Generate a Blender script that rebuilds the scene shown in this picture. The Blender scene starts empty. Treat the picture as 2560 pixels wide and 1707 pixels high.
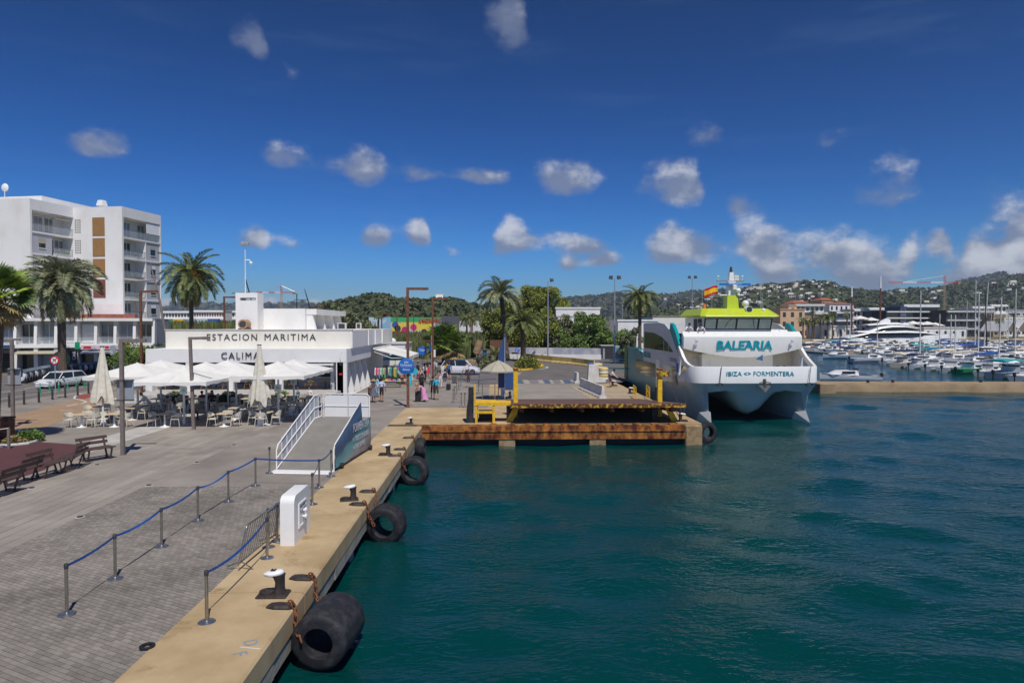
import bpy, bmesh, math, random
import numpy as np
from mathutils import Vector, Matrix

random.seed(7)
R = math.radians
scene = bpy.context.scene
col = scene.collection

# ---------------------------------------------------------------- camera
F, CX, CY = 1707.0, 1280.0, 853.5            # focal length and centre of the 2560 px photograph
CAMZ, ZQ = 6.8, 1.15                         # eye height and quay level above the water (z = 0)
cam_d = bpy.data.cameras.new('camera')
cam = bpy.data.objects.new('camera', cam_d)
col.objects.link(cam)
cam_d.sensor_width = 36.0
cam_d.lens = 24.0
cam_d.clip_start = 0.1
cam_d.clip_end = 40000
cam.location = (0, 0, CAMZ)
cam.rotation_euler = (R(90 - 1.393), 0, R(-1.51))
scene.camera = cam
CAMROT = cam.rotation_euler.to_matrix()

def ray(px, py):
    return CAMROT @ Vector(((px - CX) / F, (CY - py) / F, -1.0))
def P(px, py, z=ZQ):                         # point of the level plane z seen at that photo pixel
    d = ray(px, py); t = (z - CAMZ) / d.z
    return Vector((d.x * t, d.y * t, z))
def Q(px, py, Y):                            # point at world depth Y seen at that photo pixel
    d = ray(px, py); t = Y / d.y
    return Vector((d.x * t, Y, CAMZ + d.z * t))

# ---------------------------------------------------------------- sun, sky
SUN_EL = R(58.0)
SUN_DIR = Vector((0.33 * math.cos(SUN_EL), -0.944 * math.cos(SUN_EL), math.sin(SUN_EL))).normalized()   # towards the sun
sl = bpy.data.lights.new('sun', 'SUN')
sl.energy = 3.9
sl.angle = R(0.53)
sl.color = (1.0, 0.95, 0.87)
sun = bpy.data.objects.new('sun', sl)
col.objects.link(sun)
sun.rotation_euler = SUN_DIR.to_track_quat('Z', 'Y').to_euler()
sun.location = SUN_DIR * 100

world = bpy.data.worlds.new('World')
scene.world = world
world.use_nodes = True
def build_world():
    nt = world.node_tree; N = nt.nodes; L = nt.links
    N.clear()
    out = N.new('ShaderNodeOutputWorld'); bg = N.new('ShaderNodeBackground')
    L.new(bg.outputs[0], out.inputs[0])
    sky = N.new('ShaderNodeTexSky'); sky.sky_type = 'NISHITA'; sky.sun_disc = False
    sky.sun_elevation = SUN_EL
    sky.sun_rotation = math.atan2(SUN_DIR.x, SUN_DIR.y)
    sky.altitude = 0; sky.air_density = 1.0; sky.dust_density = 0.0; sky.ozone_density = 1.6
    def math_(op, a, b=None, c=None, clamp=False):
        n = N.new('ShaderNodeMath'); n.operation = op; n.use_clamp = clamp
        for i, v in enumerate((a, b, c)):
            if v is None: continue
            if isinstance(v, (int, float)): n.inputs[i].default_value = v
            else: L.new(v, n.inputs[i])
        return n.outputs[0]
    def vec_(op, a, b):
        n = N.new('ShaderNodeVectorMath'); n.operation = op; L.new(a, n.inputs[0]); n.inputs[1].default_value = b
        return n.outputs[0]
    # deep polarised blue: the whole sky through one contrast curve
    ga = N.new('ShaderNodeGamma'); ga.inputs[1].default_value = 1.5
    L.new(vec_('MULTIPLY', sky.outputs[0], (.1, .1, .1)), ga.inputs[0])
    sc = N.new('ShaderNodeSeparateColor'); L.new(vec_('MULTIPLY', ga.outputs[0], (1.9, 5.4, 9.6)), sc.inputs[0])
    cc = N.new('ShaderNodeCombineColor'); blue = cc.outputs[0]
    for i, (k, e) in enumerate(((1.40, 1.85), (.83, 1.24), (.58, 1.38))): L.new(math_('MULTIPLY', math_('POWER', sc.outputs[i], e), k), cc.inputs[i])
    tc = N.new('ShaderNodeTexCoord')
    sep = N.new('ShaderNodeSeparateXYZ'); L.new(tc.outputs['Generated'], sep.inputs[0])
    az = math_('ARCTAN2', sep.outputs[0], sep.outputs[1])
    el = math_('ARCSINE', sep.outputs[2])
    comb = N.new('ShaderNodeCombineXYZ')
    L.new(az, comb.inputs[0]); L.new(math_('MULTIPLY', el, 1.35), comb.inputs[1])
    def noise(scale, detail, rough, off=(0, 0, 0), sc=(1, 1, 1), rot=0):
        mp = N.new('ShaderNodeMapping'); mp.inputs['Location'].default_value = off; mp.inputs['Scale'].default_value = sc; mp.inputs['Rotation'].default_value = (0, 0, rot)
        L.new(comb.outputs[0], mp.inputs[0])
        n = N.new('ShaderNodeTexNoise'); n.inputs['Scale'].default_value = scale
        n.inputs['Detail'].default_value = detail; n.inputs['Roughness'].default_value = rough
        L.new(mp.outputs[0], n.inputs['Vector'])
        return n.outputs[0]
    n1 = noise(13.5, 6, 0.60)
    n2 = noise(13.5, 2, 0.5, (0.008, -0.022, 0.0))
    def ramp(v, a, b):
        n = N.new('ShaderNodeMapRange'); n.interpolation_type = 'SMOOTHSTEP'
        L.new(v, n.inputs[0]); n.inputs[1].default_value = a; n.inputs[2].default_value = b
        return n.outputs[0]
    # rows of cumulus: along the azimuth each row holds coverage, centre height and half height of its clouds
    A0, A1 = -.80, .80
    u0 = math_('MULTIPLY', math_('SUBTRACT', az, A0), 1 / (A1 - A0))
    u = math_('PINGPONG', u0, 1.0)                     # the same rows go on all the way round
    rows = [
        [(225,362,120,36,.95),(725,392,105,34,.95),(915,424,120,56,1.15),(1060,434,70,26,.62),(1200,442,58,24,.85),(1390,450,165,46,.95),(1730,465,150,54,1.0),(1845,510,80,30,.6),(2250,455,180,66,.78),(2560,545,90,58,.72)],
        [(645,100,90,52,.85),(730,195,70,26,.5),(1285,62,100,74,.85),(1440,214,60,30,.5),(1770,340,75,36,.68),(2085,352,75,34,.5)],
        [(640,598,75,32,1.1),(735,612,60,22,.7),(945,592,62,34,1.0),(1052,586,85,36,1.3),(1130,632,45,18,.6),(1272,600,115,48,1.35),(1465,612,70,26,1.0),(1700,600,110,42,1.05),(1905,612,115,54,1.1),(2075,628,110,46,1.0)],
        [(2190,645,90,40,.9),(2275,632,85,46,1.0),(2352,604,50,32,1.0),(2440,645,100,44,.95),(2550,628,90,52,1.05)],
        [(470,762,120,16,1.0),(640,756,90,14,.95),(840,760,90,12,.85),(1420,662,60,26,1.0),(1500,650,200,22,.75),(1680,640,160,30,.85),(1940,690,220,34,.9),(2190,698,220,40,1.0),(2460,694,200,44,1.0)],
    ]
    tot = None; hgt = None
    for row in rows:
        cr = N.new('ShaderNodeValToRGB'); cr.color_ramp.interpolation = 'EASE'
        stops = []; cl = []
        for (x, y, w, h, s) in row:
            d = ray(x, y).normalized(); a = math.atan2(d.x, d.y)
            cl.append((a, math.asin(d.z), w / F * math.cos(a) ** 2 * 1.3, h / F, s * 1.2))
        for i, (a, e, W, h, s) in enumerate(cl):
            if i == 0 or cl[i-1][0] + cl[i-1][2] <= a - W: stops.append((a - W, 0.0, e, h))
            stops.append((a, s, e, h))
            if i + 1 < len(cl) and a + W > cl[i+1][0] - cl[i+1][2]:       # neighbours that touch share one dip
                b = cl[i+1]; stops.append(((a + b[0]) / 2, (.5 if abs(e - b[1]) < .8 * min(h, b[3]) else .12) * min(s, b[4]), (e + b[1]) / 2, (h + b[3]) / 2))
            else: stops.append((a + W, 0.0, e, h))
        stops = [((a - A0) / (A1 - A0), k / 2, e, h * 3) for (a, k, e, h) in stops]
        stops.sort(key=lambda t: t[0])
        els = cr.color_ramp.elements
        while len(els) > 1: els.remove(els[0])
        for i, (p, k, e, h) in enumerate(stops[:31]):
            p = min(max(p, 0), 1)
            elx = els[0] if i == 0 else els.new(p)
            elx.position = p; elx.color = (k, e, h, 1)
        L.new(u, cr.inputs[0])
        sp = N.new('ShaderNodeSeparateColor'); L.new(cr.outputs[0], sp.inputs[0])
        dy = math_('DIVIDE', math_('SUBTRACT', el, sp.outputs[1]), math_('MULTIPLY', sp.outputs[2], 1 / 3))
        dd = math_('MAXIMUM', dy, math_('MULTIPLY', dy, -1.35))          # flatter bases
        m = math_('MULTIPLY', math_('EXPONENT', math_('MULTIPLY', math_('MULTIPLY', dd, dd), -0.8)), sp.outputs[0])
        mh = math_('MULTIPLY', m, dy)
        tot = m if tot is None else math_('ADD', tot, m)
        hgt = mh if hgt is None else math_('ADD', hgt, mh)
    tot = math_('MULTIPLY', tot, 2.0)
    nz = math_('MULTIPLY', math_('SUBTRACT', n1, 0.5), 2.5)
    nzm = math_('MULTIPLY', nz, math_('MINIMUM', math_('MULTIPLY', tot, 1.8), 1.0))
    dens = math_('SUBTRACT', math_('ADD', tot, nzm), 0.36)
    alpha = math_('MULTIPLY', ramp(dens, -0.02, 0.78), math_('SUBTRACT', 1.0, math_('MULTIPLY', el, 1.0)))
    veil = math_('MULTIPLY', ramp(noise(3.0, 4, .6, (0, 0, 0), (1, 4.5, 1), .3), 0.50, 0.85), 0.14)
    slope = math_('SUBTRACT', n1, n2)
    lit = math_('ADD', math_('MULTIPLY_ADD', slope, 3.2, math_('MULTIPLY', hgt, 1.5)), math_('MULTIPLY_ADD', dens, 0.30, 0.02))
    litr = ramp(math_('SUBTRACT', lit, math_('MULTIPLY', math_('MAXIMUM', math_('SUBTRACT', el, 0.11), 0.0), 2.2)), -0.15, 1.05)
    cm = N.new('ShaderNodeMix'); cm.data_type = 'RGBA'
    L.new(litr, cm.inputs[0])
    cm.inputs[6].default_value = (2.1, 2.5, 3.6, 1)
    cm.inputs[7].default_value = (6.8, 7.0, 7.6, 1)
    m1 = N.new('ShaderNodeMix'); m1.data_type = 'RGBA'
    L.new(veil, m1.inputs[0]); L.new(blue, m1.inputs[6]); m1.inputs[7].default_value = (1.8, 3.0, 4.8, 1)
    m2 = N.new('ShaderNodeMix'); m2.data_type = 'RGBA'
    L.new(alpha, m2.inputs[0]); L.new(m1.outputs[2], m2.inputs[6]); L.new(cm.outputs[2], m2.inputs[7])
    L.new(m2.outputs[2], bg.inputs[0])
    bg.inputs[1].default_value = 0.10
build_world()
scene.view_settings.view_transform = 'Standard'
scene.view_settings.look = 'None'
scene.view_settings.exposure = 0.0
scene.view_settings.gamma = 1.0
scene.view_settings.use_curve_mapping = False
scene.cycles.max_bounces = 6
scene.cycles.transparent_max_bounces = 8

# ---------------------------------------------------------------- mesh helpers
class MB:
    def __init__(s): s.v = []; s.f = []; s.m = []; s.T = None
    def add(s, vs, fs, mi=0):
        o = len(s.v)
        if s.T is not None: vs = [s.T @ Vector(q) for q in vs]
        s.v.extend([tuple(q) for q in vs])
        for f in fs: s.f.append(tuple(i + o for i in f)); s.m.append(mi)
        return s
    def box(s, x0, y0, z0, x1, y1, z1, mi=0):
        return s.add([(x0,y0,z0),(x1,y0,z0),(x1,y1,z0),(x0,y1,z0),(x0,y0,z1),(x1,y0,z1),(x1,y1,z1),(x0,y1,z1)],
                     [(0,3,2,1),(4,5,6,7),(0,1,5,4),(1,2,6,5),(2,3,7,6),(3,0,4,7)], mi)
    def cbox(s, x0, y0, z0, x1, y1, z1, b=.02, mi=0):          # box with chamfered upright edges and top
        def ring(z, i):
            return [(x0+b+i,y0+i,z),(x1-b-i,y0+i,z),(x1-i,y0+b+i,z),(x1-i,y1-b-i,z),(x1-b-i,y1-i,z),(x0+b+i,y1-i,z),(x0+i,y1-b-i,z),(x0+i,y0+b+i,z)]
        return s.loft([ring(z0,0), ring(z1-b,0), ring(z1,b)], True, True, mi)
    def obox(s, c, sz, rz=0, mi=0, rx=0, ry=0):
        M = Matrix.Translation(c) @ Matrix.Rotation(rz,4,'Z') @ Matrix.Rotation(ry,4,'Y') @ Matrix.Rotation(rx,4,'X')
        a,b,d = sz[0]/2, sz[1]/2, sz[2]/2
        vs = [M @ Vector(q) for q in [(-a,-b,-d),(a,-b,-d),(a,b,-d),(-a,b,-d),(-a,-b,d),(a,-b,d),(a,b,d),(-a,b,d)]]
        return s.add(vs, [(0,3,2,1),(4,5,6,7),(0,1,5,4),(1,2,6,5),(2,3,7,6),(3,0,4,7)], mi)
    def loft(s, rings, cap0=True, cap1=True, mi=0, closed=True):
        n = len(rings[0]); vs = [q for r in rings for q in r]; fs = []
        for k in range(len(rings)-1):
            for i in range(n if closed else n-1):
                j = (i+1) % n
                fs.append((k*n+i, k*n+j, (k+1)*n+j, (k+1)*n+i))
        if cap0: fs.append(tuple(range(n-1,-1,-1)))
        if cap1: fs.append(tuple(range((len(rings)-1)*n, len(rings)*n)))
        return s.add(vs, fs, mi)
    def tube(s, pts, r, n=8, mi=0, cap=True):
        pts = [Vector(p) for p in pts]; rs = r if isinstance(r,(list,tuple)) else [r]*len(pts)
        rings = []; prev = None
        for i,p in enumerate(pts):
            t = (pts[min(i+1,len(pts)-1)] - pts[max(i-1,0)]).normalized()
            a = Vector((0,0,1)) if abs(t.z) < .95 else Vector((1,0,0))
            if prev is not None: a = prev
            u = (a - t*a.dot(t)).normalized(); w = t.cross(u); prev = u
            rings.append([p + u*(rs[i]*math.cos(2*math.pi*k/n)) + w*(rs[i]*math.sin(2*math.pi*k/n)) for k in range(n)])
        return s.loft(rings, cap, cap, mi)
    def cyl(s, p0, p1, r0, r1=None, n=12, mi=0): return s.tube([p0,p1], [r0, r0 if r1 is None else r1], n, mi)
    def lathe(s, prof, n=16, c=(0,0,0), mi=0, axis='z', cap=True):
        rings = []
        for r,h in prof:
            ring = []
            for k in range(n):
                a = 2*math.pi*k/n; x,y = r*math.cos(a), r*math.sin(a)
                q = (x,y,h) if axis=='z' else ((h,x,y) if axis=='x' else (y,h,x))
                ring.append((q[0]+c[0], q[1]+c[1], q[2]+c[2]))
            rings.append(ring)
        return s.loft(rings, cap, cap, mi)
    def ball(s, c, r, nu=10, nv=6, mi=0):
        if not isinstance(r,(list,tuple)): r = (r,r,r)
        rings = []
        for j in range(1, nv):
            t = math.pi*j/nv - math.pi/2
            rings.append([(c[0]+r[0]*math.cos(t)*math.cos(2*math.pi*k/nu), c[1]+r[1]*math.cos(t)*math.sin(2*math.pi*k/nu), c[2]+r[2]*math.sin(t)) for k in range(nu)])
        rings = [[(c[0],c[1],c[2]-r[2]*.999)]*nu] + rings + [[(c[0],c[1],c[2]+r[2]*.999)]*nu]
        return s.loft(rings, False, False, mi)
    def prism(s, poly, a, b, plane='xz', mi=0):               # polygon in a plane, extruded along the third axis from a to b
        def q(p, t):
            if plane=='xz': return (p[0], t, p[1])
            if plane=='yz': return (t, p[0], p[1])
            return (p[0], p[1], t)
        return s.loft([[q(p,a) for p in poly],[q(p,b) for p in poly]], True, True, mi)
    def quad(s, a, b, c, d, mi=0): return s.add([a,b,c,d], [(0,1,2,3)], mi)
    def mesh(s, name, mats=None, smooth=None):
        me = bpy.data.meshes.new(name)
        me.from_pydata(s.v, [], s.f)
        if mats is not None:
            for m in (mats if isinstance(mats,(list,tuple)) else [mats]): me.materials.append(m)
            if isinstance(mats,(list,tuple)) and len(mats) > 1: me.polygons.foreach_set('material_index', s.m)
        bm = bmesh.new(); bm.from_mesh(me)
        bmesh.ops.recalc_face_normals(bm, faces=bm.faces); bm.to_mesh(me); bm.free()
        if smooth is not None:
            me.polygons.foreach_set('use_smooth', [True]*len(me.polygons)); me.set_sharp_from_angle(angle=R(smooth))
        me.update()
        return me
    def build(s, name, mats, parent=None, smooth=None, loc=None, rz=0):
        return link(name, s.mesh(name, mats, smooth), parent, loc, rz)

def link(name, data, parent=None, loc=None, rz=0):
    o = bpy.data.objects.new(name, data); col.objects.link(o)
    if parent is not None: o.parent = parent
    if loc is not None: o.location = loc
    if rz: o.rotation_euler = (0,0,rz)
    return o
def tag(o, label=None, cat=None, group=None, kind=None):
    if label: o['label'] = label
    if cat: o['category'] = cat
    if group: o['group'] = group
    if kind: o['kind'] = kind
    return o
def thing(name, label, cat, loc=(0,0,0), rz=0, group=None):
    o = link(name, None, None, loc, rz); o.empty_display_size = .2
    return tag(o, label, cat, group)
def copy_tree(o, parent=None):
    c = o.copy(); col.objects.link(c); c.parent = parent
    for ch in [k for k in o.children]: copy_tree(ch, c)
    return c
def place(proto, used, loc, rz, label, group=None):
    o = proto if not used else copy_tree(proto)
    o.location = loc; o.rotation_euler = (0,0,rz); o['label'] = label
    if group: o['group'] = group
    return o
ORD = ['first','second','third','fourth','fifth','sixth','seventh','eighth','ninth','tenth','eleventh','twelfth','thirteenth','fourteenth','fifteenth','sixteenth','seventeenth','eighteenth','nineteenth','twentieth']

def letters(name, s, size, mat, parent, loc, rot, ext=.01, bold=0.0, align='CENTER', squash=1.0, shear=0.0, spacing=1.0, width=None, height=None):
    cu = bpy.data.curves.new(name, 'FONT'); cu.body = s; cu.size = size; cu.extrude = ext; cu.offset = bold
    cu.align_x = align; cu.align_y = 'CENTER'; cu.shear = shear; cu.space_character = spacing; cu.resolution_u = 3
    t = bpy.data.objects.new(name, cu); col.objects.link(t)
    bpy.context.view_layer.update()
    me = bpy.data.meshes.new_from_object(t.evaluated_get(bpy.context.evaluated_depsgraph_get()))
    bpy.data.objects.remove(t)
    me.materials.clear(); me.materials.append(mat)
    if width:                                   # fit the word into its measured box
        xs = [v.co.x for v in me.vertices]; ys = [v.co.y for v in me.vertices]; kx = width/(max(xs)-min(xs)); ky = height/(max(ys)-min(ys)); mx = (max(xs)+min(xs))/2; my = (max(ys)+min(ys))/2
        for v in me.vertices: v.co.x = (v.co.x-mx)*kx; v.co.y = (v.co.y-my)*ky
    o = link(name, me, parent, loc); o.rotation_euler = rot; o.scale = (squash,1,1)
    return o

# ---------------------------------------------------------------- materials
MATS = {}
def mat(name, c, rough=.6, metal=0.0, var=.10, scale=3.0, bump=0.0, bscale=40.0, spec=.5, c2=None, thr=(.35,.65), coat=0.0, detail=4, objvar=0.0, alpha=1.0, trans=0.0, ior=1.45, stretch=None, stain=None):
    m = bpy.data.materials.new(name); m.use_nodes = True; MATS[name] = m
    nt = m.node_tree; N = nt.nodes; L = nt.links; b = N['Principled BSDF']
    b.inputs['Roughness'].default_value = rough; b.inputs['Metallic'].default_value = metal
    b.inputs['Specular IOR Level'].default_value = spec; b.inputs['Coat Weight'].default_value = coat
    b.inputs['IOR'].default_value = ior; b.inputs['Transmission Weight'].default_value = trans; b.inputs['Alpha'].default_value = alpha
    g = N.new('ShaderNodeNewGeometry'); vec = g.outputs['Position']
    if stretch:
        mp = N.new('ShaderNodeMapping'); mp.inputs['Scale'].default_value = stretch; L.new(vec, mp.inputs[0]); vec = mp.outputs[0]
    n = N.new('ShaderNodeTexNoise'); n.inputs['Scale'].default_value = scale; n.inputs['Detail'].default_value = detail; n.inputs['Roughness'].default_value = .6
    L.new(vec, n.inputs['Vector'])
    mr = N.new('ShaderNodeMapRange'); L.new(n.outputs[0], mr.inputs[0]); mr.inputs[1].default_value = thr[0]; mr.inputs[2].default_value = thr[1]
    mx = N.new('ShaderNodeMix'); mx.data_type = 'RGBA'; L.new(mr.outputs[0], mx.inputs[0])
    if c2 is None:
        a = tuple(max(0,x*(1-var)) for x in c); d = tuple(min(1,x*(1+var)) for x in c)
    else: a, d = c, c2
    mx.inputs[6].default_value = (*a,1); mx.inputs[7].default_value = (*d,1)
    outc = mx.outputs[2]
    if objvar:
        oi = N.new('ShaderNodeObjectInfo'); ad = N.new('ShaderNodeMath'); L.new(oi.outputs['Random'], ad.inputs[0]); L.new(g.outputs['Random Per Island'], ad.inputs[1])
        fr = N.new('ShaderNodeMath'); fr.operation = 'FRACT'; L.new(ad.outputs[0], fr.inputs[0])
        m2 = N.new('ShaderNodeMapRange'); L.new(fr.outputs[0], m2.inputs[0]); m2.inputs[3].default_value = 1-objvar; m2.inputs[4].default_value = 1+objvar
        hv = N.new('ShaderNodeHueSaturation'); L.new(outc, hv.inputs['Color']); L.new(m2.outputs[0], hv.inputs['Value']); outc = hv.outputs[0]
    if stain:                                   # worn, oily or dirty patches with their own outline: (scale, threshold, tint)
        n3 = N.new('ShaderNodeTexNoise'); n3.inputs['Scale'].default_value = stain[0]; n3.inputs['Detail'].default_value = 9; n3.inputs['Roughness'].default_value = .65; L.new(g.outputs['Position'], n3.inputs['Vector'])
        m3 = N.new('ShaderNodeMapRange'); L.new(n3.outputs[0], m3.inputs[0]); m3.inputs[1].default_value = stain[1]; m3.inputs[2].default_value = stain[1]+.13
        x3 = N.new('ShaderNodeMix'); x3.data_type = 'RGBA'; x3.blend_type = 'MULTIPLY'; L.new(m3.outputs[0], x3.inputs[0]); L.new(outc, x3.inputs[6]); x3.inputs[7].default_value = (*stain[2],1); outc = x3.outputs[2]
    L.new(outc, b.inputs['Base Color'])
    if bump:
        n2 = N.new('ShaderNodeTexNoise'); n2.inputs['Scale'].default_value = bscale; n2.inputs['Detail'].default_value = 4; L.new(vec, n2.inputs['Vector'])
        bp = N.new('ShaderNodeBump'); bp.inputs['Strength'].default_value = bump; bp.inputs['Distance'].default_value = .02
        L.new(n2.outputs[0], bp.inputs['Height']); L.new(bp.outputs[0], b.inputs['Normal'])
    return m

mat('white_wall', (.81,.80,.78), .8, scale=.45, detail=9, c2=(.70,.68,.64), thr=(.47,.78), bump=.15, bscale=8, stretch=(1,1,.6), stain=(.5,.62,(.86,.83,.78)))
mat('cream_wall', (.80,.77,.68), .8, scale=.45, detail=9, c2=(.68,.63,.54), thr=(.47,.78), bump=.15, bscale=8, stretch=(1,1,.4))
mat('grey_wall', (.46,.47,.50), .8, var=.06, scale=.6)
mat('pink_wall', (.78,.70,.69), .8, var=.05, scale=.6)
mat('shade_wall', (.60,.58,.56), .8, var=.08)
mat('white_paint', (.82,.82,.80), .35, var=.03, scale=2)
mat('white_metal', (.80,.80,.79), .4, var=.05, scale=5)
mat('black', (.015,.015,.017), .5, var=.3)
mat('dark', (.04,.04,.045), .6, var=.3)
mat('glass', (.02,.03,.035), .06, var=.3, spec=.8, scale=.4)
mat('glass_pale', (.16,.20,.22), .08, var=.35, spec=.8, scale=.3)
mat('steel', (.36,.34,.29), .35, metal=.85, var=.12, scale=12)
mat('steel_base', (.22,.23,.27), .35, metal=.7, var=.15, scale=12)
mat('corten', (.16,.065,.035), .8, var=.35, scale=6, bump=.2)
mat('taupe_metal', (.20,.165,.145), .6, var=.15, scale=6)
mat('grey_box', (.30,.33,.37), .6, var=.08)
mat('lamp_glass', (.5,.5,.48), .2)
mat('concrete', (.46,.44,.41), .85, var=.15, scale=1.2, bump=.3, bscale=30)
mat('concrete_pale', (.58,.57,.54), .85, var=.12, scale=1.2, bump=.2)
mat('brown_panel', (.34,.19,.075), .6, var=.12, scale=3, stretch=(6,6,.5))
mat('maroon_panel', (.22,.085,.06), .6, var=.12, scale=3, stretch=(6,6,.5))
mat('red', (.55,.02,.02), .5); mat('blue_sign', (.012,.14,.50), .45, var=.06); mat('white_sign', (.85,.85,.85), .5, var=.03)
mat('green_post', (.01,.30,.13), .5); mat('yellow_paint', (.78,.47,.02), .55, var=.18, scale=5)
mat('teal', (.0,.30,.33), .3, var=.06); mat('lime', (.50,.60,.03), .35, var=.05)
mat('pale_teal', (.30,.62,.58), .5); mat('orange', (.75,.17,.02), .6); mat('cyan_cloth', (.03,.45,.60), .7)
mat('fabric_cream', (.66,.62,.52), .9, var=.10, scale=4, bump=.25, bscale=25)
mat('fabric_white', (.74,.73,.69), .9, var=.06, scale=1.6, bump=.2, bscale=12)
mat('fabric_beige', (.42,.39,.30), .9, var=.07)
mat('rubber', (.016,.016,.021), .7, var=.5, scale=5, bump=.4, bscale=25, c2=(.05,.05,.056), thr=(.45,.75))
mat('rust', (.20,.075,.03), .9, var=.45, scale=18, bump=.6, bscale=60)
mat('iron', (.022,.02,.022), .55, var=.5, scale=10, bump=.3, c2=(.06,.042,.035))
mat('chair', (.62,.58,.48), .6, var=.05); mat('wicker', (.52,.33,.14), .8, var=.2, scale=30); mat('table_wood', (.55,.45,.31), .5, var=.12, scale=8, stretch=(1,8,1))
mat('bench_wood', (.085,.052,.045), .6, var=.25, scale=6, stretch=(4,4,20))
mat('tape_blue', (.012,.075,.30), .5, var=.15)
mat('skin', (.52,.30,.20), .55, var=.08); mat('skin_tan', (.38,.20,.12), .55, var=.08)
mat('hair_dark', (.02,.014,.01), .6); mat('hair_brown', (.09,.045,.02), .6); mat('hair_blond', (.40,.25,.10), .6); mat('straw', (.50,.34,.15), .8)
mat('soil', (.30,.22,.12), .95, var=.25, scale=3)
# ================================================================ water
def water_mat():
    m = bpy.data.materials.new('sea_water'); m.use_nodes = True
    nt = m.node_tree; N = nt.nodes; L = nt.links; b = N['Principled BSDF']
    g = N.new('ShaderNodeNewGeometry')
    n = N.new('ShaderNodeTexNoise'); n.inputs['Scale'].default_value = .05; n.inputs['Detail'].default_value = 4
    L.new(g.outputs['Position'], n.inputs['Vector'])
    mx = N.new('ShaderNodeMix'); mx.data_type = 'RGBA'; L.new(n.outputs[0], mx.inputs[0])
    mx.inputs[6].default_value = (.0, .032, .034, 1); mx.inputs[7].default_value = (.0, .052, .048, 1)
    L.new(mx.outputs[2], b.inputs['Base Color'])
    b.inputs['Roughness'].default_value = .06; b.inputs['IOR'].default_value = 1.33; b.inputs['Specular IOR Level'].default_value = .5
    hs = []
    for sc, st, rot in ((1.1, (1, 1.9, 1), .3), (3.2, (1, 1.8, 1), -.2), (8.0, (1, 1.5, 1), .15)):
        mp = N.new('ShaderNodeMapping'); mp.inputs['Scale'].default_value = st; mp.inputs['Rotation'].default_value = (0, 0, rot)
        L.new(g.outputs['Position'], mp.inputs[0])
        t = N.new('ShaderNodeTexNoise'); t.inputs['Scale'].default_value = sc; t.inputs['Detail'].default_value = 3; t.inputs['Roughness'].default_value = .55
        L.new(mp.outputs[0], t.inputs['Vector']); hs.append(t.outputs[0])
    acc = None
    for h, w in zip(hs, (.060, .044, .012)):
        q = N.new('ShaderNodeMath'); q.operation = 'MULTIPLY'; L.new(h, q.inputs[0]); q.inputs[1].default_value = w
        if acc is None: acc = q.outputs[0]
        else:
            a = N.new('ShaderNodeMath'); L.new(acc, a.inputs[0]); L.new(q.outputs[0], a.inputs[1]); acc = a.outputs[0]
    bp = N.new('ShaderNodeBump'); bp.inputs['Strength'].default_value = 1.0; bp.inputs['Distance'].default_value = 1.0
    L.new(acc, bp.inputs['Height']); L.new(bp.outputs[0], b.inputs['Normal'])
    return m
def build_water():
    def graded(a, b, s0, k):
        r = [a]
        while r[-1] < b: r.append(r[-1] + s0 + k * (r[-1] - a))
        return r
    ys = [-60, -30, -10, 0] + graded(4, 420, .16, .0085)
    xs = [-9, -6] + graded(-4.6, 420, .22, .0065)
    X, Y = np.meshgrid(np.array(xs), np.array(ys)); Z = np.zeros_like(X)
    dist = np.hypot(X, Y); cell = .22 + .008 * dist
    rng = np.random.default_rng(4)
    for k in range(46):
        lam = .7 * (9.0 ** rng.random()); a = rng.normal(-1.95, .5)      # travelling across the basin
        amp = .0065 * lam ** .6 * rng.uniform(.5, 1.2); ph = rng.uniform(0, 6.28)
        fade = np.clip((lam / cell - 2.5) / 2.5, 0, 1)
        Z += amp * fade * np.sin(2 * np.pi / lam * (X * np.cos(a) + Y * np.sin(a)) + ph)
    ny, nx = X.shape
    v = np.stack([X, Y, Z], -1).reshape(-1, 3)
    i = np.arange(ny * nx).reshape(ny, nx)
    f = np.stack([i[:-1, :-1], i[:-1, 1:], i[1:, 1:], i[1:, :-1]], -1).reshape(-1, 4)
    me = bpy.data.meshes.new('water'); me.from_pydata(v.tolist(), [], f.tolist())
    me.polygons.foreach_set('use_smooth', [True] * len(me.polygons)); me.materials.append(water_mat())
    tag(link('water', me), kind='structure')
build_water()

# ================================================================ ground sheets
def sheet(name, poly, z, m, parent=None):
    mb = MB(); mb.add([(p[0], p[1], z) for p in poly], [tuple(range(len(poly)))])
    o = mb.build(name, m, parent)
    if parent is None: tag(o, kind='structure')
    return o
mat('far_ground', (.17,.17,.075), .95, var=.3, scale=.05, c2=(.26,.21,.13))
mat('paving_far', (.268,.238,.208), .85, var=.22, scale=.35, detail=10, bump=.2, stain=(.4,.58,(.74,.72,.69)))
mat('sand_concrete', (.37,.26,.135), .85, scale=.6, c2=(.52,.395,.23), thr=(.33,.62), bump=.25, bscale=25, detail=8, stain=(.9,.585,(.62,.55,.47)))
mat('asphalt', (.15,.135,.125), .9, var=.18, scale=.6, bump=.3, bscale=60)
mat('asphalt_pale', (.29,.262,.228), .9, var=.14, scale=.35, bump=.2)
mat('bike_lane', (.35,.235,.145), .9, var=.10, scale=1.0); mat('bike_red', (.28,.07,.06), .9)
mat('road_white', (.62,.62,.60), .8, var=.15, scale=6); mat('maroon_deck', (.105,.042,.044), .8, var=.15, scale=2, stretch=(1,5,1))
mat('brick', (.24,.215,.188), .85, var=.20, scale=.5, detail=10, bump=.3, objvar=.17, stain=(.55,.58,(.70,.68,.66)))
mat('brick_joint', (.30,.26,.20), .95, var=.15, scale=10)
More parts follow.
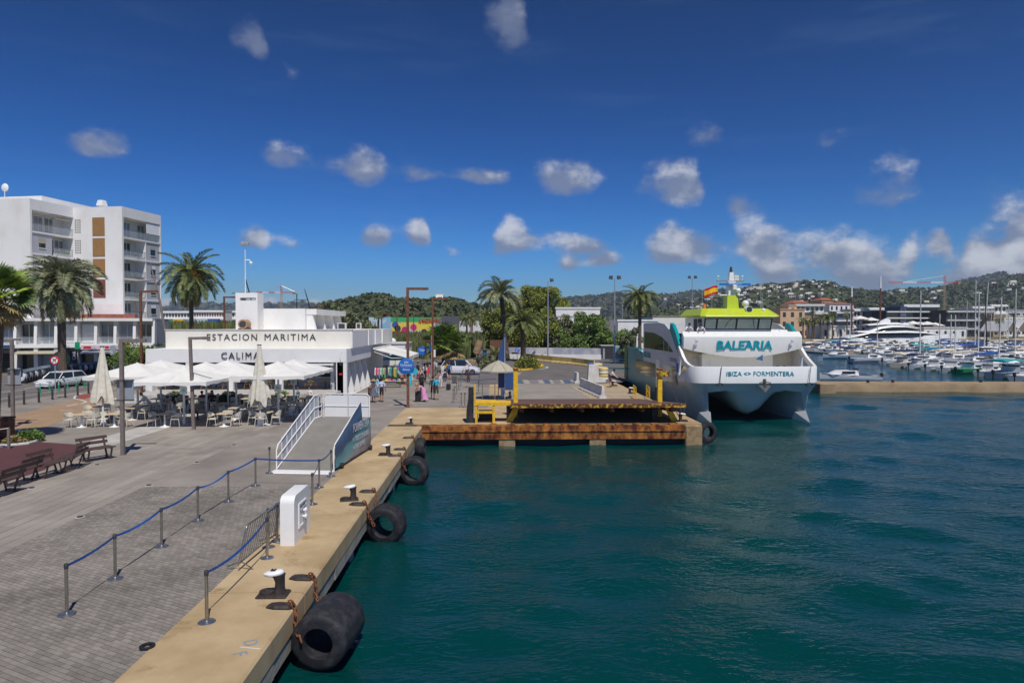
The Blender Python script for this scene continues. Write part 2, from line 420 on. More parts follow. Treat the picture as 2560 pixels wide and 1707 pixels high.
mat('plank_stone', (.295,.262,.227), .85, var=.17, scale=.4, detail=10, bump=.2, objvar=.10, stain=(.45,.58,(.74,.72,.69)))
mat('stone_dark', (.10,.095,.09), .9, var=.3, scale=2)
mat('quay_face', (.37,.34,.27), .9, scale=1.4, c2=(.20,.19,.165), thr=(.45,.7), detail=8, bump=.5, bscale=12)
mat('quay_under', (.10,.12,.13), .9, var=.4, scale=1.5)  # shade of the recess below the slab is put into this dark colour

ground = sheet('ground', [(-4000,-300),(-6.2,-300),(-6.2,38.6),(11.5,38.6),(11.5,78),(28,78),(28,255),(4000,255),(4000,5200),(-4000,5200)], 1.09, MATS['far_ground'])
paving = sheet('paving', [(-60,24),(-5.95,24),(-5.95,38.7),(-.4,38.7),(-.4,80),(-3,80),(-11.5,80),(-60,50)], ZQ, MATS['paving_far'])
sheet('paving_bed', [(-60,-10),(-5.9,-10),(-5.9,24),(-60,24)], ZQ-.018, MATS['brick_joint'])

# bricks of the near paving: laid in a running bond turned against the quay, the nearest ones single
def build_bricks():
    me = MB(); a, b, h = .0955, .0455, .02
    def brick_ring(z, i): return [(-a+i,-b+i,z),(a-i,-b+i,z),(a-i,b-i,z),(-a+i,b-i,z)]
    me.loft([brick_ring(-h,0), brick_ring(-.004,0), brick_ring(0,.004)], False, True)
    data = me.mesh('brick', MATS['brick'])
    ang = R(-28); ca, sa = math.cos(ang), math.sin(ang)
    spots = []
    for i in range(-130, 130):
        for j in range(-260, 260):
            u = (i + .5*(j % 2)) * .204; w = j * .104
            x = -9.2 + u*ca - w*sa; y = 16.5 + u*sa + w*ca
            if -12.35 < x < -5.95 and 9.0 < y < 24.1:
                vis = x > (y*-.80)                 # inside the picture's left border
                spots.append((0 if vis and y > 10.2 else 1, y, x))
    rng = random.Random(5); spots.sort()
    single = spots[:300]; rest = spots[300:]
    for p, y, x in single:
        o = link('brick', data, paving, (x, y, ZQ + rng.uniform(-.003,.002)), ang + rng.uniform(-.02,.02))
    mb = MB()
    for p, y, x in rest:
        mb.T = Matrix.Translation((x, y, ZQ + rng.uniform(-.003,.002))) @ Matrix.Rotation(ang + rng.uniform(-.02,.02), 4, 'Z')
        mb.loft([brick_ring(-h,0), brick_ring(0,.003)], False, True)
    tag(mb.build('paving_bricks', MATS['brick'], paving), kind='stuff')
build_bricks()
# long stone planks beside the bricks, joints run along the quay
def build_planks():
    rng = random.Random(8); n = 0; mb = MB(); protos = {}
    for k in range(14):
        x0 = -12.2 - k*.40
        y = 12.0 + rng.uniform(0, 2.0)
        while y < 52:
            l = rng.choice([1.2, 1.6, 2.0]); x = x0 - .2; yc = y + l/2
            if x > -.78*yc - .8:
                if yc < 37 and n < 300:
                    if l not in protos:
                        q = MB(); w = .19
                        q.loft([[(-w,-l/2+.008,-.03),(w,-l/2+.008,-.03),(w,l/2-.008,-.03),(-w,l/2-.008,-.03)], [(-w,-l/2+.008,-.005),(w,-l/2+.008,-.005),(w,l/2-.008,-.005),(-w,l/2-.008,-.005)], [(-w+.005,-l/2+.013,0),(w-.005,-l/2+.013,0),(w-.005,l/2-.013,0),(-w+.005,l/2-.013,0)]], False, True)
                        protos[l] = q.mesh('stone_plank', MATS['plank_stone'])
                    link('stone_plank', protos[l], paving, (x, yc, ZQ + .006 + rng.uniform(-.003,.003))); n += 1
                else:
                    mb.box(x-.19, y+.008, ZQ-.02, x+.19, y+l-.008, ZQ+.006 + rng.uniform(-.003,.003))
            y += l
    tag(mb.build('stone_planks', MATS['plank_stone'], paving), kind='stuff')
    sheet('plank_bed', [(-17.85,10),(-12.2,10),(-12.2,52.5),(-17.85,52.5)], ZQ-.012, MATS['stone_dark'], paving)
build_planks()
# cut the base paving so that the plank bed shows: the planks stand 6 mm proud of it instead
sheet('light_band', [(-19.6,14),(-17.85,14),(-17.85,52.5),(-19.6,52.5)], ZQ+.008, MATS['concrete'], paving)

# ================================================================ quay edge
quay = link('quay', None); tag(quay, kind='structure')
def build_quay():
    rng = random.Random(2)
    ys = [-6, 2.5, 8.6, 14.4, 20.3, 26.2, 32.2, 38.0]
    for a, b in zip(ys[:-1], ys[1:]):                   # concrete slabs with open joints
        mb = MB(); e = .012
        prof = [(-6.0,.70),(-4.0,.70),(-4.0,ZQ-.035),(-4.05,ZQ+.012),(-6.0,ZQ+.012)]
        mb.prism(prof, a+e, b-e, 'xz'); 
        mb.build('slab', MATS['sand_concrete'], quay)
        fb = MB()                                        # cast fascia blocks under the slab edge
        y = a
        while y < b - .1:
            l = min(rng.choice([1.4,1.9]), b-y)
            fb = MB(); j = rng.uniform(-.02,.02)
            fb.box(-4.35, y+.012, .70-.34, -4.03+j, y+l-.012, .698); fb.build('fascia_block', MATS['quay_face'], quay)
            y += l
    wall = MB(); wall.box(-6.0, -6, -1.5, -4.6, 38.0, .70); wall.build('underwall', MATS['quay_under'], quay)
    y = 3.0
    while y < 38:
        q = MB(); q.cbox(-4.5, y-.22, -1.5, -4.12, y+.22, .35, .03); q.build('pile', MATS['quay_face'], quay); y += 4.2
build_quay()

# ================================================================ pier with the vehicle ramp
mat('rust_beam', (.085,.022,.010), .9, scale=2.6, c2=(.47,.185,.035), thr=(.40,.66), detail=10, bump=1.0, bscale=14, stretch=(1,1,.45))
mat('rust_plate', (.105,.055,.042), .75, scale=1.5, c2=(.17,.10,.08), detail=8, bump=.4, stretch=(.4,3,3))
mat('rust_yellow', (.10,.04,.02), .85, scale=5.0, c2=(.62,.40,.03), thr=(.50,.60), detail=8, bump=.6, bscale=20)
mat('block_stone', (.36,.27,.15), .9, scale=3, c2=(.22,.12,.05), thr=(.4,.7), detail=8, bump=.8, bscale=15)
pier = link('pier', None); tag(pier, kind='structure')
def build_pier():
    # solid deck around the ramp pit
    mb = MB()
    mb.box(-6.0, 38.75, -1.5, .95, 46.5, ZQ+.010); mb.box(-6.0, 46.5, -1.5, .95, 80, ZQ-.02); mb.box(.95, 51.6, -1.5, 10.55, 80, ZQ+.010); mb.box(10.55, 38.75, -1.5, 11.9, 80, ZQ+.010)
    mb.build('deck', MATS['sand_concrete'], pier)
    pit = MB(); pit.box(.95, 38.75, -1.5, 10.55, 51.6, .50); pit.build('pit_floor', MATS['black'], pier)  # floor made black: the shade under the plate is in its colour
    b = MB(); b.box(-4.35, 38.02, .40, 10.75, 38.72, .86); b.box(-4.35, 38.10, .86, 10.75, 38.72, 1.14)
    b.build('edge_beam', MATS['rust_beam'], pier)
    lip = MB(); lip.box(-4.35, 37.97, .83, 10.75, 38.09, .90); lip.build('edge_lip', MATS['rust_beam'], pier)
    for k in range(11):
        x = -.05 + k*1.02
        q = MB(); q.cbox(x-.22, 38.16, 1.14, x+.22, 38.66, 1.22, .03); q.build('hinge_block', MATS['rust_beam'], pier)
    for x in (.72, 5.82):
        q = MB(); q.cbox(x-.46, 38.06, -1.5, x+.46, 38.7, .40, .03); q.build('pier_leg', MATS['block_stone'], pier)
    q = MB(); q.cbox(10.76, 37.95, -1.5, 11.72, 38.74, 1.16, .06); q.build('corner_block', MATS['block_stone'], pier)
    w = MB(); w.box(-4.35, 38.55, -1.5, 11.7, 38.74, .38); w.build('back_wall', MATS['black'], pier)
build_pier()
# concrete roadway, asphalt, painted squares, planking beside the ramp
road = sheet('road', [P(*p)[:2] for p in ((1012,893),(1060,858),(1200,852),(1240,880),(1272,900),(1345,925),(1300,955),(1268,958),(1200,962),(1090,945),(1060,925),(1020,910))], ZQ+.006, MATS['asphalt'])
sheet('port_road', [P(*p)[:2] for p in ((1276,950),(1310,929),(1355,921),(1345,902),(1290,893),(1330,886),(1500,893),(1640,880),(1680,905),(1560,955),(1478,962))], ZQ+.018, MATS['asphalt'])
sheet('ramp_roadway', [(.95,51.6)] + [P(*p)[:2] for p in ((1276,950),(1478,962))] + [(7.6,51.6)], ZQ+.014, MATS['asphalt_pale'])
mat('paint_blue', (.09,.12,.20), .8, var=.25, scale=3); mat('paint_mauve', (.22,.19,.20), .85, var=.15, scale=3); mat('paint_white', (.36,.325,.275), .85, var=.15, scale=4)
def markings():
    for k, (xa, xb, m) in enumerate(((1290,1310,'paint_blue'),(1312,1326,'paint_white'),(1327,1348,'paint_mauve'),(1349,1362,'paint_white'),(1363,1377,'paint_blue'),(1378,1386,'paint_white'),(1387,1403,'paint_mauve'),(1404,1412,'paint_white'),(1413,1430,'paint_blue'),(1431,1452,'paint_white'))):
        a = P(xa,959); b = P(xb,959); c = P(xb-6,950); d = P(xa-6,950)
        sheet('painted_square', [a[:2],b[:2],c[:2],d[:2]], ZQ+.024, MATS[m], road)
    pts = [P(x,y) for x,y in ((1326,924),(1348,923),(1364,921),(1370,919),(1366,917),(1352,916))]
    for a, b in zip(pts[:-1], pts[1:]):
        t = (b-a).normalized(); n = Vector((-t.y,t.x,0))*.12
        sheet('painted_line', [(a-n)[:2],(b-n)[:2],(b+n)[:2],(a+n)[:2]], ZQ+.023, MATS['road_white'], road)
markings()
planking = link('planking', None); tag(planking, kind='structure')
mat('plank', (.40,.32,.22), .85, var=.12, scale=2, objvar=.12)
for k in range(17):
    y0 = 51.7 + k*.62
    q = MB(); q.box(7.3 - k*.02, y0, ZQ-.05, 11.6, y0+.54, ZQ+.035); q.build('plank', MATS['plank'], planking)

# street on the far side of the terrace
street = sheet('street', [P(*p)[:2] for p in ((-150,1030),(240,972),(330,944),(420,915),(420,905),(170,915),(-150,960))], ZQ+.010, MATS['asphalt'])
sheet('bike_path', [P(*p)[:2] for p in ((-20,1076),(110,1070),(180,1040),(250,1018),(290,1005),(300,985),(240,985),(140,1012),(30,1040),(-20,1052))], ZQ+.011, MATS['bike_lane'])
sheet('bike_path_end', [P(*p)[:2] for p in ((190,995),(200,988),(245,979),(265,982),(235,990),(210,998))], ZQ+.016, MATS['bike_red'])
sheet('play_deck', [P(*p)[:2] for p in ((-60,1122),(100,1105),(215,1113),(190,1135),(110,1175),(0,1210),(-60,1222))], ZQ+.013, MATS['maroon_deck'])
def street_lines():
    def line(pa, pb, w=.12, par=None, z=.02):
        a, b = P(*pa), P(*pb); t = (b-a).normalized(); n = Vector((-t.y,t.x,0))*w/2
        sheet('painted_line', [(a-n)[:2],(b-n)[:2],(b+n)[:2],(a+n)[:2]], ZQ+z, MATS['road_white'], par or street)
    line((-40,1004),(225,966)); line((-20,984),(70,973)); line((60,972),(95,967)); line((-40,968),(40,962))
    for a, b in (((165,1014),(200,1010)),((150,1026),(185,1024)),((236,1014),(255,1008)),((0,1024),(40,1025))): line(a, b, .15)
    arc = [(185,997),(188,990),(205,984),(235,979)]; arc2 = [(185,997),(205,1001),(216,1005),(205,1009),(165,1017)]
    arc3 = [(235,1014),(262,1010),(287,1002),(289,996),(272,993)]
    for A in (arc, arc2, arc3):
        for a, b in zip(A[:-1], A[1:]): line(a, b, .14)
street_lines()

# low breakwater across the basin on the right
def breakwater():
    mb = MB(); a = Q(2062,985,67.5); y0 = 67.2
    pts = [(-.02,0,0)]
    rings = []
    for k in range(31):
        x = 33.0 + k*1.6; yy = 68.2 - k*.075 + .10*math.sin(k*1.7)
        rings.append([(x, yy+.1*math.sin(k), -1), (x, yy, .45+.03*math.sin(k*2.1)), (x, yy+.12, .86+.03*math.sin(k*1.3)), (x, yy+2.6, .88), (x, yy+2.8, -1)])
    mb.loft(rings)
    o = mb.build('breakwater', MATS['block_stone_pale'], None, 40); tag(o, 'low sandy concrete breakwater crossing the water right of the ferry', 'breakwater')
    e = MB(); e.cbox(32.4, 66.9, -1, 34.0, 71.2, .95, .06); e.build('end_block', MATS['block_stone_pale'], o)
    for px in (2170, 2232, 2452):
        p = Q(px, 962, 69); q = MB(); q.lathe([(.16,.87),(.13,1.0),(.17,1.12),(.1,1.17)], 8, (p.x,69,0)); q.build('mooring_post', MATS['iron'], o, 40)
mat('block_stone_pale', (.36,.265,.16), .9, scale=.8, c2=(.24,.165,.095), thr=(.4,.75), detail=8, bump=.5, bscale=10)
breakwater()

# ================================================================ hills
mat('hill_green', (.055,.06,.025), .95, scale=.02, c2=(.24,.17,.10), detail=10, thr=(.4,.7))
mat('wood_leaves', (.105,.12,.048), .9, scale=.07, detail=6, c2=(.055,.075,.03), objvar=.22)
mat('wood_dark', (.075,.09,.055), .9, var=.4, scale=.02, detail=6, objvar=.2)
def fbm(x, y, s):
    return (math.sin(x*1.3*s+y*.7*s)+math.sin(x*.6*s-y*1.1*s+2)+.5*math.sin(x*2.7*s+y*2.1*s+1)+.4*math.sin(-x*3.9*s+y*4.3*s))/2.9
def blobs(name, items, m, parent, rng, per=34):          # tree crowns as tufts of leaf faces: items (x, y, z, rx, rz)
    it = np.array(items); n = len(it); c = np.repeat(it, per, 0); k = len(c)
    d = rng.normal(size=(k,3)); d /= np.linalg.norm(d,axis=1)[:,None]; d[:,2] = np.abs(d[:,2])*1.0-.25
    p = c[:,:3] + d*np.stack([c[:,3],c[:,3],c[:,4]],1)*(rng.random(k)**.3)[:,None]
    t = rng.normal(size=(k,3)); t -= d*(t*d).sum(1)[:,None]*.7; t /= np.linalg.norm(t,axis=1)[:,None]; s = np.cross(t, d+rng.normal(size=(k,3))*.5); s /= np.linalg.norm(s,axis=1)[:,None]
    L = c[:,3:4]*rng.uniform(.28,.5,(k,1)); v = np.stack([p-t*L, p+s*L*.75, p+t*L, p-s*L*.75], 1)
    me = bpy.data.meshes.new(name); me.from_pydata(v.reshape(-1,3).tolist(), [], np.arange(k*4).reshape(k,4).tolist()); me.materials.append(m)
    return tag(link(name, me, parent), kind='stuff')
def hill(name, ridge, Y, depth, wood=0, wr=(3,6), m='hill_green', wm='wood_leaves', foot=0.0, amp=.03, seed=1, back=1.0):
    xs = np.linspace(ridge[0][0], ridge[-1][0], 70); zs = np.interp(xs, [r[0] for r in ridge], [r[1] for r in ridge])
    top = [Q(x, y, Y) for x, y in zip(xs, zs)]
    rows = []; ny = 16
    def prof(t): return (math.sin(min(t,1)*math.pi/2))**1.15 if t <= 1 else max(0, 1-(t-1)*1.0)**.8
    def at(i, t):
        p = top[i]; h = p.z - 1; yy = Y - depth*(1-t) if t <= 1 else Y + depth*back*(t-1)
        sx = p.x * (yy / Y)
        return (sx, yy, 1 + foot + h*prof(t)*(1 + amp*fbm(sx, yy, 6.0/depth)*(1 if t < .9 else .3)))
    mb = MB(); rows = [[at(i, t) for i in range(70)] for t in np.linspace(0, 1.9, ny)]
    mb.loft(rows, False, False, 0, closed=False)
    o = mb.build(name, MATS[m], None, 80); tag(o, kind='structure')
    rng = np.random.default_rng(seed); pr = random.Random(seed)
    if wood:
        items = []
        for k in range(wood):
            i = pr.randrange(1, 69); t = pr.uniform(.1, 1.06)
            p = at(i, t); q = at(min(i+1,69), t); f = pr.random(); x = p[0] + (q[0]-p[0])*f
            r = pr.uniform(*wr); items.append((x, p[1], p[2] + r*.25, r*pr.uniform(.8,1.3), r*pr.uniform(.7,1.1)))
        blobs('woodland', items, MATS[wm], o, rng)
    return at
at_near = hill('near_hill', [(700,806),(760,790),(820,772),(880,760),(905,753),(930,750),(965,752),(990,760),(1030,764),(1070,762),(1085,758),(1120,760),(1150,764),(1190,778),(1240,790),(1330,800)], 420, 150, 1700, (1.6,4.2), seed=3)
at_mid = hill('middle_ridge', [(1150,795),(1215,772),(1290,766),(1400,758),(1470,753),(1540,746),(1600,748),(1660,752),(1720,742),(1800,738),(1880,740),(1960,750)], 2400, 900, 1500, (9,20), m='hill_green', wm='wood_dark', seed=5)
at_houses = hill('villa_hill', [(1560,800),(1640,782),(1700,770),(1760,752),(1800,745),(1853,734),(1887,726),(1950,725),(1990,720),(2014,716),(2057,717),(2075,722),(2091,729),(2130,735),(2180,741),(2230,752),(2300,770),(2400,790)], 1150, 420, 2600, (4,9), seed=8)
at_right = hill('wooded_hill', [(2080,775),(2150,738),(2200,741),(2235,737),(2271,731),(2310,735),(2350,728),(2400,716),(2450,722),(2500,712),(2540,700),(2600,690),(2700,672),(2800,690)], 1500, 560, 2600, (5,11), seed=9)
hill('far_peak', [(2200,760),(2330,735),(2395,714),(2440,703),(2470,696),(2498,690),(2520,697),(2560,705),(2620,720),(2720,760)], 2600, 700, 1200, (9,18), wm='wood_dark', seed=11)
hill('far_mountain', [(380,795),(440,772),(470,769),(520,776),(600,782),(680,778),(720,774),(790,778),(860,790)], 4000, 900, 300, (25,50), wm='wood_dark', seed=12)

# ================================================================ thin sea air between the near things and the hills
def air():
    q = MB(); q.box(-4100,-400,-3,4100,5300,270); m = bpy.data.materials.new('sea_air'); m.use_nodes = True; N = m.node_tree.nodes; N.clear()
    out = N.new('ShaderNodeOutputMaterial'); v = N.new('ShaderNodeVolumePrincipled'); v.inputs['Color'].default_value = (.74,.85,1,1); v.inputs['Density'].default_value = .00014; v.inputs['Anisotropy'].default_value = .2
    m.node_tree.links.new(v.outputs[0], out.inputs['Volume']); tag(q.build('haze', m), kind='stuff')
air()
# ================================================================ queue posts and tapes
def make_post():
    t = thing('queue_post', '', 'queue post')
    mb = MB(); mb.lathe([(.165,0),(.165,.012),(.15,.025),(.05,.034),(.04,.05)], 20); mb.build('base', MATS['steel_base'], t, 40)
    mb = MB(); mb.lathe([(.033,.03),(.033,.93)], 12); mb.build('pole', MATS['steel'], t, 40)
    mb = MB(); mb.lathe([(.04,.90),(.042,.93),(.042,.99),(.034,1.0)], 12); mb.build('head', MATS['dark'], t, 40)
    return t
post0 = make_post(); post_used = [False]
def post(pos, label):
    o = place(post0, post_used[0], pos, random.uniform(0,1), label, 'steel queue posts on the quay'); post_used[0] = True
    return o
inner_px = [(167,1535),(288,1446),(404,1366),(495,1301),(571,1254),(639,1214)]
inner = [P(*p) for p in inner_px]
for k, p in enumerate(inner):
    post(p, 'steel queue post, %s from the camera in the long taped inner row' % ORD[k])
named = {'near': (517,1555,'steel queue post nearest the camera on the sandy quay strip'), 'bar1': (668,1395,'steel queue post standing close against the leaning crowd barrier'),
         'bar2': (671,1368,'steel queue post half hidden behind the crowd barrier'), 'ped': (693,1352,'steel queue post left of the white utility pedestal'),
         'pedb': (781,1261,'steel queue post just behind the white utility pedestal'), 'sill': (798,1219,'steel queue post in front of the gangway sill with tape to the inner row'),
         'ban': (828,1191,'steel queue post at the near corner of the blue gangway banner'), 'back': (674,1182,'untaped steel queue post left of the gangway foot')}
NP = {k: P(v[0], v[1]) for k, v in named.items()}
for k, v in named.items(): post(NP[k], v[2])
def tape(a, b, label, sag=.06, z0=.955, z1=.955, twist=0.0):
    mb = MB(); n = 14; a = Vector(a); b = Vector(b); d = (b-a).normalized(); s = Vector((-d.y,d.x,0)); rings = []
    for i in range(n+1):
        t = i/n; p = a.lerp(b, t); zc = ZQ + z0 + (z1-z0)*t - sag*4*t*(1-t)
        an = twist*math.sin(t*math.pi); h = Vector((0,0,.026))*math.cos(an) + s*.026*math.sin(an); th = s*.0012
        c = Vector((p.x,p.y,zc)); rings.append([c-h-th, c-h+th, c+h+th, c+h-th])
    mb.loft(rings); o = mb.build('barrier_tape', MATS['tape_blue'], None, 60)
    return tag(o, label, 'barrier tape', 'blue tapes between the queue posts')
for k in range(5): tape(inner[k], inner[k+1], 'blue barrier tape in the %s span of the inner row from the camera' % ORD[k], random.uniform(.04,.1), twist=random.uniform(0,.9) if k != 3 else 1.3)
tape(inner[5], NP['sill'], 'blue barrier tape stretched across the foot of the gangway', .03)
tape(NP['sill'], NP['ban'], 'short blue tape running to the post at the gangway banner', .08)
tape(NP['sill'], NP['pedb'], 'short blue tape hanging loose behind the white pedestal', .12)
tape(NP['near'], NP['bar1'], 'blue barrier tape of the nearest post running to the crowd barrier', .16, twist=.5)
tape(NP['bar2'], NP['ped'], 'short blue tape left of the white pedestal', .05)

# ================================================================ white utility pedestal
def pedestal():
    o = thing('utility_pedestal', 'white plastered utility pedestal with rounded top on the quay strip', 'pedestal', (-5.28,18.2,ZQ+.012))
    prof = [(-.75,0),(.75,0),(.75,1.06)] + [(.75-.2+.2*math.cos(a), 1.06+.2*math.sin(a)) for a in (R(22),R(45),R(68),R(90))] + [(-.75+.2-.2*math.sin(a), 1.06+.2*math.cos(a)) for a in (R(0),R(22),R(45),R(68))] + [(-.75,1.06)]
    mb = MB(); mb.prism(prof, -.18, .18, 'yz'); mb.build('block', MATS['white_paint'], o, 40)
    f = MB()
    for (y0,z0,y1,z1) in ((-.38,.38,-.33,.92),(.27,.38,.32,.92),(-.38,.33,.32,.38),(-.38,.92,.32,.97)): f.box(.18,y0,z0,.205,y1,z1)
    fr = f.build('panel_frame', MATS['white_metal'], o)
    b = MB(); b.box(.181,-.33,.38,.186,.27,.92); b.build('panel_back', MATS['white_metal'], o)
    for z in (.55,.72):
        v = MB(); v.lathe([(.035,.0),(.035,.05),(.065,.06),(.065,.10),(.03,.12)], 10, (.186,.02,z), axis='x'); v.build('valve', MATS['white_metal'], o, 40)
    p = MB(); p.tube([(.21,.02,.55),(.24,.02,.45),(.22,.02,.38)], .025, 8); p.build('pipe', MATS['grey_box'], o, 50)
    r = MB(); r.tube([(.22,-.30,.86),(.22,.22,.90)], .012, 6); r.build('latch_bar', MATS['dark'], o)
pedestal()

# ================================================================ crowd barrier leaning on the posts
def crowd_barrier():
    o = thing('crowd_barrier', 'grey steel crowd barrier leaning against the quay posts', 'crowd barrier', (-5.82,16.75,ZQ+.03)); o.rotation_euler = (0, R(12), R(-3))
    mb = MB(); mb.tube([(0,-1.1,.12),(0,-1.1,.98),(0,-1.02,1.06),(0,1.02,1.06),(0,1.1,.98),(0,1.1,.12)], .019, 8); mb.tube([(0,-1.1,.16),(0,1.1,.16)], .017, 8); mb.build('frame', MATS['steel'], o, 60)
    for k in range(15):
        y = -.98 + k*.14; q = MB(); q.cyl((0,y,.16),(0,y,1.06),.008,n=6); q.build('bar', MATS['steel'], o)
    for y in (-.95,.9):
        q = MB(); q.tube([(-.3,y,-.02),(-.2,y,.05),(0,y,.16),(.2,y,.09),(.34,y,.02)], .016, 6); q.build('foot', MATS['steel'], o, 60)
crowd_barrier()

# ================================================================ mooring bollards, chains, fenders
def bollard(pos, label, rz=0, num=None, s=1.0):
    o = thing('mooring_bollard', label, 'bollard', pos, rz, 'mooring bollards on the quay edge'); o.scale = (s,s,s)
    b = MB(); b.cbox(-.34,-.20,0,.24,.20,.045,.02); b.lathe([(.15,.04),(.145,.09),(.10,.10)], 14, (-.17,0,0)); b.build('base', MATS['iron'], o, 40)
    c = MB()
    rings = []
    for (x,z,rx,ry) in ((.07,.045,.12,.13),(.075,.14,.095,.11),(.08,.26,.09,.105),(.06,.36,.11,.12),(.02,.41,.17,.135)):
        rings.append([(x+rx*math.cos(2*math.pi*k/14), ry*math.sin(2*math.pi*k/14), z) for k in range(14)])
    c.loft(rings); c.build('stem', MATS['iron'], o, 50)
    h = MB(); rings = []
    for (x,z,rx,ry) in ((-.02,.39,.16,.115),(-.035,.41,.195,.135),(-.04,.445,.195,.135),(-.03,.475,.15,.10)):
        rings.append([(x+rx*math.cos(2*math.pi*k/16), ry*math.sin(2*math.pi*k/16), z+.02*math.cos(2*math.pi*k/16)) for k in range(16)])
    h.loft(rings); h.build('cap', MATS['white_paint'], o, 50)
    if num: letters('number', num, .13, MATS['black'], o, (-.05,0,.488), (0,0,R(-90)), .004, .004)
    return o
bollard(P(690,1488)+Vector((0,0,.012)), 'big mooring bollard nearest the camera, white cap numbered 21', 0, '21', 1.08)
bollard(P(877,1250)+Vector((0,0,.012)), 'mooring bollard with white cap behind the utility pedestal, rust stain round it', .25, None, 1.0)
bollard(P(966,1138)+Vector((0,0,.012)), 'mooring bollard with white cap beside the gangway banner', 0, None, 1.0)
bollard(P(1025,1060)+Vector((0,0,.012)), 'small mooring bollard at the inner corner of quay and pier', 0, None, .8)
bollard(Vector((11.0,39.6,ZQ+.012)), 'mooring bollard on the pier corner by the ferry bow', 2.8, None, 1.0)

def chain(pts, label, r=.035, parent=None):
    pts = [Vector(p) for p in pts]; L = [0]
    for a, b in zip(pts[:-1], pts[1:]): L.append(L[-1] + (b-a).length)
    def at(s):
        for i in range(len(pts)-1):
            if s <= L[i+1] or i == len(pts)-2: return pts[i].lerp(pts[i+1], (s-L[i])/max(1e-6,L[i+1]-L[i]))
    o = thing('fender_chain', label, 'chain', pts[0]); step = r*2.7; n = int(L[-1]/step)
    q = MB(); q.tube([(r*1.8*math.cos(a), r*math.sin(a), 0) for a in [2*math.pi*k/8 for k in range(9)]], r*.36, 6, 0, False)
    data = q.mesh('link', MATS['rust'], 60)
    for k in range(n):
        p = at((k+.5)*step); d = (at(min(L[-1],(k+.9)*step)) - at((k+.1)*step)).normalized()
        l = link('link', data, o); l.matrix_local = Matrix.Translation(p - pts[0]) @ d.to_track_quat('X','Z').to_matrix().to_4x4() @ Matrix.Rotation(R(90)*(k%2)+.3, 4, 'X')
    return o
def eye_plate(pos, label, rz=0):
    o = thing('eye_plate', label, 'eye plate', pos, rz, 'rusty eye plates on the quay edge')
    mb = MB(); rings = []
    for (f,z) in ((1,0),(1,.03),(.75,.075)):
        rings.append([(-.30*f,-.07*f,z),(-.12*f,-.13*f,z),(.20*f,-.12*f,z),(.24*f,.10*f,z),(-.10*f,.13*f,z),(-.30*f,.07*f,z)])
    mb.loft(rings); mb.build('plate', MATS['iron'], o)
    e = MB(); e.tube([(.18+.06*math.cos(a),.0,.09+.06*math.sin(a)) for a in [2*math.pi*k/8 for k in range(9)]], .02, 6, 0, False); e.build('eye', MATS['rust'], o, 60)
    return o
def tyre(name, label, pos, r, w, hole, rot, ribs=0):
    o = thing(name, label, 'fender', pos, 0, 'rubber fenders hanging along the quay'); o.rotation_euler = rot
    mb = MB(); h = w/2; b = min(.16*w, .12*r)                # axis along local y
    prof = [(hole,-h*.9),(hole*1.06,-h),(r*.80,-h),(r-b*.3,-h+b*.45),(r,-h+b),(r*1.01,0),(r,h-b),(r-b*.3,h-b*.45),(r*.80,h),(hole*1.06,h),(hole,h*.9),(hole*1.25,0)]
    rings = [[(q[0]*math.cos(a), q[1], q[0]*math.sin(a)) for q in prof] for a in [2*math.pi*k/36 for k in range(36)]]
    mb.loft(rings + [rings[0]], False, False); mb.build('rubber_body', MATS['rubber'], o, 45)
    for k in range(ribs):
        y = -h*.66 + k*(1.32*h/(max(1,ribs-1))); t = MB()
        t.tube([((r*1.012)*math.cos(a), y, (r*1.012)*math.sin(a)) for a in [2*math.pi*i/36 for i in range(37)]], .018, 6, 0, False); t.build('tread_rib', MATS['rubber'], o, 60)
    return o
tyre('rubber_fender', 'huge black barrel shaped rubber fender floating nearest the camera', (-3.38,13.95,.56), .56, 1.30, .29, (0,0,R(-7)))
tyre('tyre_fender', 'large tyre fender hanging second along the quay below two chains', (-3.42,21.6,.50), .60, .62, .33, (R(4),0,R(-12)), 3)
tyre('tyre_fender', 'large tyre fender hanging third along the quay, wide open hole', (-3.45,29.4,.50), .62, .46, .36, (0,R(10),R(-14)), 2)
tyre('tyre_fender', 'tyre fender lying tread outward at the far end of the quay', (-3.72,34.7,.55), .50, .44, .28, (0,0,R(88)), 3)
tyre('tyre_fender', 'tyre fender at the pier corner beside the ferry', (12.25,38.9,.60), .60, .40, .34, (0,0,R(20)), 2)
ep = [(712,1519),(764,1448),(904,1263),(924,1231),(983,1141),(995,1125),(1020,1096)]
epl = ['eye plate nearest the camera on the quay edge, chain to the big fender','second eye plate on the quay edge behind the nearest one','nearer eye plate by the second mooring bollard','farther eye plate by the second mooring bollard','nearer eye plate by the third mooring bollard','farther eye plate by the third mooring bollard','small eye plate at the far end of the quay edge']
EP = []
for (px,py), l in zip(ep, epl):
    p = P(px,py); p.x = -4.24; p.z = ZQ+.012; EP.append(p); eye_plate(p, l, random.uniform(-.2,.2))
def drop(p, q): return [p+Vector((.2,0,.08)), Vector((-3.97,p.y,ZQ-.02)), Vector((-3.93,(p.y*2+q[1])/3,.85)), Vector(q)]
chain(drop(EP[0],(-3.75,13.25,.62)), 'rusty chain from the nearest eye plate to the big barrel fender', .05)
chain(drop(EP[1],(-3.72,14.75,.75)), 'rusty chain from the second eye plate to the big barrel fender', .05)
chain(drop(EP[2],(-3.70,21.2,.50)), 'tangled rusty chain from the nearer eye plate to the second fender', .042)
chain(drop(EP[3],(-3.70,21.9,.55)), 'rusty chain from the farther eye plate to the second fender', .042)
chain(drop(EP[4],(-3.75,29.2,.55)), 'chain from the nearer eye plate to the third fender', .04)
chain(drop(EP[5],(-3.75,29.7,.60)), 'chain from the farther eye plate to the third fender', .04)
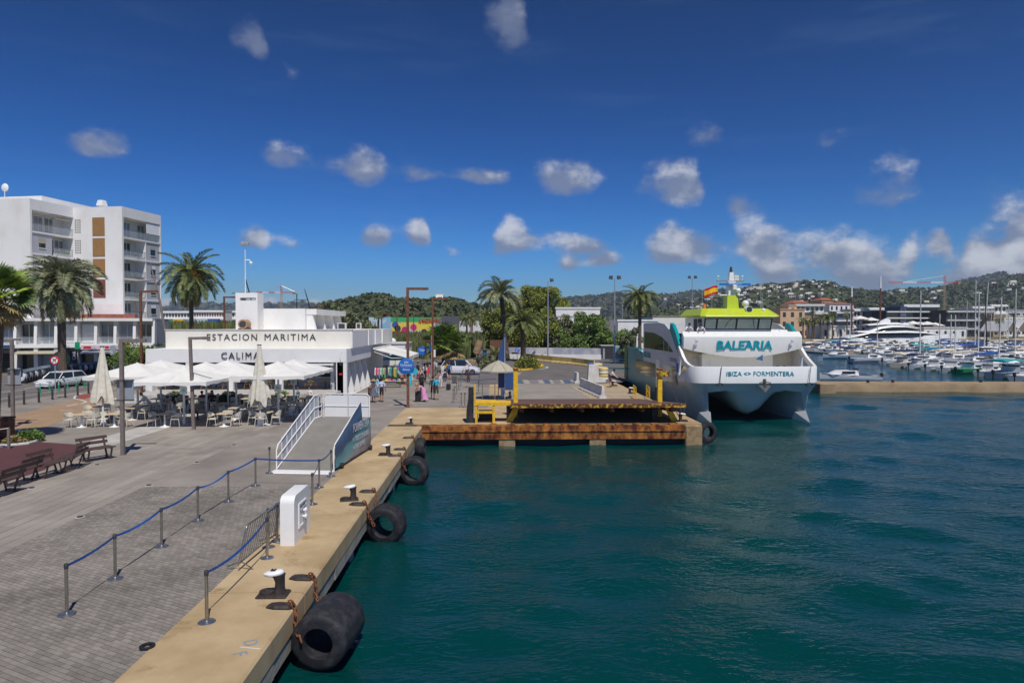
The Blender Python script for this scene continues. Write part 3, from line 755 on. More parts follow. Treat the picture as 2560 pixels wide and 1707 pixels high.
chain(drop(EP[6],(-3.9,34.6,.8)), 'chain holding the tyre at the far end of the quay', .035)
# painted letters and small lids on the paving
mat('faded_blue', (.20,.29,.36), .9, var=.2, scale=9)
letters('painted_letter', 'F', .34, MATS['faded_blue'], quay, P(598,1636)+Vector((0,0,.016)), (0,0,R(-62)), .0)
letters('painted_letter', 'D', .34, MATS['faded_blue'], quay, P(625,1608)+Vector((0,0,.016)), (0,0,R(-62)), .0)
ln = MB(); a, b = P(600,1618), P(650,1623); ln.obox((a+b)/2+Vector((0,0,.014)), ((b-a).length,.03,.002), math.atan2((b-a).y,(b-a).x)); ln.build('painted_line', MATS['concrete_pale'], quay)
def lid(pos, r, label, m='dark'):
    o = thing('ground_light', label, 'ground light', pos, 0, 'round ground lights in the paving')
    q = MB(); q.lathe([(r*1.5,0),(r*1.5,.008),(r,.014)], 18); q.build('rim', MATS['concrete'], o, 40)
    d = MB(); d.lathe([(r,.012),(r*.9,.035),(r*.4,.045)], 16); d.build('dome', MATS[m], o, 40)
for k, (x, y) in enumerate(((200,1293),(372,1214),(492,1157),(585,1113))): lid(P(x,y)+Vector((0,0,.004)), .09, 'round ground light beside the inner queue row, %s from the camera' % ORD[k])
for k, (x, y) in enumerate(((80,1221),(243,1163))): lid(P(x,y)+Vector((0,0,.006)), .09, 'round ground light near the benches, the %s one' % ('left' if k == 0 else 'right'))
o = thing('drain_ring', 'black round drain ring where paving meets the sandy strip', 'drain', P(368,1618))
q = MB(); q.lathe([(.13,0),(.13,.04),(.10,.055),(.07,.04),(.07,.0)], 20); q.build('ring', MATS['black'], o, 40)

# ================================================================ passenger gangway with the banner
def gangway():
    mat('gang_deck', (.215,.205,.185), .8, var=.08, scale=2, bump=.2)
    mat('gang_panel', (.52,.53,.56), .7, var=.06)
    o = thing('boarding_ramp', 'white railed boarding ramp with grey deck and printed banner', 'boarding ramp', (-6.2,26.3,ZQ)); o.rotation_euler = (0,0,R(-6))
    W, H, L0, L1 = 2.2, 1.42, 4.0, 4.95
    d = MB(); d.prism([(.0,.03),(L0,H),(L1,H),(L1,H-.1),(L0,H-.1),(.35,0),(0,0)], -W, 0, 'yz'); d.build('deck', MATS['gang_deck'], o)
    s = MB(); s.prism([(-.42,.0),(-.38,.03),(.02,.05),(.02,0)], -W-.12, .06, 'yz'); s.build('sill', MATS['white_metal'], o)
    for x in (-W+.05, -.05):
        for y in (1.9, L0, L1-.06):
            z = min(H, H*y/L0)-.1
            l = MB(); l.box(x-.04,y-.04,0,x+.04,y+.04,z); l.build('leg', MATS['white_metal'], o)
    def rail(x, path, posts, nm):
        r = MB(); r.tube(path, .026, 8); r.build(nm, MATS['white_metal'], o, 60)
    hh = 1.08
    def dz(y): return min(H, H*max(0,y)/L0)
    # left rail: top, middle, foot rails and balusters, with grey infill panels
    x = -W-.03
    top = [(x,.0,.03),(x,.0,.80),(x,.14,1.0),(x,L0,H+hh),(x,L1-.08,H+hh),(x,L1,H+hh-.12),(x,L1,H)]
    rail(x, top, 0, 'hand_rail')
    for f in (.52,.06): rail(x, [(x,.02,f*.9+.03),(x,L0,H+f*1.0),(x,L1,H+f*1.0)], 0, 'middle_rail')
    for k in range(9):
        y = .5 + k*.5; b = MB(); b.cyl((x,y,dz(y)+.06),(x,y,dz(y)+hh*(.97 if y < L0 else 1)),.016,n=6); b.build('baluster', MATS['white_metal'], o)
        if k < 8:
            y2 = y+.5; p = MB(); p.prism([(y+.02,dz(y)+.08),(y2-.02,dz(y2)+.08),(y2-.02,dz(y2)+hh-.06),(y+.02,dz(y)+hh-.06)], x-.012, x-.004, 'yz'); p.build('infill_panel', MATS['gang_panel'], o)
    # end gate
    y = L1
    g = MB(); g.tube([(-W+.06,y,H),(-W+.06,y,H+hh-.12),(-W+.18,y,H+hh),(-.12,y,H+hh),(0,y,H+hh-.12),(0,y,.1)], .026, 8); g.tube([(-W+.06,y,H+.52),(0,y,H+.52)], .018, 6); g.cyl((-1.0,y,H),(-1.0,y,H+hh),.016,n=6); g.build('end_gate', MATS['white_metal'], o, 60)
    for (a,b) in ((-W+.1,-1.03),(-.97,-.04)):
        p = MB(); p.box(a,y+.012,H+.03,b,y+.02,H+hh-.06); p.build('gate_panel', MATS['white_wall'], o)
    # right rail with the banner
    x = .04
    rail(x, [(x,.0,.03),(x,.0,.86),(x,.14,1.04),(x,3.45,dz(3.45)+hh),(x,3.5,dz(3.5)+.1)], 0, 'hand_rail')
    mb = MB(); n = 24; ring0 = []; ring1 = []
    def topz(y): return (1.0 + (dz(3.5)+hh-1.0)*y/3.5) if y < 3.55 else dz(L1)+.05
    ys = [.06 + (L1-.1)*k/n for k in range(n+1)]
    rings = []
    for y in ys:
        cols = []
        for j in range(9):
            t = j/8; z = .12 + (topz(y)-.12)*t
            cols.append((x+.03+.012*math.sin(y*5+j*.7)+.01*math.sin(j*2.1+y*2), y, z))
        rings.append(cols)
    mb.loft(rings, False, False, 0, closed=False)
    m = bpy.data.materials.new('banner_print'); m.use_nodes = True; nt = m.node_tree; N = nt.nodes; L = nt.links; b = N['Principled BSDF']; b.inputs['Roughness'].default_value = .6
    tc = N.new('ShaderNodeTexCoord'); sp = N.new('ShaderNodeSeparateXYZ'); L.new(tc.outputs['Object'], sp.inputs[0])
    nz = N.new('ShaderNodeTexNoise'); nz.inputs['Scale'].default_value = 1.6; nz.inputs['Detail'].default_value = 6; L.new(tc.outputs['Object'], nz.inputs['Vector'])
    ad = N.new('ShaderNodeMath'); ad.operation = 'MULTIPLY_ADD'; L.new(sp.outputs[1], ad.inputs[0]); ad.inputs[1].default_value = -.25; L.new(sp.outputs[2], ad.inputs[2])
    a2 = N.new('ShaderNodeMath'); a2.operation = 'MULTIPLY_ADD'; L.new(nz.outputs[0], a2.inputs[0]); a2.inputs[1].default_value = .5; L.new(ad.outputs[0], a2.inputs[2])
    mr = N.new('ShaderNodeMapRange'); L.new(a2.outputs[0], mr.inputs[0]); mr.inputs[1].default_value = -.6; mr.inputs[2].default_value = 1.8
    cr = N.new('ShaderNodeValToRGB'); e = cr.color_ramp.elements
    e[0].position = 0; e[0].color = (.20,.17,.17,1); e[1].position = 1; e[1].color = (.03,.08,.20,1)
    for p, c in ((.22,(.30,.31,.31,1)),(.34,(.14,.34,.35,1)),(.5,(.10,.28,.32,1)),(.56,(.04,.09,.17,1)),(.66,(.05,.11,.22,1)),(.78,(.10,.19,.33,1))): q = e.new(p); q.color = c
    L.new(mr.outputs[0], cr.inputs[0]); L.new(cr.outputs[0], b.inputs['Base Color'])
    ban = mb.build('banner', m, o, 60); ban['label'] = 'sea blue printed banner with white lettering'
    mat('banner_white', (.60,.63,.68), .6)
    rot = (R(90), 0, R(90))
    xx = x+.065
    letters('lettering', 'FORMENTERA', .50, MATS['banner_white'], ban, (xx,3.35,1.32), rot, .001, .012, squash=.72)
    letters('lettering', '>> TICKETS ON BOARD', .30, MATS['banner_white'], ban, (xx,3.3,.86), rot, .001, .003, squash=.72)
    letters('lettering', '>> EVERY 30 MIN', .30, MATS['banner_white'], ban, (xx,3.0,.52), rot, .001, .003, squash=.72)
    w = MB(); w.lathe([(.03,-.05),(.12,-.05),(.12,.05),(.03,.05)], 14, (.16,.6,.12), axis='x'); w.build('wheel', MATS['black'], o, 40)
    w = MB(); w.lathe([(.03,-.05),(.12,-.05),(.12,.05),(.03,.05)], 14, (.16,4.55,.12), axis='x'); w.build('wheel', MATS['black'], o, 40)
    k = MB(); k.box(.03,.3,.06,.09,L1-.2,.12); k.build('side_beam', MATS['dark'], o)
gangway()

# ================================================================ benches, planter, litter bin
def make_bench():
    t = thing('park_bench', '', 'bench')
    for k in range(4):
        s = MB(); y = -.20 + k*.135; s.cbox(-.55,y-.058,.43,.55,y+.058,.47,.008); s.build('seat_slat', MATS['bench_wood'], t)
    for k in range(2):
        s = MB(); z = .62 + k*.17; y = .33 + k*.05; s.obox((0,y,z),(1.1,.03,.115),0,0,R(-16)); s.build('back_slat', MATS['bench_wood'], t)
    for x in (-.40,.40):
        f = MB()
        f.obox((x,-.19,.215),(.06,.025,.46),0,0,R(14)); f.obox((x,.21,.42),(.06,.03,.90),0,0,R(-18)); f.obox((x,.03,.015),(.07,.40,.03)); f.obox((x,.02,.41),(.06,.50,.03))
        f.build('side_frame', MATS['bench_wood'], t)
    return t
b0 = make_bench()
bl = [((4,1236),R(-90),'brown slatted bench cut off by the left picture border'),((52,1208),R(-88),'brown slatted bench turned away, second from the left border'),((126,1190),R(84),'brown slatted bench with its seat towards the quay, third from the left'),
      ((178,1170),R(-80),'brown slatted bench turned away, fourth from the left'),((243,1150),R(58),'brown slatted bench nearest the square lamp post')]
for k, (p, rz, l) in enumerate(bl): place(b0, k > 0, P(*p)+Vector((0,0,.012)), rz, l, 'park benches beside the red deck').scale = (1.15,1.15,1.1)
# ================================================================ planter at the left border
def planter():
    o = thing('planter_bed', 'kerbed planter bed with dry soil at the left border', 'planter', P(30,1112))
    pts = [P(*p)-P(30,1112) for p in ((-60,1122),(20,1117),(70,1112),(98,1104),(95,1092),(60,1082),(0,1078),(-60,1080))]
    mb = MB(); mb.prism([(p.x,p.y) for p in pts], .0, .10, 'xy'); mb.build('soil', MATS['soil'], o)
    k = MB(); k.tube([(p.x,p.y,.07) for p in pts+[pts[0]]], .07, 6, 0, False); k.build('kerb', MATS['concrete_pale'], o)
planter()
mat('leaf_fresh', (.13,.22,.04), .6, var=.3, scale=5, objvar=.35); mat('leaf_dry', (.36,.29,.12), .8, var=.25, scale=5, objvar=.3)
def leaf_mesh(name, n, rad, h, ls, m, rng, up=.4, base=0.0):
    vs, fs = [], []
    for k in range(n):
        a = rng.uniform(0,6.28); r = rad*math.sqrt(rng.random()); z = base + h*(rng.random()**.8)*(1-.6*(r/rad)**2)
        c = Vector((r*math.cos(a), r*math.sin(a), z)); d = Vector((math.cos(a)+rng.uniform(-.8,.8), math.sin(a)+rng.uniform(-.8,.8), rng.uniform(-.2,1)*up*2)).normalized()
        s = d.cross(Vector((rng.uniform(-1,1),rng.uniform(-1,1),rng.uniform(-1,1)))).normalized(); L = ls*rng.uniform(.6,1.3); w = L*.3
        o = len(vs); vs += [c-d*L*.5, c+s*w, c+d*L*.5, c-s*w]; fs.append((o,o+1,o+2,o+3))
    me = bpy.data.meshes.new(name); me.from_pydata([tuple(v) for v in vs], [], fs); me.materials.append(m); return me
rng0 = random.Random(21)
def shrub(pos, rad, h, n, ls, label, m, cat='shrub', name='low_shrub', group=None):
    o = thing(name, label, cat, pos, 0, group); link('foliage', leaf_mesh('foliage', n, rad, h, ls, m, rng0), o)
    s = MB(); s.cyl((0,0,0),(0,0,h*.6),.03,.012,6); s.build('stem', MATS['hair_brown'], o); return o
shrub(P(74,1104)+Vector((0,0,.08)), .62, .55, 900, .13, 'bright green leafy shrub at the corner of the planter', MATS['leaf_fresh'])
shrub(P(2,1100)+Vector((0,0,.08)), .5, .5, 500, .13, 'green leafy shrub in the planter at the picture border', MATS['leaf_fresh'])
shrub(P(36,1112)+Vector((0,0,.06)), .45, .42, 500, .16, 'dry yellow grass tuft beside the rope post', MATS['leaf_dry'], 'grass tuft', 'dry_grass')
def bin_and_rope():
    o = thing('litter_bin', 'rusty corten litter bin at the left border', 'bin', P(6,1100))
    b = MB(); b.cbox(-.42,-.3,.0,.42,.3,1.05,.04); b.build('body', MATS['corten'], o); l = MB(); l.cbox(-.46,-.34,1.06,.46,.34,1.14,.03); l.build('lid', MATS['corten'], o)
    r = thing('rope_post', 'square taupe post with pale rope beside the planter', 'post', P(22,1122))
    b = MB(); b.cbox(-.05,-.05,0,.05,.05,.98,.01); b.build('shaft', MATS['taupe_metal'], r)
    t = MB(); t.tube([(-1.4,-.3,.80),(-.9,-.2,.83),(-.4,-.1,.9),(0,-.06,.95),(.0,.06,.93)], .018, 6); t.build('rope', MATS['fabric_cream'], r, 60)
bin_and_rope()

# ================================================================ lamp posts
def lamp_post(label, pos, h, arm, m, low=None, box=None, sec=.15, name='lamp_post', group=None, lean=0):
    o = thing(name, label, 'lamp post', pos, 0, group); o.rotation_euler = (0, lean, 0); s = sec/2
    b = MB(); b.cbox(-s*1.5,-s*1.5,0,s*1.5,s*1.5,.03,.01); b.build('foot_plate', MATS[m], o)
    p = MB(); p.cbox(-s,-s,.03,s,s,h,.01); p.build('mast', MATS[m], o)
    a = MB(); x0, x1 = (s, arm) if arm > 0 else (arm, -s); a.box(x0,-s*.9,h-sec,x1,s*.9,h-.004); A = a.build('arm', MATS[m], o)
    g = MB(); c = arm*.62; g.box(min(c,arm*.92),-s*.6,h-sec-.015,max(c,arm*.92),s*.6,h-sec); g.build('light_panel', MATS['lamp_glass'], A)
    if low:
        z, l = low; q = MB(); x0, x1 = (l,-s) if l < 0 else (s,l); q.box(x0,-s*.7,z-.12,x1,s*.7,z); q.build('low_arm', MATS[m], o)
    if box:
        z0, z1, w, dx = box; q = MB(); q.cbox(dx-w/2,s+.03,z0,dx+w/2,s+.12,z1,.03); B = q.build('sign_box', MATS['grey_box'], o)
        for z in (z0+.03,z1-.06):
            f = MB(); f.box(dx-w/2-.01,-s-.01,z,dx+w/2+.01,s+.13,z+.03); f.build('bracket', MATS['dark'], B)
    return o
lamp_post('square taupe lamp post with grey sign box between benches and terrace', P(307,1138), 5.05, 1.05, 'taupe_metal', box=(2.35,3.3,.72,.06))
lamp_post('slightly leaning taupe lamp post in front of the parasols', P(484,1074), 5.0, 1.05, 'taupe_metal', lean=R(-1.6))
lamp_post('taupe lamp post with grey sign box near the left border', P(33,1068), 4.85, -1.25, 'taupe_metal', low=(4.9,.45), box=(2.3,3.25,.72,.0))
CG = 'rust brown street lamps'
lamp_post('tall rust brown lamp post carrying the round blue port sign', P(1020,1018), 8.2, 1.42, 'corten', low=(5.2,-.95), sec=.17, name='street_lamp', group=CG)
lamp_post('tall rust brown lamp post behind the round taxi sign', P(1082,962), 8.2, 1.42, 'corten', low=(4.2,-.95), sec=.17, name='street_lamp', group=CG)
def far_lamp(px, ytop, Y, label, arm=1.42, low=None):
    g = Q(px, ytop, Y); lamp_post(label, (g.x, Y, ZQ), g.z-ZQ, arm, 'corten', low=low, sec=.17, name='street_lamp', group=CG)
far_lamp(351, 726, 58, 'rust brown street lamp standing before the apartment block'); far_lamp(560, 741, 78, 'rust brown street lamp left of the white roof tower')
far_lamp(954, 782, 105, 'rust brown street lamp behind the kiosk roof, leftmost of the distant ones'); far_lamp(992, 785, 125, 'distant rust brown street lamp before the painted wall', -.6)
far_lamp(1034, 786, 140, 'distant rust brown street lamp, middle of the painted wall'); far_lamp(1090, 790, 150, 'distant rust brown street lamp near the dark end of the painted wall', -.6)
far_lamp(785, 765, 95, 'rust brown street lamp showing above the white roof'); far_lamp(1176, 790, 150, 'distant rust brown street lamp beside the far palms', -.6)

# ================================================================ station building
def station():
    o = thing('station_building', 'low white ferry station building with dark lettering and roof tower', 'building', (0,0,0))
    W = MATS['white_wall']; C = MATS['cream_wall']
    def part(nm, boxes, m, par=o):
        mb = MB()
        for b in boxes: mb.box(*b)
        return mb.build(nm, m, par)
    xl, xr = -27.2, -11.6
    part('fascia', [(xl,54,3.86,xr,54.35,4.92)], W)
    part('roof', [(xl,54.35,4.55,xr,64.6,4.90)], W)
    part('left_wall', [(xl,54.35,ZQ,xl+.3,64.6,4.55)], W)
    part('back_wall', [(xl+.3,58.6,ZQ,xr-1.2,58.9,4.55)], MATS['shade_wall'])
    part('terrace_floor', [(xl+.3,50.4,ZQ,xr-.45,58.6,1.62)], MATS['concrete'])
    part('step', [(xl+.3,50.0,ZQ,xr-.45,50.4,1.40)], MATS['concrete_pale'])
    for x, w in ((-27.0,.5),(-23.9,.45),(-20.7,.45),(-16.9,.55),(-12.15,.55)):
        part('column', [(x-w/2,54.02,1.62 if x < -12.5 else ZQ,x+w/2,54.33,3.86)], W)
    # dining room glazing with frames
    for (a,b) in ((-26.6,-24.2),(-23.6,-21.0),(-20.4,-17.3),(-16.5,-12.6)):
        g = part('window', [(a,57.5,2.45,b,57.52,3.8)], MATS['glass'])
        part('frame', [(a-.06,57.42,3.8,b+.06,57.5,3.88),(a-.06,57.42,2.37,b+.06,57.5,2.45),((a+b)/2-.03,57.42,2.45,(a+b)/2+.03,57.5,3.8)], W, g)
        part('dado', [(a,57.5,1.62,b,57.6,2.37)], MATS['grey_wall'])
    part('poster', [(-21.7,57.40,1.9,-20.75,57.43,3.1)], mat('poster_print', (.35,.05,.12), .6, scale=9, c2=(.05,.09,.35), thr=(.42,.58)))
    part('awning_box', [(-16.3,53.75,3.62,-12.6,53.98,3.76)], MATS['white_metal'])
    # right side wall with fins and deep windows
    part('side_band', [(xr-.3,54.36,3.80,xr,64.6,4.549)], W); part('side_wall', [(xr-1.5,55.0,ZQ,xr-1.2,64.6,4.55)], MATS['grey_wall'])
    part('corner_pillar', [(xr-.75,54.02,ZQ,xr,54.34,3.859)], W)
    for y in (56.9,59.4,61.9,64.3):
        f = MB(); f.prism([(xr-1.2,ZQ),(xr,ZQ),(xr-.02,ZQ+.4),(xr-.55,3.80),(xr-1.2,3.80)], y-.12, y+.12, 'xz'); f.build('fin', W, o)
    for (a,b) in ((57.2,59.1),(59.7,61.6),(62.2,64.0)):
        g = part('window', [(xr-1.19,a,2.2,xr-1.17,b,3.7)], MATS['glass_pale']); part('sill', [(xr-1.2,a-.05,2.1,xr-.95,b+.05,2.2)], W, g)
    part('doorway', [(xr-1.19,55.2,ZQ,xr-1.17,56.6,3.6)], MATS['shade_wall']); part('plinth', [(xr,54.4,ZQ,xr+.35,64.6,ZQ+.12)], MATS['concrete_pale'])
    # upper block
    part('upper_block', [(-26.4,55.6,4.9,-11.5,70.0,6.38)], C); part('upper_extension', [(-18.0,70.0,4.9,-11.35,76.5,6.36)], C)
    part('upper_side', [(-11.5,55.62,4.93,-11.46,69.9,6.34)], W)
    part('lower_extension', [(-18.0,64.62,ZQ,-12.4,76.4,4.9)], W)
    part('coping', [(-26.46,55.54,6.38,-11.44,55.8,6.44)], MATS['shade_wall'])
    for y in (62.5, 66.0, 70.1, 72.5): part('downpipe', [(-11.46,y,4.95,-11.38,y+.09,6.3)], W)
    dk = mat('sign_letters', (.055,.045,.04), .6)
    letters('lettering', 'ESTACION', .6, dk, o, (-21.1,55.57,5.80), (R(90),0,0), .015, .0, spacing=1.25, width=4.0, height=.52)
    letters('lettering', 'MARITIMA', .6, dk, o, (-16.45,55.57,5.80), (R(90),0,0), .015, .0, spacing=1.25, width=4.1, height=.52)
    letters('lettering', 'CALIMA', .6, dk, o, (-19.85,53.93,4.40), (R(90),0,0), .02, .0, spacing=1.25, width=2.95, height=.50)
    part('pillar_sign', [(-12.2,53.99,2.85,-11.95,54.015,3.0)], MATS['red'])
    # roof tower with its slot, and the roof house
    tx0, tx1, ty0, ty1, tz = -23.2, -21.25, 62.0, 63.6, 9.68
    part('tower', [(tx0,ty0,6.3,tx1,ty1,8.98),(tx0,ty0,9.24,tx1,ty1,tz),(tx0,ty0,8.98,tx0+.38,ty1,9.24),(tx1-.12,ty0,8.98,tx1,ty1,9.24)], W)
    part('roof_house', [(tx1,63.6,6.3,-17.45,76.6,8.3)], W)
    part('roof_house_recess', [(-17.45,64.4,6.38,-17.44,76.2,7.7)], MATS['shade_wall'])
    for y in (64.2,67.8,71.6,75.4):
        f = MB(); f.prism([(-17.44,6.38),(-16.55,6.38),(-16.9,7.75),(-17.44,7.75)], y-.15, y+.15, 'xz'); f.build('roof_fin', W, o)
    part('roof_house_band', [(-17.44,64.0,7.75,-16.5,76.6,8.28)], W)
    v = MB(); v.lathe([(.30,-.5),(.42,-.5),(.42,.45),(.36,.5)], 20, (-22.15,61.3,6.86), axis='y'); V = v.build('vent_drum', mat('drum_tan', (.36,.22,.12), .5, var=.2), o, 40)
    h = MB(); h.lathe([(.29,-.52),(.29,-.3)], 20, (-22.15,61.3,6.86), axis='y'); h.build('drum_hole', MATS['dark'], V, 40)
    part('drum_cradle', [(-22.6,60.9,6.38,-21.7,61.7,6.5)], MATS['rust'])
    for (px,y,wd) in ((854,60,.75),(896,66,.5)):
        p = Q(px,815,y); A = part('air_conditioner', [(p.x-wd/2,y,6.38,p.x+wd/2,y+.4,6.98)], MATS['concrete_pale']); part('grille', [(p.x-wd/2+.1,y-.012,6.48,p.x+wd/2-.1,y,6.9)], MATS['dark'], A)
    # camera on the corner
    k = MB(); k.tube([(-12.0,53.98,4.7),(-12.0,53.8,4.75),(-12.0,53.7,4.6),(-12.0,53.7,3.9)], .02, 6); K = k.build('camera_arm', MATS['white_metal'], o, 60)
    k = MB(); k.lathe([(.05,3.6),(.09,3.7),(.09,3.85),(.03,3.9)], 10, (-12.0,53.7,0)); k.build('camera_dome', MATS['dark'], K, 40)
    # mast with floodlights and camera on the tower
    m = MB(); m.cyl((-22.6,62.8,9.68),(-22.6,62.8,13.9),.05,.035,8); mm = m.build('roof_mast', MATS['white_metal'], o, 60)
    for x in (-.16,.16):
        f = MB(); f.lathe([(.05,-.16),(.2,-.12),(.22,.05),(.1,.12)], 12, (-22.6+x,62.7,14.15), axis='y'); f.build('floodlight', MATS['grey_box'], mm, 40)
    k = MB(); k.tube([(-22.6,62.8,12.65),(-22.3,62.8,12.7),(-22.12,62.8,12.6)], .05, 8); k.ball((-22.08,62.8,12.42),.15); k.build('dome_camera', MATS['white_paint'], mm, 60)
station()

# ================================================================ parasols
def parasol_mesh(S, rise, val):
    mb = MB(); n = 12; h = S/2
    def edge(k, i): 
        t = i/n*2-1; return [(t*h,-h),(h,t*h),(-t*h,h),(-h,-t*h)][k]
    rings = []
    for r, z in ((.03,rise),(.05,rise*.985),(.35,rise*.62),(.7,rise*.26),(1,0)):
        ring = []
        for k in range(4):
            for i in range(n):
                x, y = edge(k,i); t = abs(i/n*2-1); sag = -.05*r*(1-t)*(1-r*.3)
                ring.append((x*r, y*r, z+sag))
        rings.append(ring)
    last = []
    for k in range(4):
        for i in range(n):
            x, y = edge(k,i); last.append((x*1.005, y*1.005, -val - .03*math.sin(i*1.6+k)))
    rings.append(last)
    mb.loft(rings, False, False); return mb.mesh('canopy', MATS['fabric_white'], 35)
canopy_data = parasol_mesh(4.1, .66, .20)
def parasol(px, py_peak, Y, label, zpeak=None, board=None):
    c = Q(px, py_peak, Y); o = thing('terrace_parasol', label, 'parasol', (c.x, Y, ZQ), 0, 'open white terrace parasols'); H = c.z-ZQ; o.rotation_euler = (0,0,R(random.uniform(-3,3)))
    link('canopy', canopy_data, o, (0,0,H-.66))
    p = MB(); p.cbox(-.05,-.05,.06,.05,.05,H-.05,.01); p.build('pole', MATS['white_metal'], o)
    b = MB(); b.cbox(-.4,-.4,0,.4,.4,.06,.02); b.build('base', MATS['grey_box'], o)
    f = MB(); f.lathe([(.05,H-.04),(.09,H),(.03,H+.05)], 10); f.build('finial', MATS['white_metal'], o, 40)
    for k in range(8):
        a = k*math.pi/4; L = 1.98*(1.414 if k % 2 else 1); r = MB()
        r.tube([(0,0,H-.06),(L*math.cos(a),L*math.sin(a),H-.66)], .015, 5); r.build('rib', MATS['white_metal'], o)
    if board:
        m = thing('menu_board', board, 'sign', (c.x, Y-.06, ZQ+1.75)); q = MB(); q.cbox(-.21,-.02,0,.21,.02,.42,.01); q.build('panel', MATS['white_sign'], m)
        q = MB(); q.lathe([(.11,-.024),(.11,-.021)], 16, (0,0,.22), axis='y'); q.build('logo', MATS['pale_teal'], m)
parasol(459,918,38.9,'open white parasol at the front with a drooping corner, leaning lamp before it', board='small white menu board with a blue logo on the front parasol pole')
parasol(343,908,41.8,'open white parasol at the left end of the terrace', board='small grey menu board on the leftmost parasol pole')
parasol(695,905,40.3,'open white parasol at the front right of the terrace', board='small white menu board right of the closed parasol')
parasol(590,912,42.2,'open white parasol in the middle behind the closed parasol')
parasol(401,901,46.0,'open white parasol in the second row on the left')
parasol(515,906,44.4,'open white parasol in the second row, left of the middle', board='small grey menu board in the shade beside the leaning lamp')
parasol(569,901,48.0,'open white parasol farthest back against the building')
parasol(734,900,44.6,'open white parasol at the right rear corner of the terrace', board='small grey menu board below the right rear parasol')
def closed_parasol(px, ytop, ybase, label, seed):
    g = P(px, ybase); o = thing('closed_parasol', label, 'parasol', g, 0, 'closed cream parasols'); rg = random.Random(seed)
    H = Q(px, ytop, g.y).z - ZQ; mb = MB(); N_ = 48; rings = []
    ph = [rg.uniform(0,6.28) for _ in range(4)]
    for j in range(14):
        t = j/13; z = H - .08 - t*(H-1.45); r = .10 + .48*t**1.1 if t < .93 else .58-.04*(t-.93)*14
        ring = []
        for k in range(N_):
            a = 2*math.pi*k/N_; fold = .28*t*(math.cos(a*8+ph[0])*.6+.4*math.cos(a*5+ph[1]+t*2)); drop = (.22*math.cos(a*4+ph[2])-.1*math.cos(a*8+ph[0]))*max(0,(t-.75)/.25)
            rr = r*(1+fold); ring.append((rr*math.cos(a), rr*.85*math.sin(a), z+drop))
        rings.append(ring)
    mb.loft(rings, True, False); mb.build('folded_canopy', MATS['fabric_cream'], o, 60)
    p = MB(); p.lathe([(.05,.05),(.045,H-.03)], 10); p.build('pole', MATS['white_metal'], o, 40); b = MB(); b.lathe([(.16,0),(.14,.25),(.06,.55),(.05,.6)], 12); b.build('base', MATS['white_metal'], o, 40)
    f = MB(); f.cbox(-.12,-.03,H-.05,.12,.03,H+.02,.01); f.build('cap', MATS['dark'], o)
    for k in range(4):
        a = k*math.pi/2+.4; q = MB(); q.tube([(0,0,H-.3),(.3*math.cos(a),.25*math.sin(a),1.75)], .014, 5); q.build('strut', MATS['white_metal'], o)
closed_parasol(258, 866, 1062, 'tall closed cream parasol beside the grey sign box', 1)
closed_parasol(650, 862, 1064, 'tall closed cream parasol before the station lettering', 2)

# ================================================================ terrace tables and chairs
def make_chair(nm='terrace_chair', m='chair'):
    t = thing(nm, '', 'chair')
    s = MB(); s.cbox(-.24,-.24,.43,.24,.22,.46,.03); s.build('seat', MATS[m], t)
    b = MB(); rings = []
    for k in range(15):
        a = R(-20 + 220*k/14); hh = .80 if 3 <= k <= 11 else .80-.05*min(3,abs(3-k) if k < 3 else k-11)
        x, y = .28*math.cos(a), .04+.24*math.sin(a); lo = .56 if 2 <= k <= 12 else .60
        rings.append([(x*.92,y*.92,lo),(x*.98,y*.98,lo),(x*1.06,y*1.06,hh),(x*1.0,y*1.0,hh)])
    b.loft(rings); b.build('backrest', MATS[m], t, 50)
    for sx in (-1,1):
        for sy in (-1,1):
            q = MB(); q.cyl((sx*.21,sy*.18,.60 if sy < 0 else .56),(sx*.27,sy*.26,0),.018,.014,6); q.build('leg', MATS[m], t)
    return t
ch0 = make_chair(); ch_n = [0]
def chair(x, y, rz, label):
    place(ch0, ch_n[0] > 0, (x,y,ZQ+.008), rz, label, 'beige terrace chairs'); ch_n[0] += 1
def make_table():
    t = thing('terrace_table', '', 'table')
    q = MB(); q.cbox(-.36,-.36,.72,.36,.36,.75,.05); q.build('table_top', MATS['table_wood'], t)
    q = MB(); q.lathe([(.055,.1),(.045,.35),(.045,.72)], 10); q.build('column', MATS['white_metal'], t, 40)
    q = MB(); q.lathe([(.27,0),(.26,.02),(.09,.06),(.055,.1)], 16); q.build('foot', MATS['white_metal'], t, 40)
    return t
tb0 = make_table(); tb_n = [0]
def table(p, label, sides, phrase):
    rz = random.uniform(-.12,.12); place(tb0, tb_n[0] > 0, (p.x,p.y,ZQ+.008), rz, label, 'wooden terrace tables'); tb_n[0] += 1
    for s in sides:
        dx, dy, a, w = {'l':(-.62,0,R(90),'left of'),'r':(.62,0,R(-90),'right of'),'b':(0,.6,0,'behind'),'f':(0,-.62,R(180),'in front of')}[s]
        chair(p.x+dx+random.uniform(-.06,.06), p.y+dy+random.uniform(-.08,.08), a+random.uniform(-.25,.25), 'beige terrace chair %s %s' % (w, phrase))
fr = [(204,1068,'lrb'),(286,1067,'lrb'),(412,1067,'lrb'),(560,1066,'lrb'),(664,1062,'lfr')]
for k, (x,y,s) in enumerate(fr): table(P(x,y), 'wooden terrace table, %s from the left in the sunny front row' % ORD[k], s, 'the %s front row table from the left' % ORD[k])
sr = [(330,1050,'lrb'),(250,1046,'lb'),(589,1050,'lrb'),(698,1047,'lr'),(726,1037,'lr')]
for k, (x,y,s) in enumerate(sr): table(P(x,y), 'wooden terrace table, number %s of the second row' % ORD[k], s, 'the %s second row table' % ORD[k])
kk = 0
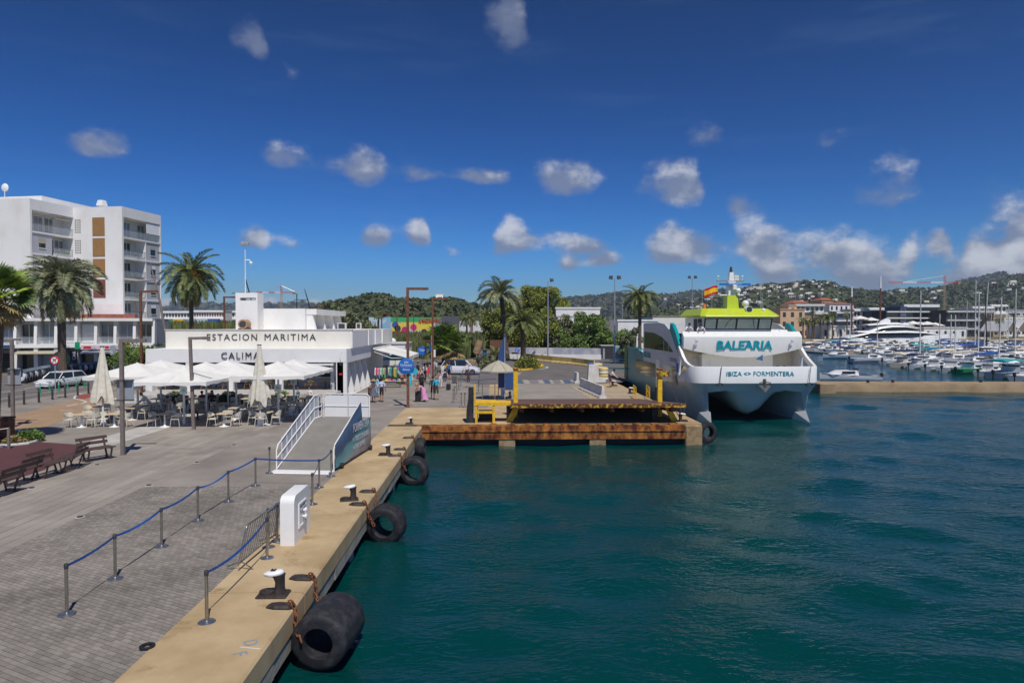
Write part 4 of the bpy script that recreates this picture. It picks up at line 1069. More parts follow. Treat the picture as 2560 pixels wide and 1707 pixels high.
for Y in (43.2,46.0,48.4):
    for X in (-22.6,-20.2,-16.9,-14.4,-12.6):
        if (Y,X) in ((43.2,-22.6),): continue
        table(Vector((X+random.uniform(-.2,.2),Y,0)), 'shaded terrace table number %s under the parasols counted from the front' % ORD[kk], 'lr' if kk % 2 else 'lrb', 'shaded table %s under the parasols' % ORD[kk]); kk += 1
# wicker seats on the raised floor
wk0 = make_chair('wicker_chair', 'wicker'); wk = 0
for X in (-25.6,-22.3,-18.9,-15.8,-13.6):
    T = thing('dining_table', 'warm wooden dining table %s from the left on the raised station floor' % ORD[[-25.6,-22.3,-18.9,-15.8,-13.6].index(X)], 'table', (X,55.3,1.62), 0, 'dining tables on the raised floor')
    q = MB(); q.cbox(-.5,-.35,.71,.5,.35,.75,.03); q.build('table_top', MATS['wicker'], T); q = MB(); q.lathe([(.25,0),(.06,.05),(.05,.71)], 10); q.build('column', MATS['dark'], T)
    for s, w in ((-1,'left'),(1,'right')):
        place(wk0, wk > 0, (X+s*.85,55.3,1.62), R(90)*-s, 'tan wicker chair on the %s of the %s dining table' % (w, ORD[wk//2]), 'wicker chairs on the raised floor'); wk += 1
# low planter wall with dark screens in the shade
for k, (X, w) in enumerate(((-22.8,1.8),(-19.0,2.2),(-15.2,2.4))):
    o = thing('screen_planter', 'dark planter box %s from the left under the parasols' % ORD[k], 'planter', (X,49.3,ZQ)); q = MB(); q.cbox(-w/2,-.2,0,w/2,.2,.62,.03); q.build('box', MATS['dark'], o)
    link('foliage', leaf_mesh('foliage', 260, .5, .35, .14, MATS['leaf_fresh'], rng0, base=.6), o)
# ================================================================ catamaran ferry
def ferry():
    mat('ship_white', (.81,.81,.78), .28, scale=2.0, detail=8, c2=(.70,.69,.63), thr=(.55,.85), coat=.2, stretch=(1,1,.15))
    mat('ship_grey', (.55,.56,.60), .35, var=.05, scale=.5)
    mat('ship_cream', (.66,.61,.50), .5, var=.05)
    mat('hull_teal', (.015,.20,.24), .3, scale=.5, c2=(.03,.28,.32)); mat('hull_green', (.10,.17,.02), .4)
    mat('bridge_glass', (.62,.64,.52), .15, var=.15, scale=1.2, spec=.7)  # pale green reflection is put into the glass base colour
    mat('brown_glass', (.16,.125,.08), .08, scale=.9, c2=(.05,.09,.10), stretch=(1,.4,3), spec=.8)
    SW, SG, SC = MATS['ship_white'], MATS['ship_grey'], MATS['ship_cream']
    o = thing('catamaran_ferry', 'white twin hulled passenger ferry with lime bridge roof and teal lettering', 'ferry', (18.38,47.0,0), R(.8))
    # ---- hulls
    def xo(y): return np.interp(y, [0,.15,.4,.9,1.6,30], [3.7,4.1,4.36,4.56,4.66,4.68])
    ys = [0,.15,.4,.9,1.6,2.6,4,6,9,14,22.5]; rings = []
    for y in ys:
        w = .05 + .62*min(1,y/5.5)**.8; zc = np.interp(y, [0,.4,.9,1.6,2.6,4,6,9,14,30], [2.05,1.25,.62,.35,.28,.35,.6,1.0,1.4,1.6]); zt = 2.2; X = xo(y); k = 3.45
        wi = .05 + 1.15*min(1,y/6.5)**.9; half = [(0,zc),(.62,zc+.14*(zt-zc)),(1.2,zc+.52*(zt-zc)),(1.75,zt-.12),(2.1,zt),(k-wi-.06,zt-.15),(k-wi*.95,1.0),(k-wi*.6,.05),(k,-.9),(k+w*.6,.05),(k+w*.95,.9),(k+w*.95+(X-k-w*.95)*.62,1.9),(X-.02,2.5),(X,2.76)]
        fd = max(0, 1-y/4.0)
        def yo(x, z):                                     # the bow undercuts below the band, the stems rake forward again
            if z > 1.85: return min(.55, (2.76-z)*.80)*fd
            return (.55 if x < 2.5 else np.interp(z, [-.9,0,1.85], [-.15,-.05,.5]))*fd
        ring = [(x,y+yo(x,z),z) for x,z in half] + [(-x,y+yo(x,z),z) for x,z in reversed(half[1:])]
        rings.append(ring)
    mb = MB(); mb.loft(rings); mb.build('hull', mat('hull_shade', (.50,.57,.58), .3, var=.05, scale=.8, coat=.2), o, 38)  # white hull tinted teal grey: shade and water bounce put into the colour
    for s in (-1,1):
        f = MB(); k = 3.45*s
        f.add([(k-.42,.9,.62),(k+.42,.9,.62),(k,-.55,.03),(k-.5,1.6,-.5),(k+.5,1.6,-.5),(k,-.5,-.5),(k-.48,1.3,.1),(k+.48,1.3,.1),(k,.06,.80)], [(0,8,2),(8,1,2),(0,2,5,3),(1,4,5,2),(0,1,8),(0,3,4,1)])
        f.build('bow_foot', SW, o)
    # ---- bulwark round the bow
    plan = [(3.66,-.02),(4.05,.10),(4.34,.34),(4.54,.75),(4.64,1.25),(4.67,1.9),(4.68,3.0),(4.68,4.4)]
    plan = [(-x,y) for x,y in reversed(plan)] + [(-3.0,-.07),(-1.5,-.11),(0,-.12),(1.5,-.11),(3.0,-.07)] + plan
    rings = []
    for i,(x,y) in enumerate(plan):
        d = Vector((x,y-3)).normalized(); top = np.interp(y, [-.2,.6,1.2,1.9,3,4.4], [3.90,3.90,3.80,3.25,3.12,3.1]); t = .14
        rings.append([(x,y,2.74),(x,y,top-.05),(x-d.x*.03,y-d.y*.03,top),(x-d.x*t,y-d.y*t,top),(x-d.x*t,y-d.y*t,2.74)])
    mb = MB(); mb.loft(rings); mb.build('bulwark', SW, o, 40)
    mb = MB(); mb.add([(x*.97,y+.1,2.95) for x,y in plan]+[(4.5,6,2.95),(-4.5,6,2.95)], [tuple(range(len(plan)+2))]); mb.build('foredeck', SC, o)
    # ---- swept arms with teal caps
    for s in (-1,1):
        path = [(.55,3.72,.30),(1.1,3.80,.34),(1.8,4.02,.36),(2.5,4.38,.36),(3.1,4.82,.36),(3.6,5.25,.36)]
        def arm(path, nm, m, w0=.20):
            rings = []
            for i,(y,z,h) in enumerate(path):
                a = path[max(0,i-1)]; b = path[min(len(path)-1,i+1)]; t = Vector((b[0]-a[0],b[1]-a[1])).normalized(); n = Vector((-t.y,t.x)); x = xo(y)
                q = [(n*h*.5),(n*-h*.5)]
                rings.append([(s*x,y+q[1].x,z+q[1].y),(s*(x-w0),y+q[1].x,z+q[1].y),(s*(x-w0),y+q[0].x,z+q[0].y),(s*x,y+q[0].x,z+q[0].y)])
            mb = MB(); mb.loft(rings); mb.build(nm, m, o, 40)
        arm(path, 'bow_arm', SW)
        arm([(3.45,5.12,.62),(4.3,5.85,.78),(5.1,6.42,.80),(5.7,6.62,.7)], 'arm_cap', MATS['teal'], .24)
    # ---- side walls
    for s in (-1,1):
        x0, x1 = (4.50,4.685)
        wall = [(3.2,2.77),(14.4,2.77),(14.4,6.95),(9.0,6.98),(7.2,6.86),(5.6,6.35),(4.6,5.62),(3.7,4.90),(3.2,4.55)]
        mb = MB(); mb.prism(wall, s*x0, s*x1, 'yz'); W = mb.build('side_wall', SG, o)  # grey-white side: its shade away from the sun is in the colour
        mb = MB(); mb.prism([(14.0,4.75),(14.0,6.20),(10.5,6.12),(8.0,5.82),(6.2,5.36),(4.6,4.72)], s*1*(x1+.004), s*(x1+.016), 'yz'); mb.build('upper_window', MATS['glass'], W)
        for y in (7.3,5.9):
            p = MB(); p.box(min(s*(x1+.016),s*(x1+.03)),y-.04,4.6,max(s*(x1+.016),s*(x1+.03)),y+.04,5.6); p.build('window_post', SG, W)
        for (a,b,z0,z1,m) in ((10.0,17.4,2.35,3.55,'brown_glass'),(3.6,8.0,2.30,3.65,'brown_glass')):
            p = MB(); p.prism([(a,z0+.12),(a+.2,z0),(b-.2,z0),(b,z0+.12),(b,z1-.12),(b-.2,z1),(a+.2,z1),(a,z1-.12)], s*(x1+.01), s*(x1+.025), 'yz'); p.build('lower_window', MATS[m], W)
        d = MB(); d.box(min(s*x1,s*(x1+.06)),8.4,1.6,max(s*x1,s*(x1+.06)),9.7,3.95); d.build('door', SW, W)
        st = MB(); st.prism([(14.4,2.0),(22.4,2.0),(22.4,4.45),(20.5,4.6),(16.5,4.6),(15.6,4.2),(14.4,4.2)], s*x0, s*(x1+.004), 'yz'); st.build('stern_wall', MATS['hull_teal'], o)
        g = MB(); g.prism([(21.2,1.4),(22.5,1.4),(22.5,4.6),(21.2,4.7)], s*(x1+.01), s*(x1+.05), 'yz'); g.build('stern_stripe', MATS['hull_green'], o)
        lw = MB(); lw.prism([(10.0,1.1),(22.4,1.1),(22.4,2.6),(17.6,2.6),(17.6,2.34),(10,2.34)], s*(x1-.14), s*(x1+.002), 'yz'); lw.build('lower_wall', MATS['hull_teal'] if s < 0 else SG, o)
    mb = MB(); mb.box(-4.5,14.2,2.7,4.5,14.4,6.9); mb.build('aft_wall', SG, o); mb = MB(); mb.box(-4.5,14.4,4.1,4.5,22.4,4.25); mb.build('aft_deck', SG, o)
    mb = MB(); mb.box(-4.5,22.2,1.0,4.5,22.4,4.3); mb.build('transom', MATS['hull_teal'], o)
    rot = (R(90),0,R(-90)); tl = mat('ship_teal_letters', (.0,.27,.34), .4, var=.03)
    letters('lettering', 'BALEARIA', 1.0, tl, o, (-4.70,12.9,4.18), rot, .004, .02, width=2.6, height=.52)
    letters('lettering', 'ECO AQUA', .5, MATS['grey_box'], o, (-4.70,4.6,4.12), rot, .004, .005, width=1.9, height=.36)
    # ---- bridge wing front panel with the company name
    nx = 18; rows = []
    for i in range(nx+1):
        x = -4.42 + 8.84*i/nx; zb = 4.40 + .66*(abs(x)/4.42)**1.7; yb = 2.55 + .25*(x/4.42)**2
        rows.append([(x,yb+1.6,zb+.02),(x,yb+.02,zb),(x,yb,zb+.04),(x,yb,5.92),(x,yb+.45,6.30),(x,yb+.55,6.30),(x,yb+.55,5.3)])
    mb = MB(); mb.loft(rows, True, True, 0, closed=False); mb.build('wing_front', SW, o, 30)
    mb = MB(); mb.box(-4.45,3.1,5.22,4.45,14.2,5.32); mb.build('wing_deck', SC, o)
    letters('lettering', 'BALEARIA', 1.0, tl, o, (0,2.515,5.30), (R(90),0,0), .01, .034, width=4.15, height=.68, shear=.10)
    mb = MB(); mb.obox((.20,2.515,5.595),(.40,.02,.09)); mb.build('letter_accent', tl, o)
    letters('lettering', 'IBIZA <> FORMENTERA', .5, tl, o, (.12,-.135,3.42), (R(90),0,0), .01, .0, width=4.75, height=.30)
    # ---- recessed cabin front
    mb = MB(); mb.box(-4.5,4.7,2.95,4.5,4.85,5.2); mb.build('cabin_front', SC, o)
    mb = MB(); mb.box(-2.7,3.9,2.95,2.7,4.7,4.62); mb.build('cabin_panel', SW, o)
    for x in (2.95,3.4,3.95):
        p = MB(); p.prism([(x-.14,3.0),(x+.14,3.0),(x+.14,3.55)]+[(x+.14*math.cos(a),3.55+.14*math.sin(a)) for a in (R(45),R(90),R(135))]+[(x-.14,3.55)], 4.66, 4.69, 'xz'); p.build('porthole', MATS['glass'], o)
    mb = MB(); mb.box(-3.15,4.64,3.1,-2.8,4.69,4.3); mb.build('cabin_door', SG, o)
    mb = MB(); mb.tube([(-3.9,4.6,3.55),(-3.9,4.4,3.55)], .14, 10); mb.build('horn', MATS['dark'], o, 40)
    # ---- bridge
    mb = MB(); mb.prism([(4.0,5.32),(8.6,5.32),(8.6,7.36),(3.72,7.36),(4.0,6.42)], -2.6, 2.6, 'yz'); B = mb.build('bridge', SW, o)
    fr = MB()
    def fp(x, t): return (x, 4.0-.28*t-.015, 6.44+.86*t)
    xs = [-2.55,-1.62,-.12,1.55,2.55]
    fr.add([fp(-2.58,0),fp(2.58,0),fp(2.58,1),fp(-2.58,1)], [(0,1,2,3)]); fr.build('window_band', MATS['dark'], B)
    for a,b in zip(xs[:-1],xs[1:]):
        p = MB(); q = [Vector(fp(a+.07,.09)),Vector(fp(b-.07,.09)),Vector(fp(b-.07,.92)),Vector(fp(a+.07,.92))]; p.add([v-Vector((0,.012,0)) for v in q], [(0,1,2,3)]); W = p.build('window', MATS['bridge_glass'], B)
    for xx, e in ((-.5,-.9),(1.1,1.35)):
        w = MB(); w.tube([(xx,3.70,7.26),((xx+e)/2-.1,3.72,7.0),(e-.1,3.86,6.6)], .018, 5); w.build('wiper', MATS['black'], B)
    for s in (-1,1):
        p = MB(); p.box(min(s*2.602,s*2.62),4.3,6.35,max(s*2.602,s*2.62),5.3,7.25); p.build('side_window', MATS['glass'], B)
        p = MB(); p.box(min(s*2.602,s*2.62),5.45,5.4,max(s*2.602,s*2.62),6.3,7.25); p.build('bridge_door', MATS['dark'], B)
    def ring(x, y0, y1, z, c=.5): return [(-x+c,y0,z),(x-c,y0,z),(x,y0+c,z),(x,y1,z),(-x,y1,z),(-x,y0+c,z)]
    mb = MB(); mb.loft([ring(2.75,3.35,8.8,7.37,.25), ring(2.98,3.15,9,7.42,.3), ring(2.98,3.2,9,7.50,.3), ring(2.55,4.1,8.6,8.02,.4), ring(2.3,4.4,8.4,8.05,.4)]); rf = mb.build('bridge_roof', MATS['lime'], o)
    # ---- mast
    def taper(nm, m, y0, z0, w0, d0, z1, w1, d1, par, x=0):
        q = MB(); q.loft([[(x-w0,y0-d0,z0),(x+w0,y0-d0,z0),(x+w0,y0+d0,z0),(x-w0,y0+d0,z0)],[(x-w1,y0-d1,z1),(x+w1,y0-d1,z1),(x+w1,y0+d1,z1),(x-w1,y0+d1,z1)]]); return q.build(nm, m, par)
    M = taper('mast', MATS['lime'], 5.4, 8.0, .46, .5, 9.08, .40, .4, o)
    taper('mast_middle', SW, 5.4, 9.08, .30, .34, 10.12, .28, .3, M); taper('mast_top', SW, 5.4, 10.2, .20, .2, 10.85, .15, .15, M)
    q = MB(); q.cbox(-.95,5.2,9.06,.95,5.6,9.13,.03); q.build('lower_spreader', SW, M); q = MB(); q.loft([[(-1.1,5.3,10.14),(1.0,5.3,10.14),(1.0,5.5,10.14),(-1.1,5.5,10.14)],[(-1.1,5.2,10.22),(1.0,5.2,10.22),(1.0,5.6,10.22),(-1.1,5.6,10.22)]]); q.build('upper_spreader', SW, M)
    q = MB(); q.cbox(-.05,4.75,9.5,.25,5.1,9.85,.04); q.build('radar_foot', SW, M)
    q = MB(); q.cbox(-1.05,4.84,9.83,1.35,5.02,9.99,.04); Rr = q.build('radar_bar', MATS['blue_sign'], M); letters('lettering', 'FURUNO', .1, MATS['white_sign'], Rr, (.15,4.83,9.91), (R(90),0,0), .002, 0, width=.95, height=.085)
    q = MB(); q.ball((.42,4.95,9.42),.20,12,8); q.build('dome', SW, M, 60); q = MB(); q.lathe([(.12,9.1),(.12,9.3)], 10, (.42,4.95,0)); q.build('dome_foot', SW, M)
    q = MB(); q.ball((.85,4.6,8.42),.26,12,8); q.build('dome', SW, M, 60)
    q = MB(); q.lathe([(.11,10.85),(.13,10.95),(.08,11.1),(.10,11.2),(.03,11.3)], 10, (0,5.4,0)); q.build('mast_light', MATS['dark'], M, 40)
    q = MB(); q.cyl((.25,5.4,10.2),(.25,5.4,11.75),.015,.008,6); q.build('whip_antenna', SG, M)
    q = MB(); q.cbox(.25,5.3,10.22,.62,5.6,10.62,.04); q.build('equipment_box', SC, M)
    for x in (-1.0,.9): q = MB(); q.lathe([(.015,10.22),(.015,10.5),(.09,10.52),(.07,10.6)], 8, (x,5.4,0)); q.build('sensor', SW, M, 40)
    q = MB(); q.lathe([(.12,-.3),(.25,-.3),(.27,.2),(.15,.3)], 14, (.78,3.95,7.95), axis='y'); q.build('searchlight', SW, rf, 40); q = MB(); q.lathe([(.22,-.31),(.2,-.305)], 14, (.78,3.95,7.95), axis='y'); q.build('searchlight_lens', MATS['glass'], rf)
    q = MB(); q.ball((1.95,3.9,7.9),.16,10,6); q.build('roof_camera', SW, rf, 60); q = MB(); q.tube([(-1.0,3.8,7.75),(-.8,3.75,7.86),(-.6,3.8,7.74)], .05, 6); q.build('roof_horn', SC, rf)
    for x,y,h in ((-2.3,5.2,1.9),(-1.75,4.6,1.5),(2.3,5,1.4),(2.6,6,1.6)): q = MB(); q.cyl((x,y,7.8),(x,y,7.8+h),.012,.008,5); q.build('whip_antenna', SG, rf)
    q = MB(); q.lathe([(.13,8.02),(.13,8.4),(.05,8.42)], 10, (-2.0,5.6,0)); q.build('smoke_buoy', MATS['orange'], rf, 40)
    # flag: red, yellow, red
    for k, (f0,f1,m) in enumerate(((0,.25,'flag_red'),(.25,.75,'flag_yellow'),(.75,1,'flag_red'))):
        if m not in MATS: mat(m, (.60,.01,.03) if 'red' in m else (.85,.52,.01), .8)
        q = MB(); rr = []
        for i in range(13):
            t = i/12; x = -1.05 - 1.0*t; zt = 9.83 - .10*t + .05*math.sin(t*5) - .12*t; h = .66
            yy = 5.35 + .09*math.sin(t*8); rr.append([(x,yy,zt-h*f0),(x-.0,yy+.012,zt-h*f0),(x,yy+.012,zt-h*f1),(x,yy,zt-h*f1)])
        q.loft(rr); q.build('flag_stripe', MATS[m], M)
    q = MB(); q.cyl((-1.03,5.4,9.1),(-1.03,5.4,10.2),.012,n=6); q.build('flag_halyard', SG, M)
    # ---- rafts, lamps, anchor, lines
    for k in range(2):
        q = MB(); q.lathe([(.25,-.72),(.38,-.66),(.40,-.2),(.42,0),(.40,.2),(.38,.66),(.25,.72)], 18, (3.55,5.0+k*1.0,6.05), axis='x'); q.build('life_raft', SW, o, 40)
        q = MB(); q.lathe([(.425,-.06),(.425,.06)], 18, (3.55,5.0+k*1.0,6.05), axis='x'); q.build('raft_strap', SG, o)
    q = MB(); q.cbox(2.8,4.7,5.32,4.3,6.6,5.62,.03); q.build('raft_cradle', SG, o)
    for x in (-3.55,3.55):
        q = MB(); q.obox((x,2.48,5.62),(.26,.10,.10),0,0,0,R(20)); q.obox((x-.08,2.50,5.44),(.12,.10,.30),0,0,0,R(25)); q.build('deck_lamp', SG, o)
    an = MB(); an.T = Matrix.Translation((-.5,0,0)); an.tube([(.9,-.18,3.05),(.9,-.2,2.55)], .10, 8); an.tube([(.40,-.24,2.62),(.55,-.26,2.80),(.9,-.28,2.86),(1.25,-.26,2.80),(1.40,-.24,2.62)], .035, 6); an.add([(.42,-.2,2.62),(1.38,-.2,2.62),(.9,-.34,2.12),(.9,-.02,2.55)], [(0,1,2),(0,2,3),(1,3,2),(0,3,1)])
    an.build('anchor', mat('anchor_grey', (.09,.09,.085), .6, var=.3), o, 40)
    for x in (-2.75,3.55):
        q = MB(); q.tube([(x+.12,-.16,3.92),(x+.04,-.17,3.3),(x-.02,-.2,2.72)], .022, 6); q.tube([(x-.02+.24*math.cos(a),-.22-.04*math.sin(a),2.66+.10*math.sin(a)) for a in [2*math.pi*k/12 for k in range(13)]], .032, 6); q.build('fender_line', MATS['black'], o, 60)
    q = MB(); q.cyl((.4,.15,3.9),(.4,.15,4.75),.014,n=6); bp = q.build('jack_staff', SG, o); q = MB(); q.T = Matrix.Translation((-.55,0,0)); q.add([(.93,.15,4.72),(.93,.16,4.30),(.45,.2,4.40),(.93,.165,4.72),(.93,.175,4.30),(.45,.215,4.40)], [(0,1,2),(3,5,4),(0,2,5,3),(1,4,5,2)]); q.build('pennant', mat('pennant_blue', (.06,.17,.32), .8), bp)
    # life vests and blue box in the left opening
    for k in range(7):
        q = MB(); y = 1.9+k*.17; q.tube([(-4.35,y,3.08),(-4.42,y+.03,3.45),(-4.36,y,3.75)], [.08,.10,.04], 7); q.build('life_vest', MATS['yellow_paint'] if k % 2 else SC, o, 50)
    q = MB(); q.cbox(-4.74,3.25,3.3,-4.688,3.75,3.95,.02); q.build('notice_box', MATS['blue_sign'], o)
    # rails on the wings
    for s in (-1,1):
        for z in (5.75,6.05): q = MB(); q.tube([(s*4.4,6.0,z),(s*4.4,10.5,z)], .02, 6); q.build('wing_rail', SG, o)
        q = MB(); q.box(min(s*4.1,s*4.15),4.2,5.32,max(s*4.1,s*4.15),5.0,6.15); q.build('wing_console', MATS['dark'], o)
    return o
ship = ferry()
def rope(pts, label, r=.03, m='dark', name='mooring_rope'):
    q = MB(); q.tube(pts, r, 6); return tag(q.build(name, MATS[m], None, 60), label, 'rope', 'mooring ropes of the ferry')
rope([(11.1,39.7,1.5),(11.8,43,1.6),(12.6,47.5,2.0),(13.3,50.2,2.4)], 'dark mooring rope from the pier bollard to the ferry side')
rope([(11.05,39.6,1.52),(12.2,43,1.7),(13.45,47.6,2.95)], 'thin dark mooring rope from the pier corner up to the ferry bow', .02)
# ================================================================ vehicle ramp on the pier
def linkspan():
    o = thing('vehicle_ramp', 'raised rusty vehicle ramp plate above the dark pit of the pier', 'ramp', (0,0,0))
    q = MB(); q.prism([(38.9,2.28),(51.5,1.19),(51.5,1.08),(38.9,2.08)], .95, 11.0, 'yz'); q.build('plate', MATS['rust_plate'], o)
    q = MB(); q.box(.93,38.80,2.06,11.02,38.898,2.27); q.build('front_edge', MATS['rust_yellow'], o)
    for k in range(6): q = MB(); x = 1.6+k*1.75; q.prism([(39.1,2.04),(51,1.06),(51,.9),(39.1,1.78)], x-.1, x+.1, 'yz'); q.build('girder', MATS['rust'], o)
    for x, s in ((1.32,1),(10.2,-1)):
        q = MB(); q.cbox(x-.14,41.6,ZQ,x+.14,41.9,4.05,.02); P1 = q.build('post', MATS['yellow_paint'], o)
        q = MB(); q.prism([(x-.16,2.0),(x+.16,2.0),(x+.45*-s+.2,ZQ-.05),(x+.45*-s-.2,ZQ-.05)], 39.75, 39.95, 'xz'); q.build('brace', MATS['yellow_paint'], P1)
        q = MB(); q.cbox(x-.17,41.55,4.05,x+.17,41.95,4.13,.02); q.build('post_cap', MATS['rust'], P1)
    q = MB(); q.box(9.95,41.5,3.62,10.75,41.58,3.98); q.build('post_sign', MATS['rust_yellow'], o)
    q = MB(); q.box(9.3,39.9,.5,9.6,40.3,1.9); q.build('ram', MATS['black'], o)
linkspan()
def gantry():
    o = thing('yellow_platform', 'yellow steel access platform with ladder left of the vehicle ramp', 'platform', (0,0,0)); Y = MATS['yellow_paint']
    for x in (-1.02,-.02):
        for y in (39.1,40.5): q = MB(); q.cbox(x-.07,y-.07,ZQ,x+.07,y+.07,2.18,.01); q.build('leg', Y, o)
    q = MB(); q.box(-1.15,39.0,2.18,.10,40.7,2.34); q.build('deck', Y, o); q = MB(); q.box(.10,39.3,2.14,.98,40.6,2.30); q.build('bridge_plate', Y, o)
    q = MB(); q.box(-.95,39.04,1.72,-.09,39.14,1.86); q.build('crossbar', Y, o)
    q = MB(); q.box(-1.13,39.02,2.34,-1.05,39.1,3.42); q.build('rail_post', Y, o)
    for x,y in ((-.7,40.6),(.05,40.6)): q = MB(); q.cyl((x,y,2.34),(x,y,3.35),.025,n=6); q.build('rail_post', MATS['steel'], o)
    q = MB(); q.tube([(-.7,40.6,2.6),(.05,40.6,2.6)], .02, 6); q.build('rail', MATS['tape_blue'], o)
    q = MB(); q.box(-.9,40.2,ZQ,-.1,40.6,1.75); q.build('back_board', MATS['black'], o)
    t = thing('rubber_curtain', 'dark hanging rubber sheet at the side of the yellow platform', 'curtain', (-1.32,39.5,ZQ+.01)); q = MB()
    q.loft([[(-.16+.03*math.sin(k*.7)-k*.012,-.3,2.0-k*.2),(.14,-.22,2.0-k*.2),(.12,.5,2.0-k*.2),(-.12+.03*math.sin(k*.7)-k*.012,.5,2.0-k*.2)] for k in range(11)]); q.build('sheet', MATS['rubber'], t, 50)
gantry()
def booth():
    c = P(1246,998); o = thing('market_umbrella', 'large beige octagonal umbrella over the boarding booth', 'umbrella', c)
    zr, zt, r = 2.20, 2.95, 1.42; rim = [(r*math.cos(R(22.5+45*k)), r*math.sin(R(22.5+45*k))) for k in range(8)]
    q = MB(); q.loft([[(x*.05,y*.05,zt) for x,y in rim],[(x*.55,y*.55,zt-.30) for x,y in rim],[(x,y,zr) for x,y in rim],[(x*1.0,y*1.0,zr-.10) for x,y in rim]], True, False); q.build('canopy', MATS['fabric_beige'], o)
    q = MB(); q.lathe([(.03,0),(.03,zt)], 8); q.build('pole', MATS['taupe_metal'], o)
    for x,y in rim: q = MB(); q.tube([(0,0,zt+.015),(x*.55,y*.55,zt-.285),(x,y,zr+.012)], .014, 5); q.build('rib', MATS['taupe_metal'], o)
    q = MB(); q.lathe([(.28,0),(.26,.08),(.05,.1)], 12); q.build('base', MATS['dark'], o)
    f = thing('feather_flag', 'tall dark blue feather flag behind the beige umbrella', 'flag', P(1262,998)); rr = []
    for k in range(14):
        t = k/13; z = .9+4.0*t; w = .50*math.sin(min(1,(1-t)*2.2+.05)*math.pi/2); x0 = .02; rr.append([(x0,0,z),(x0-w,.02+.05*math.sin(t*5),z-.12*w),(x0-w,.035+.05*math.sin(t*5),z-.12*w),(x0,.015,z)])
    q = MB(); q.loft(rr); q.build('cloth', mat('flag_navy', (.025,.07,.20), .7), f, 50); q = MB(); q.lathe([(.018,0),(.012,4.95)], 6); q.build('pole', MATS['white_metal'], f); q = MB(); q.cbox(-.25,-.25,0,.25,.25,.05,.02); q.build('foot', MATS['dark'], f)
    b = thing('information_board', 'dark blue information board beside the yellow ramp post', 'board', P(1275,975)); q = MB(); q.cbox(-.65,-.05,.12,.55,.05,1.65,.02); q.build('panel', MATS['flag_navy'], b)
    for x in (-.6,.5): q = MB(); q.box(x-.03,-.3,0,x+.03,.3,.12); q.build('foot', MATS['white_metal'], b)
    w = thing('white_booth_panel', 'narrow white booth panel below the beige umbrella', 'panel', P(1257,992)); q = MB(); q.cbox(-.16,-.05,0,.16,.3,1.9,.02); q.build('panel', MATS['white_metal'], w); q = MB(); q.box(-.17,-.06,1.0,.17,-.052,1.85); q.build('blue_print', MATS['blue_sign'], w)
    m = thing('small_bollard', 'small black bollard with chain beside the yellow ramp post', 'bollard', P(1275,997)); q = MB(); q.lathe([(.12,0),(.12,.25),(.07,.3),(.08,.55),(.03,.6)], 10); q.build('body', MATS['black'], m, 40); q = MB(); q.tube([(0,0,.5),(-.35,.1,.3),(-.6,.1,.62)], .02, 5); q.build('chain', MATS['dark'], m)
booth()
def jersey(pos, rz, label, m, L=1.7, h=.85, group=None, face_mat=None):
    o = thing('concrete_barrier', label, 'concrete barrier', pos, rz, group); prof = [(-.28,0),(.28,0),(.28,.10),(.12,.34),(.08,h),(-.08,h),(-.12,.34),(-.28,.10)]
    q = MB(); q.prism(prof, -L/2, L/2, 'yz' if False else 'xz'); q.build('block', MATS[m], o)
    for y in (-L*.3,L*.3): q = MB(); q.box(-.285,y-.12,0,.285,y+.12,.07); q.build('lift_slot', MATS['dark'], o)
    if face_mat: q = MB(); q.prism([(-.272,.14),(-.132,.36),(-.098,h-.08),(-.102,h-.08),(-.142,.36),(-.292,.12)], -L*.38, L*.38, 'xz'); q.build('grey_face', MATS[face_mat], o)  # thin grey sheet over one long face of the block
    return o
mat('barrier_white', (.66,.64,.60), .8, var=.12, scale=2); mat('barrier_yellow', (.66,.48,.17), .8, var=.18, scale=1); mat('barrier_grey', (.28,.28,.29), .85, var=.15)
a, b = P(1452,972), P(1508,997)
for k in range(4):
    t = (k+.5)/4; p = a.lerp(b, t); d = b-a; jersey(p+Vector((0,0,.02)), math.atan2(d.y,d.x)-R(90), 'white concrete barrier, %s from the road in the row of four beside the planking' % ORD[k], 'barrier_white', (b-a).length/4-.08, .95, 'white concrete barriers beside the planking', 'barrier_grey')
jersey(P(1441,958)+Vector((0,0,.02)), R(4), 'single white concrete barrier seen end on beside the painted squares', 'barrier_white', 1.4, 1.05)
yp = [P(*p) for p in ((1262,890),(1300,897),(1340,902),(1385,907),(1430,911),(1462,915),(1486,919))]
n = 0
for i in range(len(yp)-1):
    d = yp[i+1]-yp[i]; m_ = max(1, round(d.length/2.6))
    for j in range(m_):
        p = yp[i].lerp(yp[i+1], (j+.5)/m_); jersey(p+Vector((0,0,.02)), math.atan2(d.y,d.x)-R(90), 'yellow concrete barrier, %s from the left in the curved row round the roundabout' % ORD[min(n,19)], 'barrier_yellow', d.length/m_-.05, .95, 'yellow concrete barriers round the roundabout'); n += 1
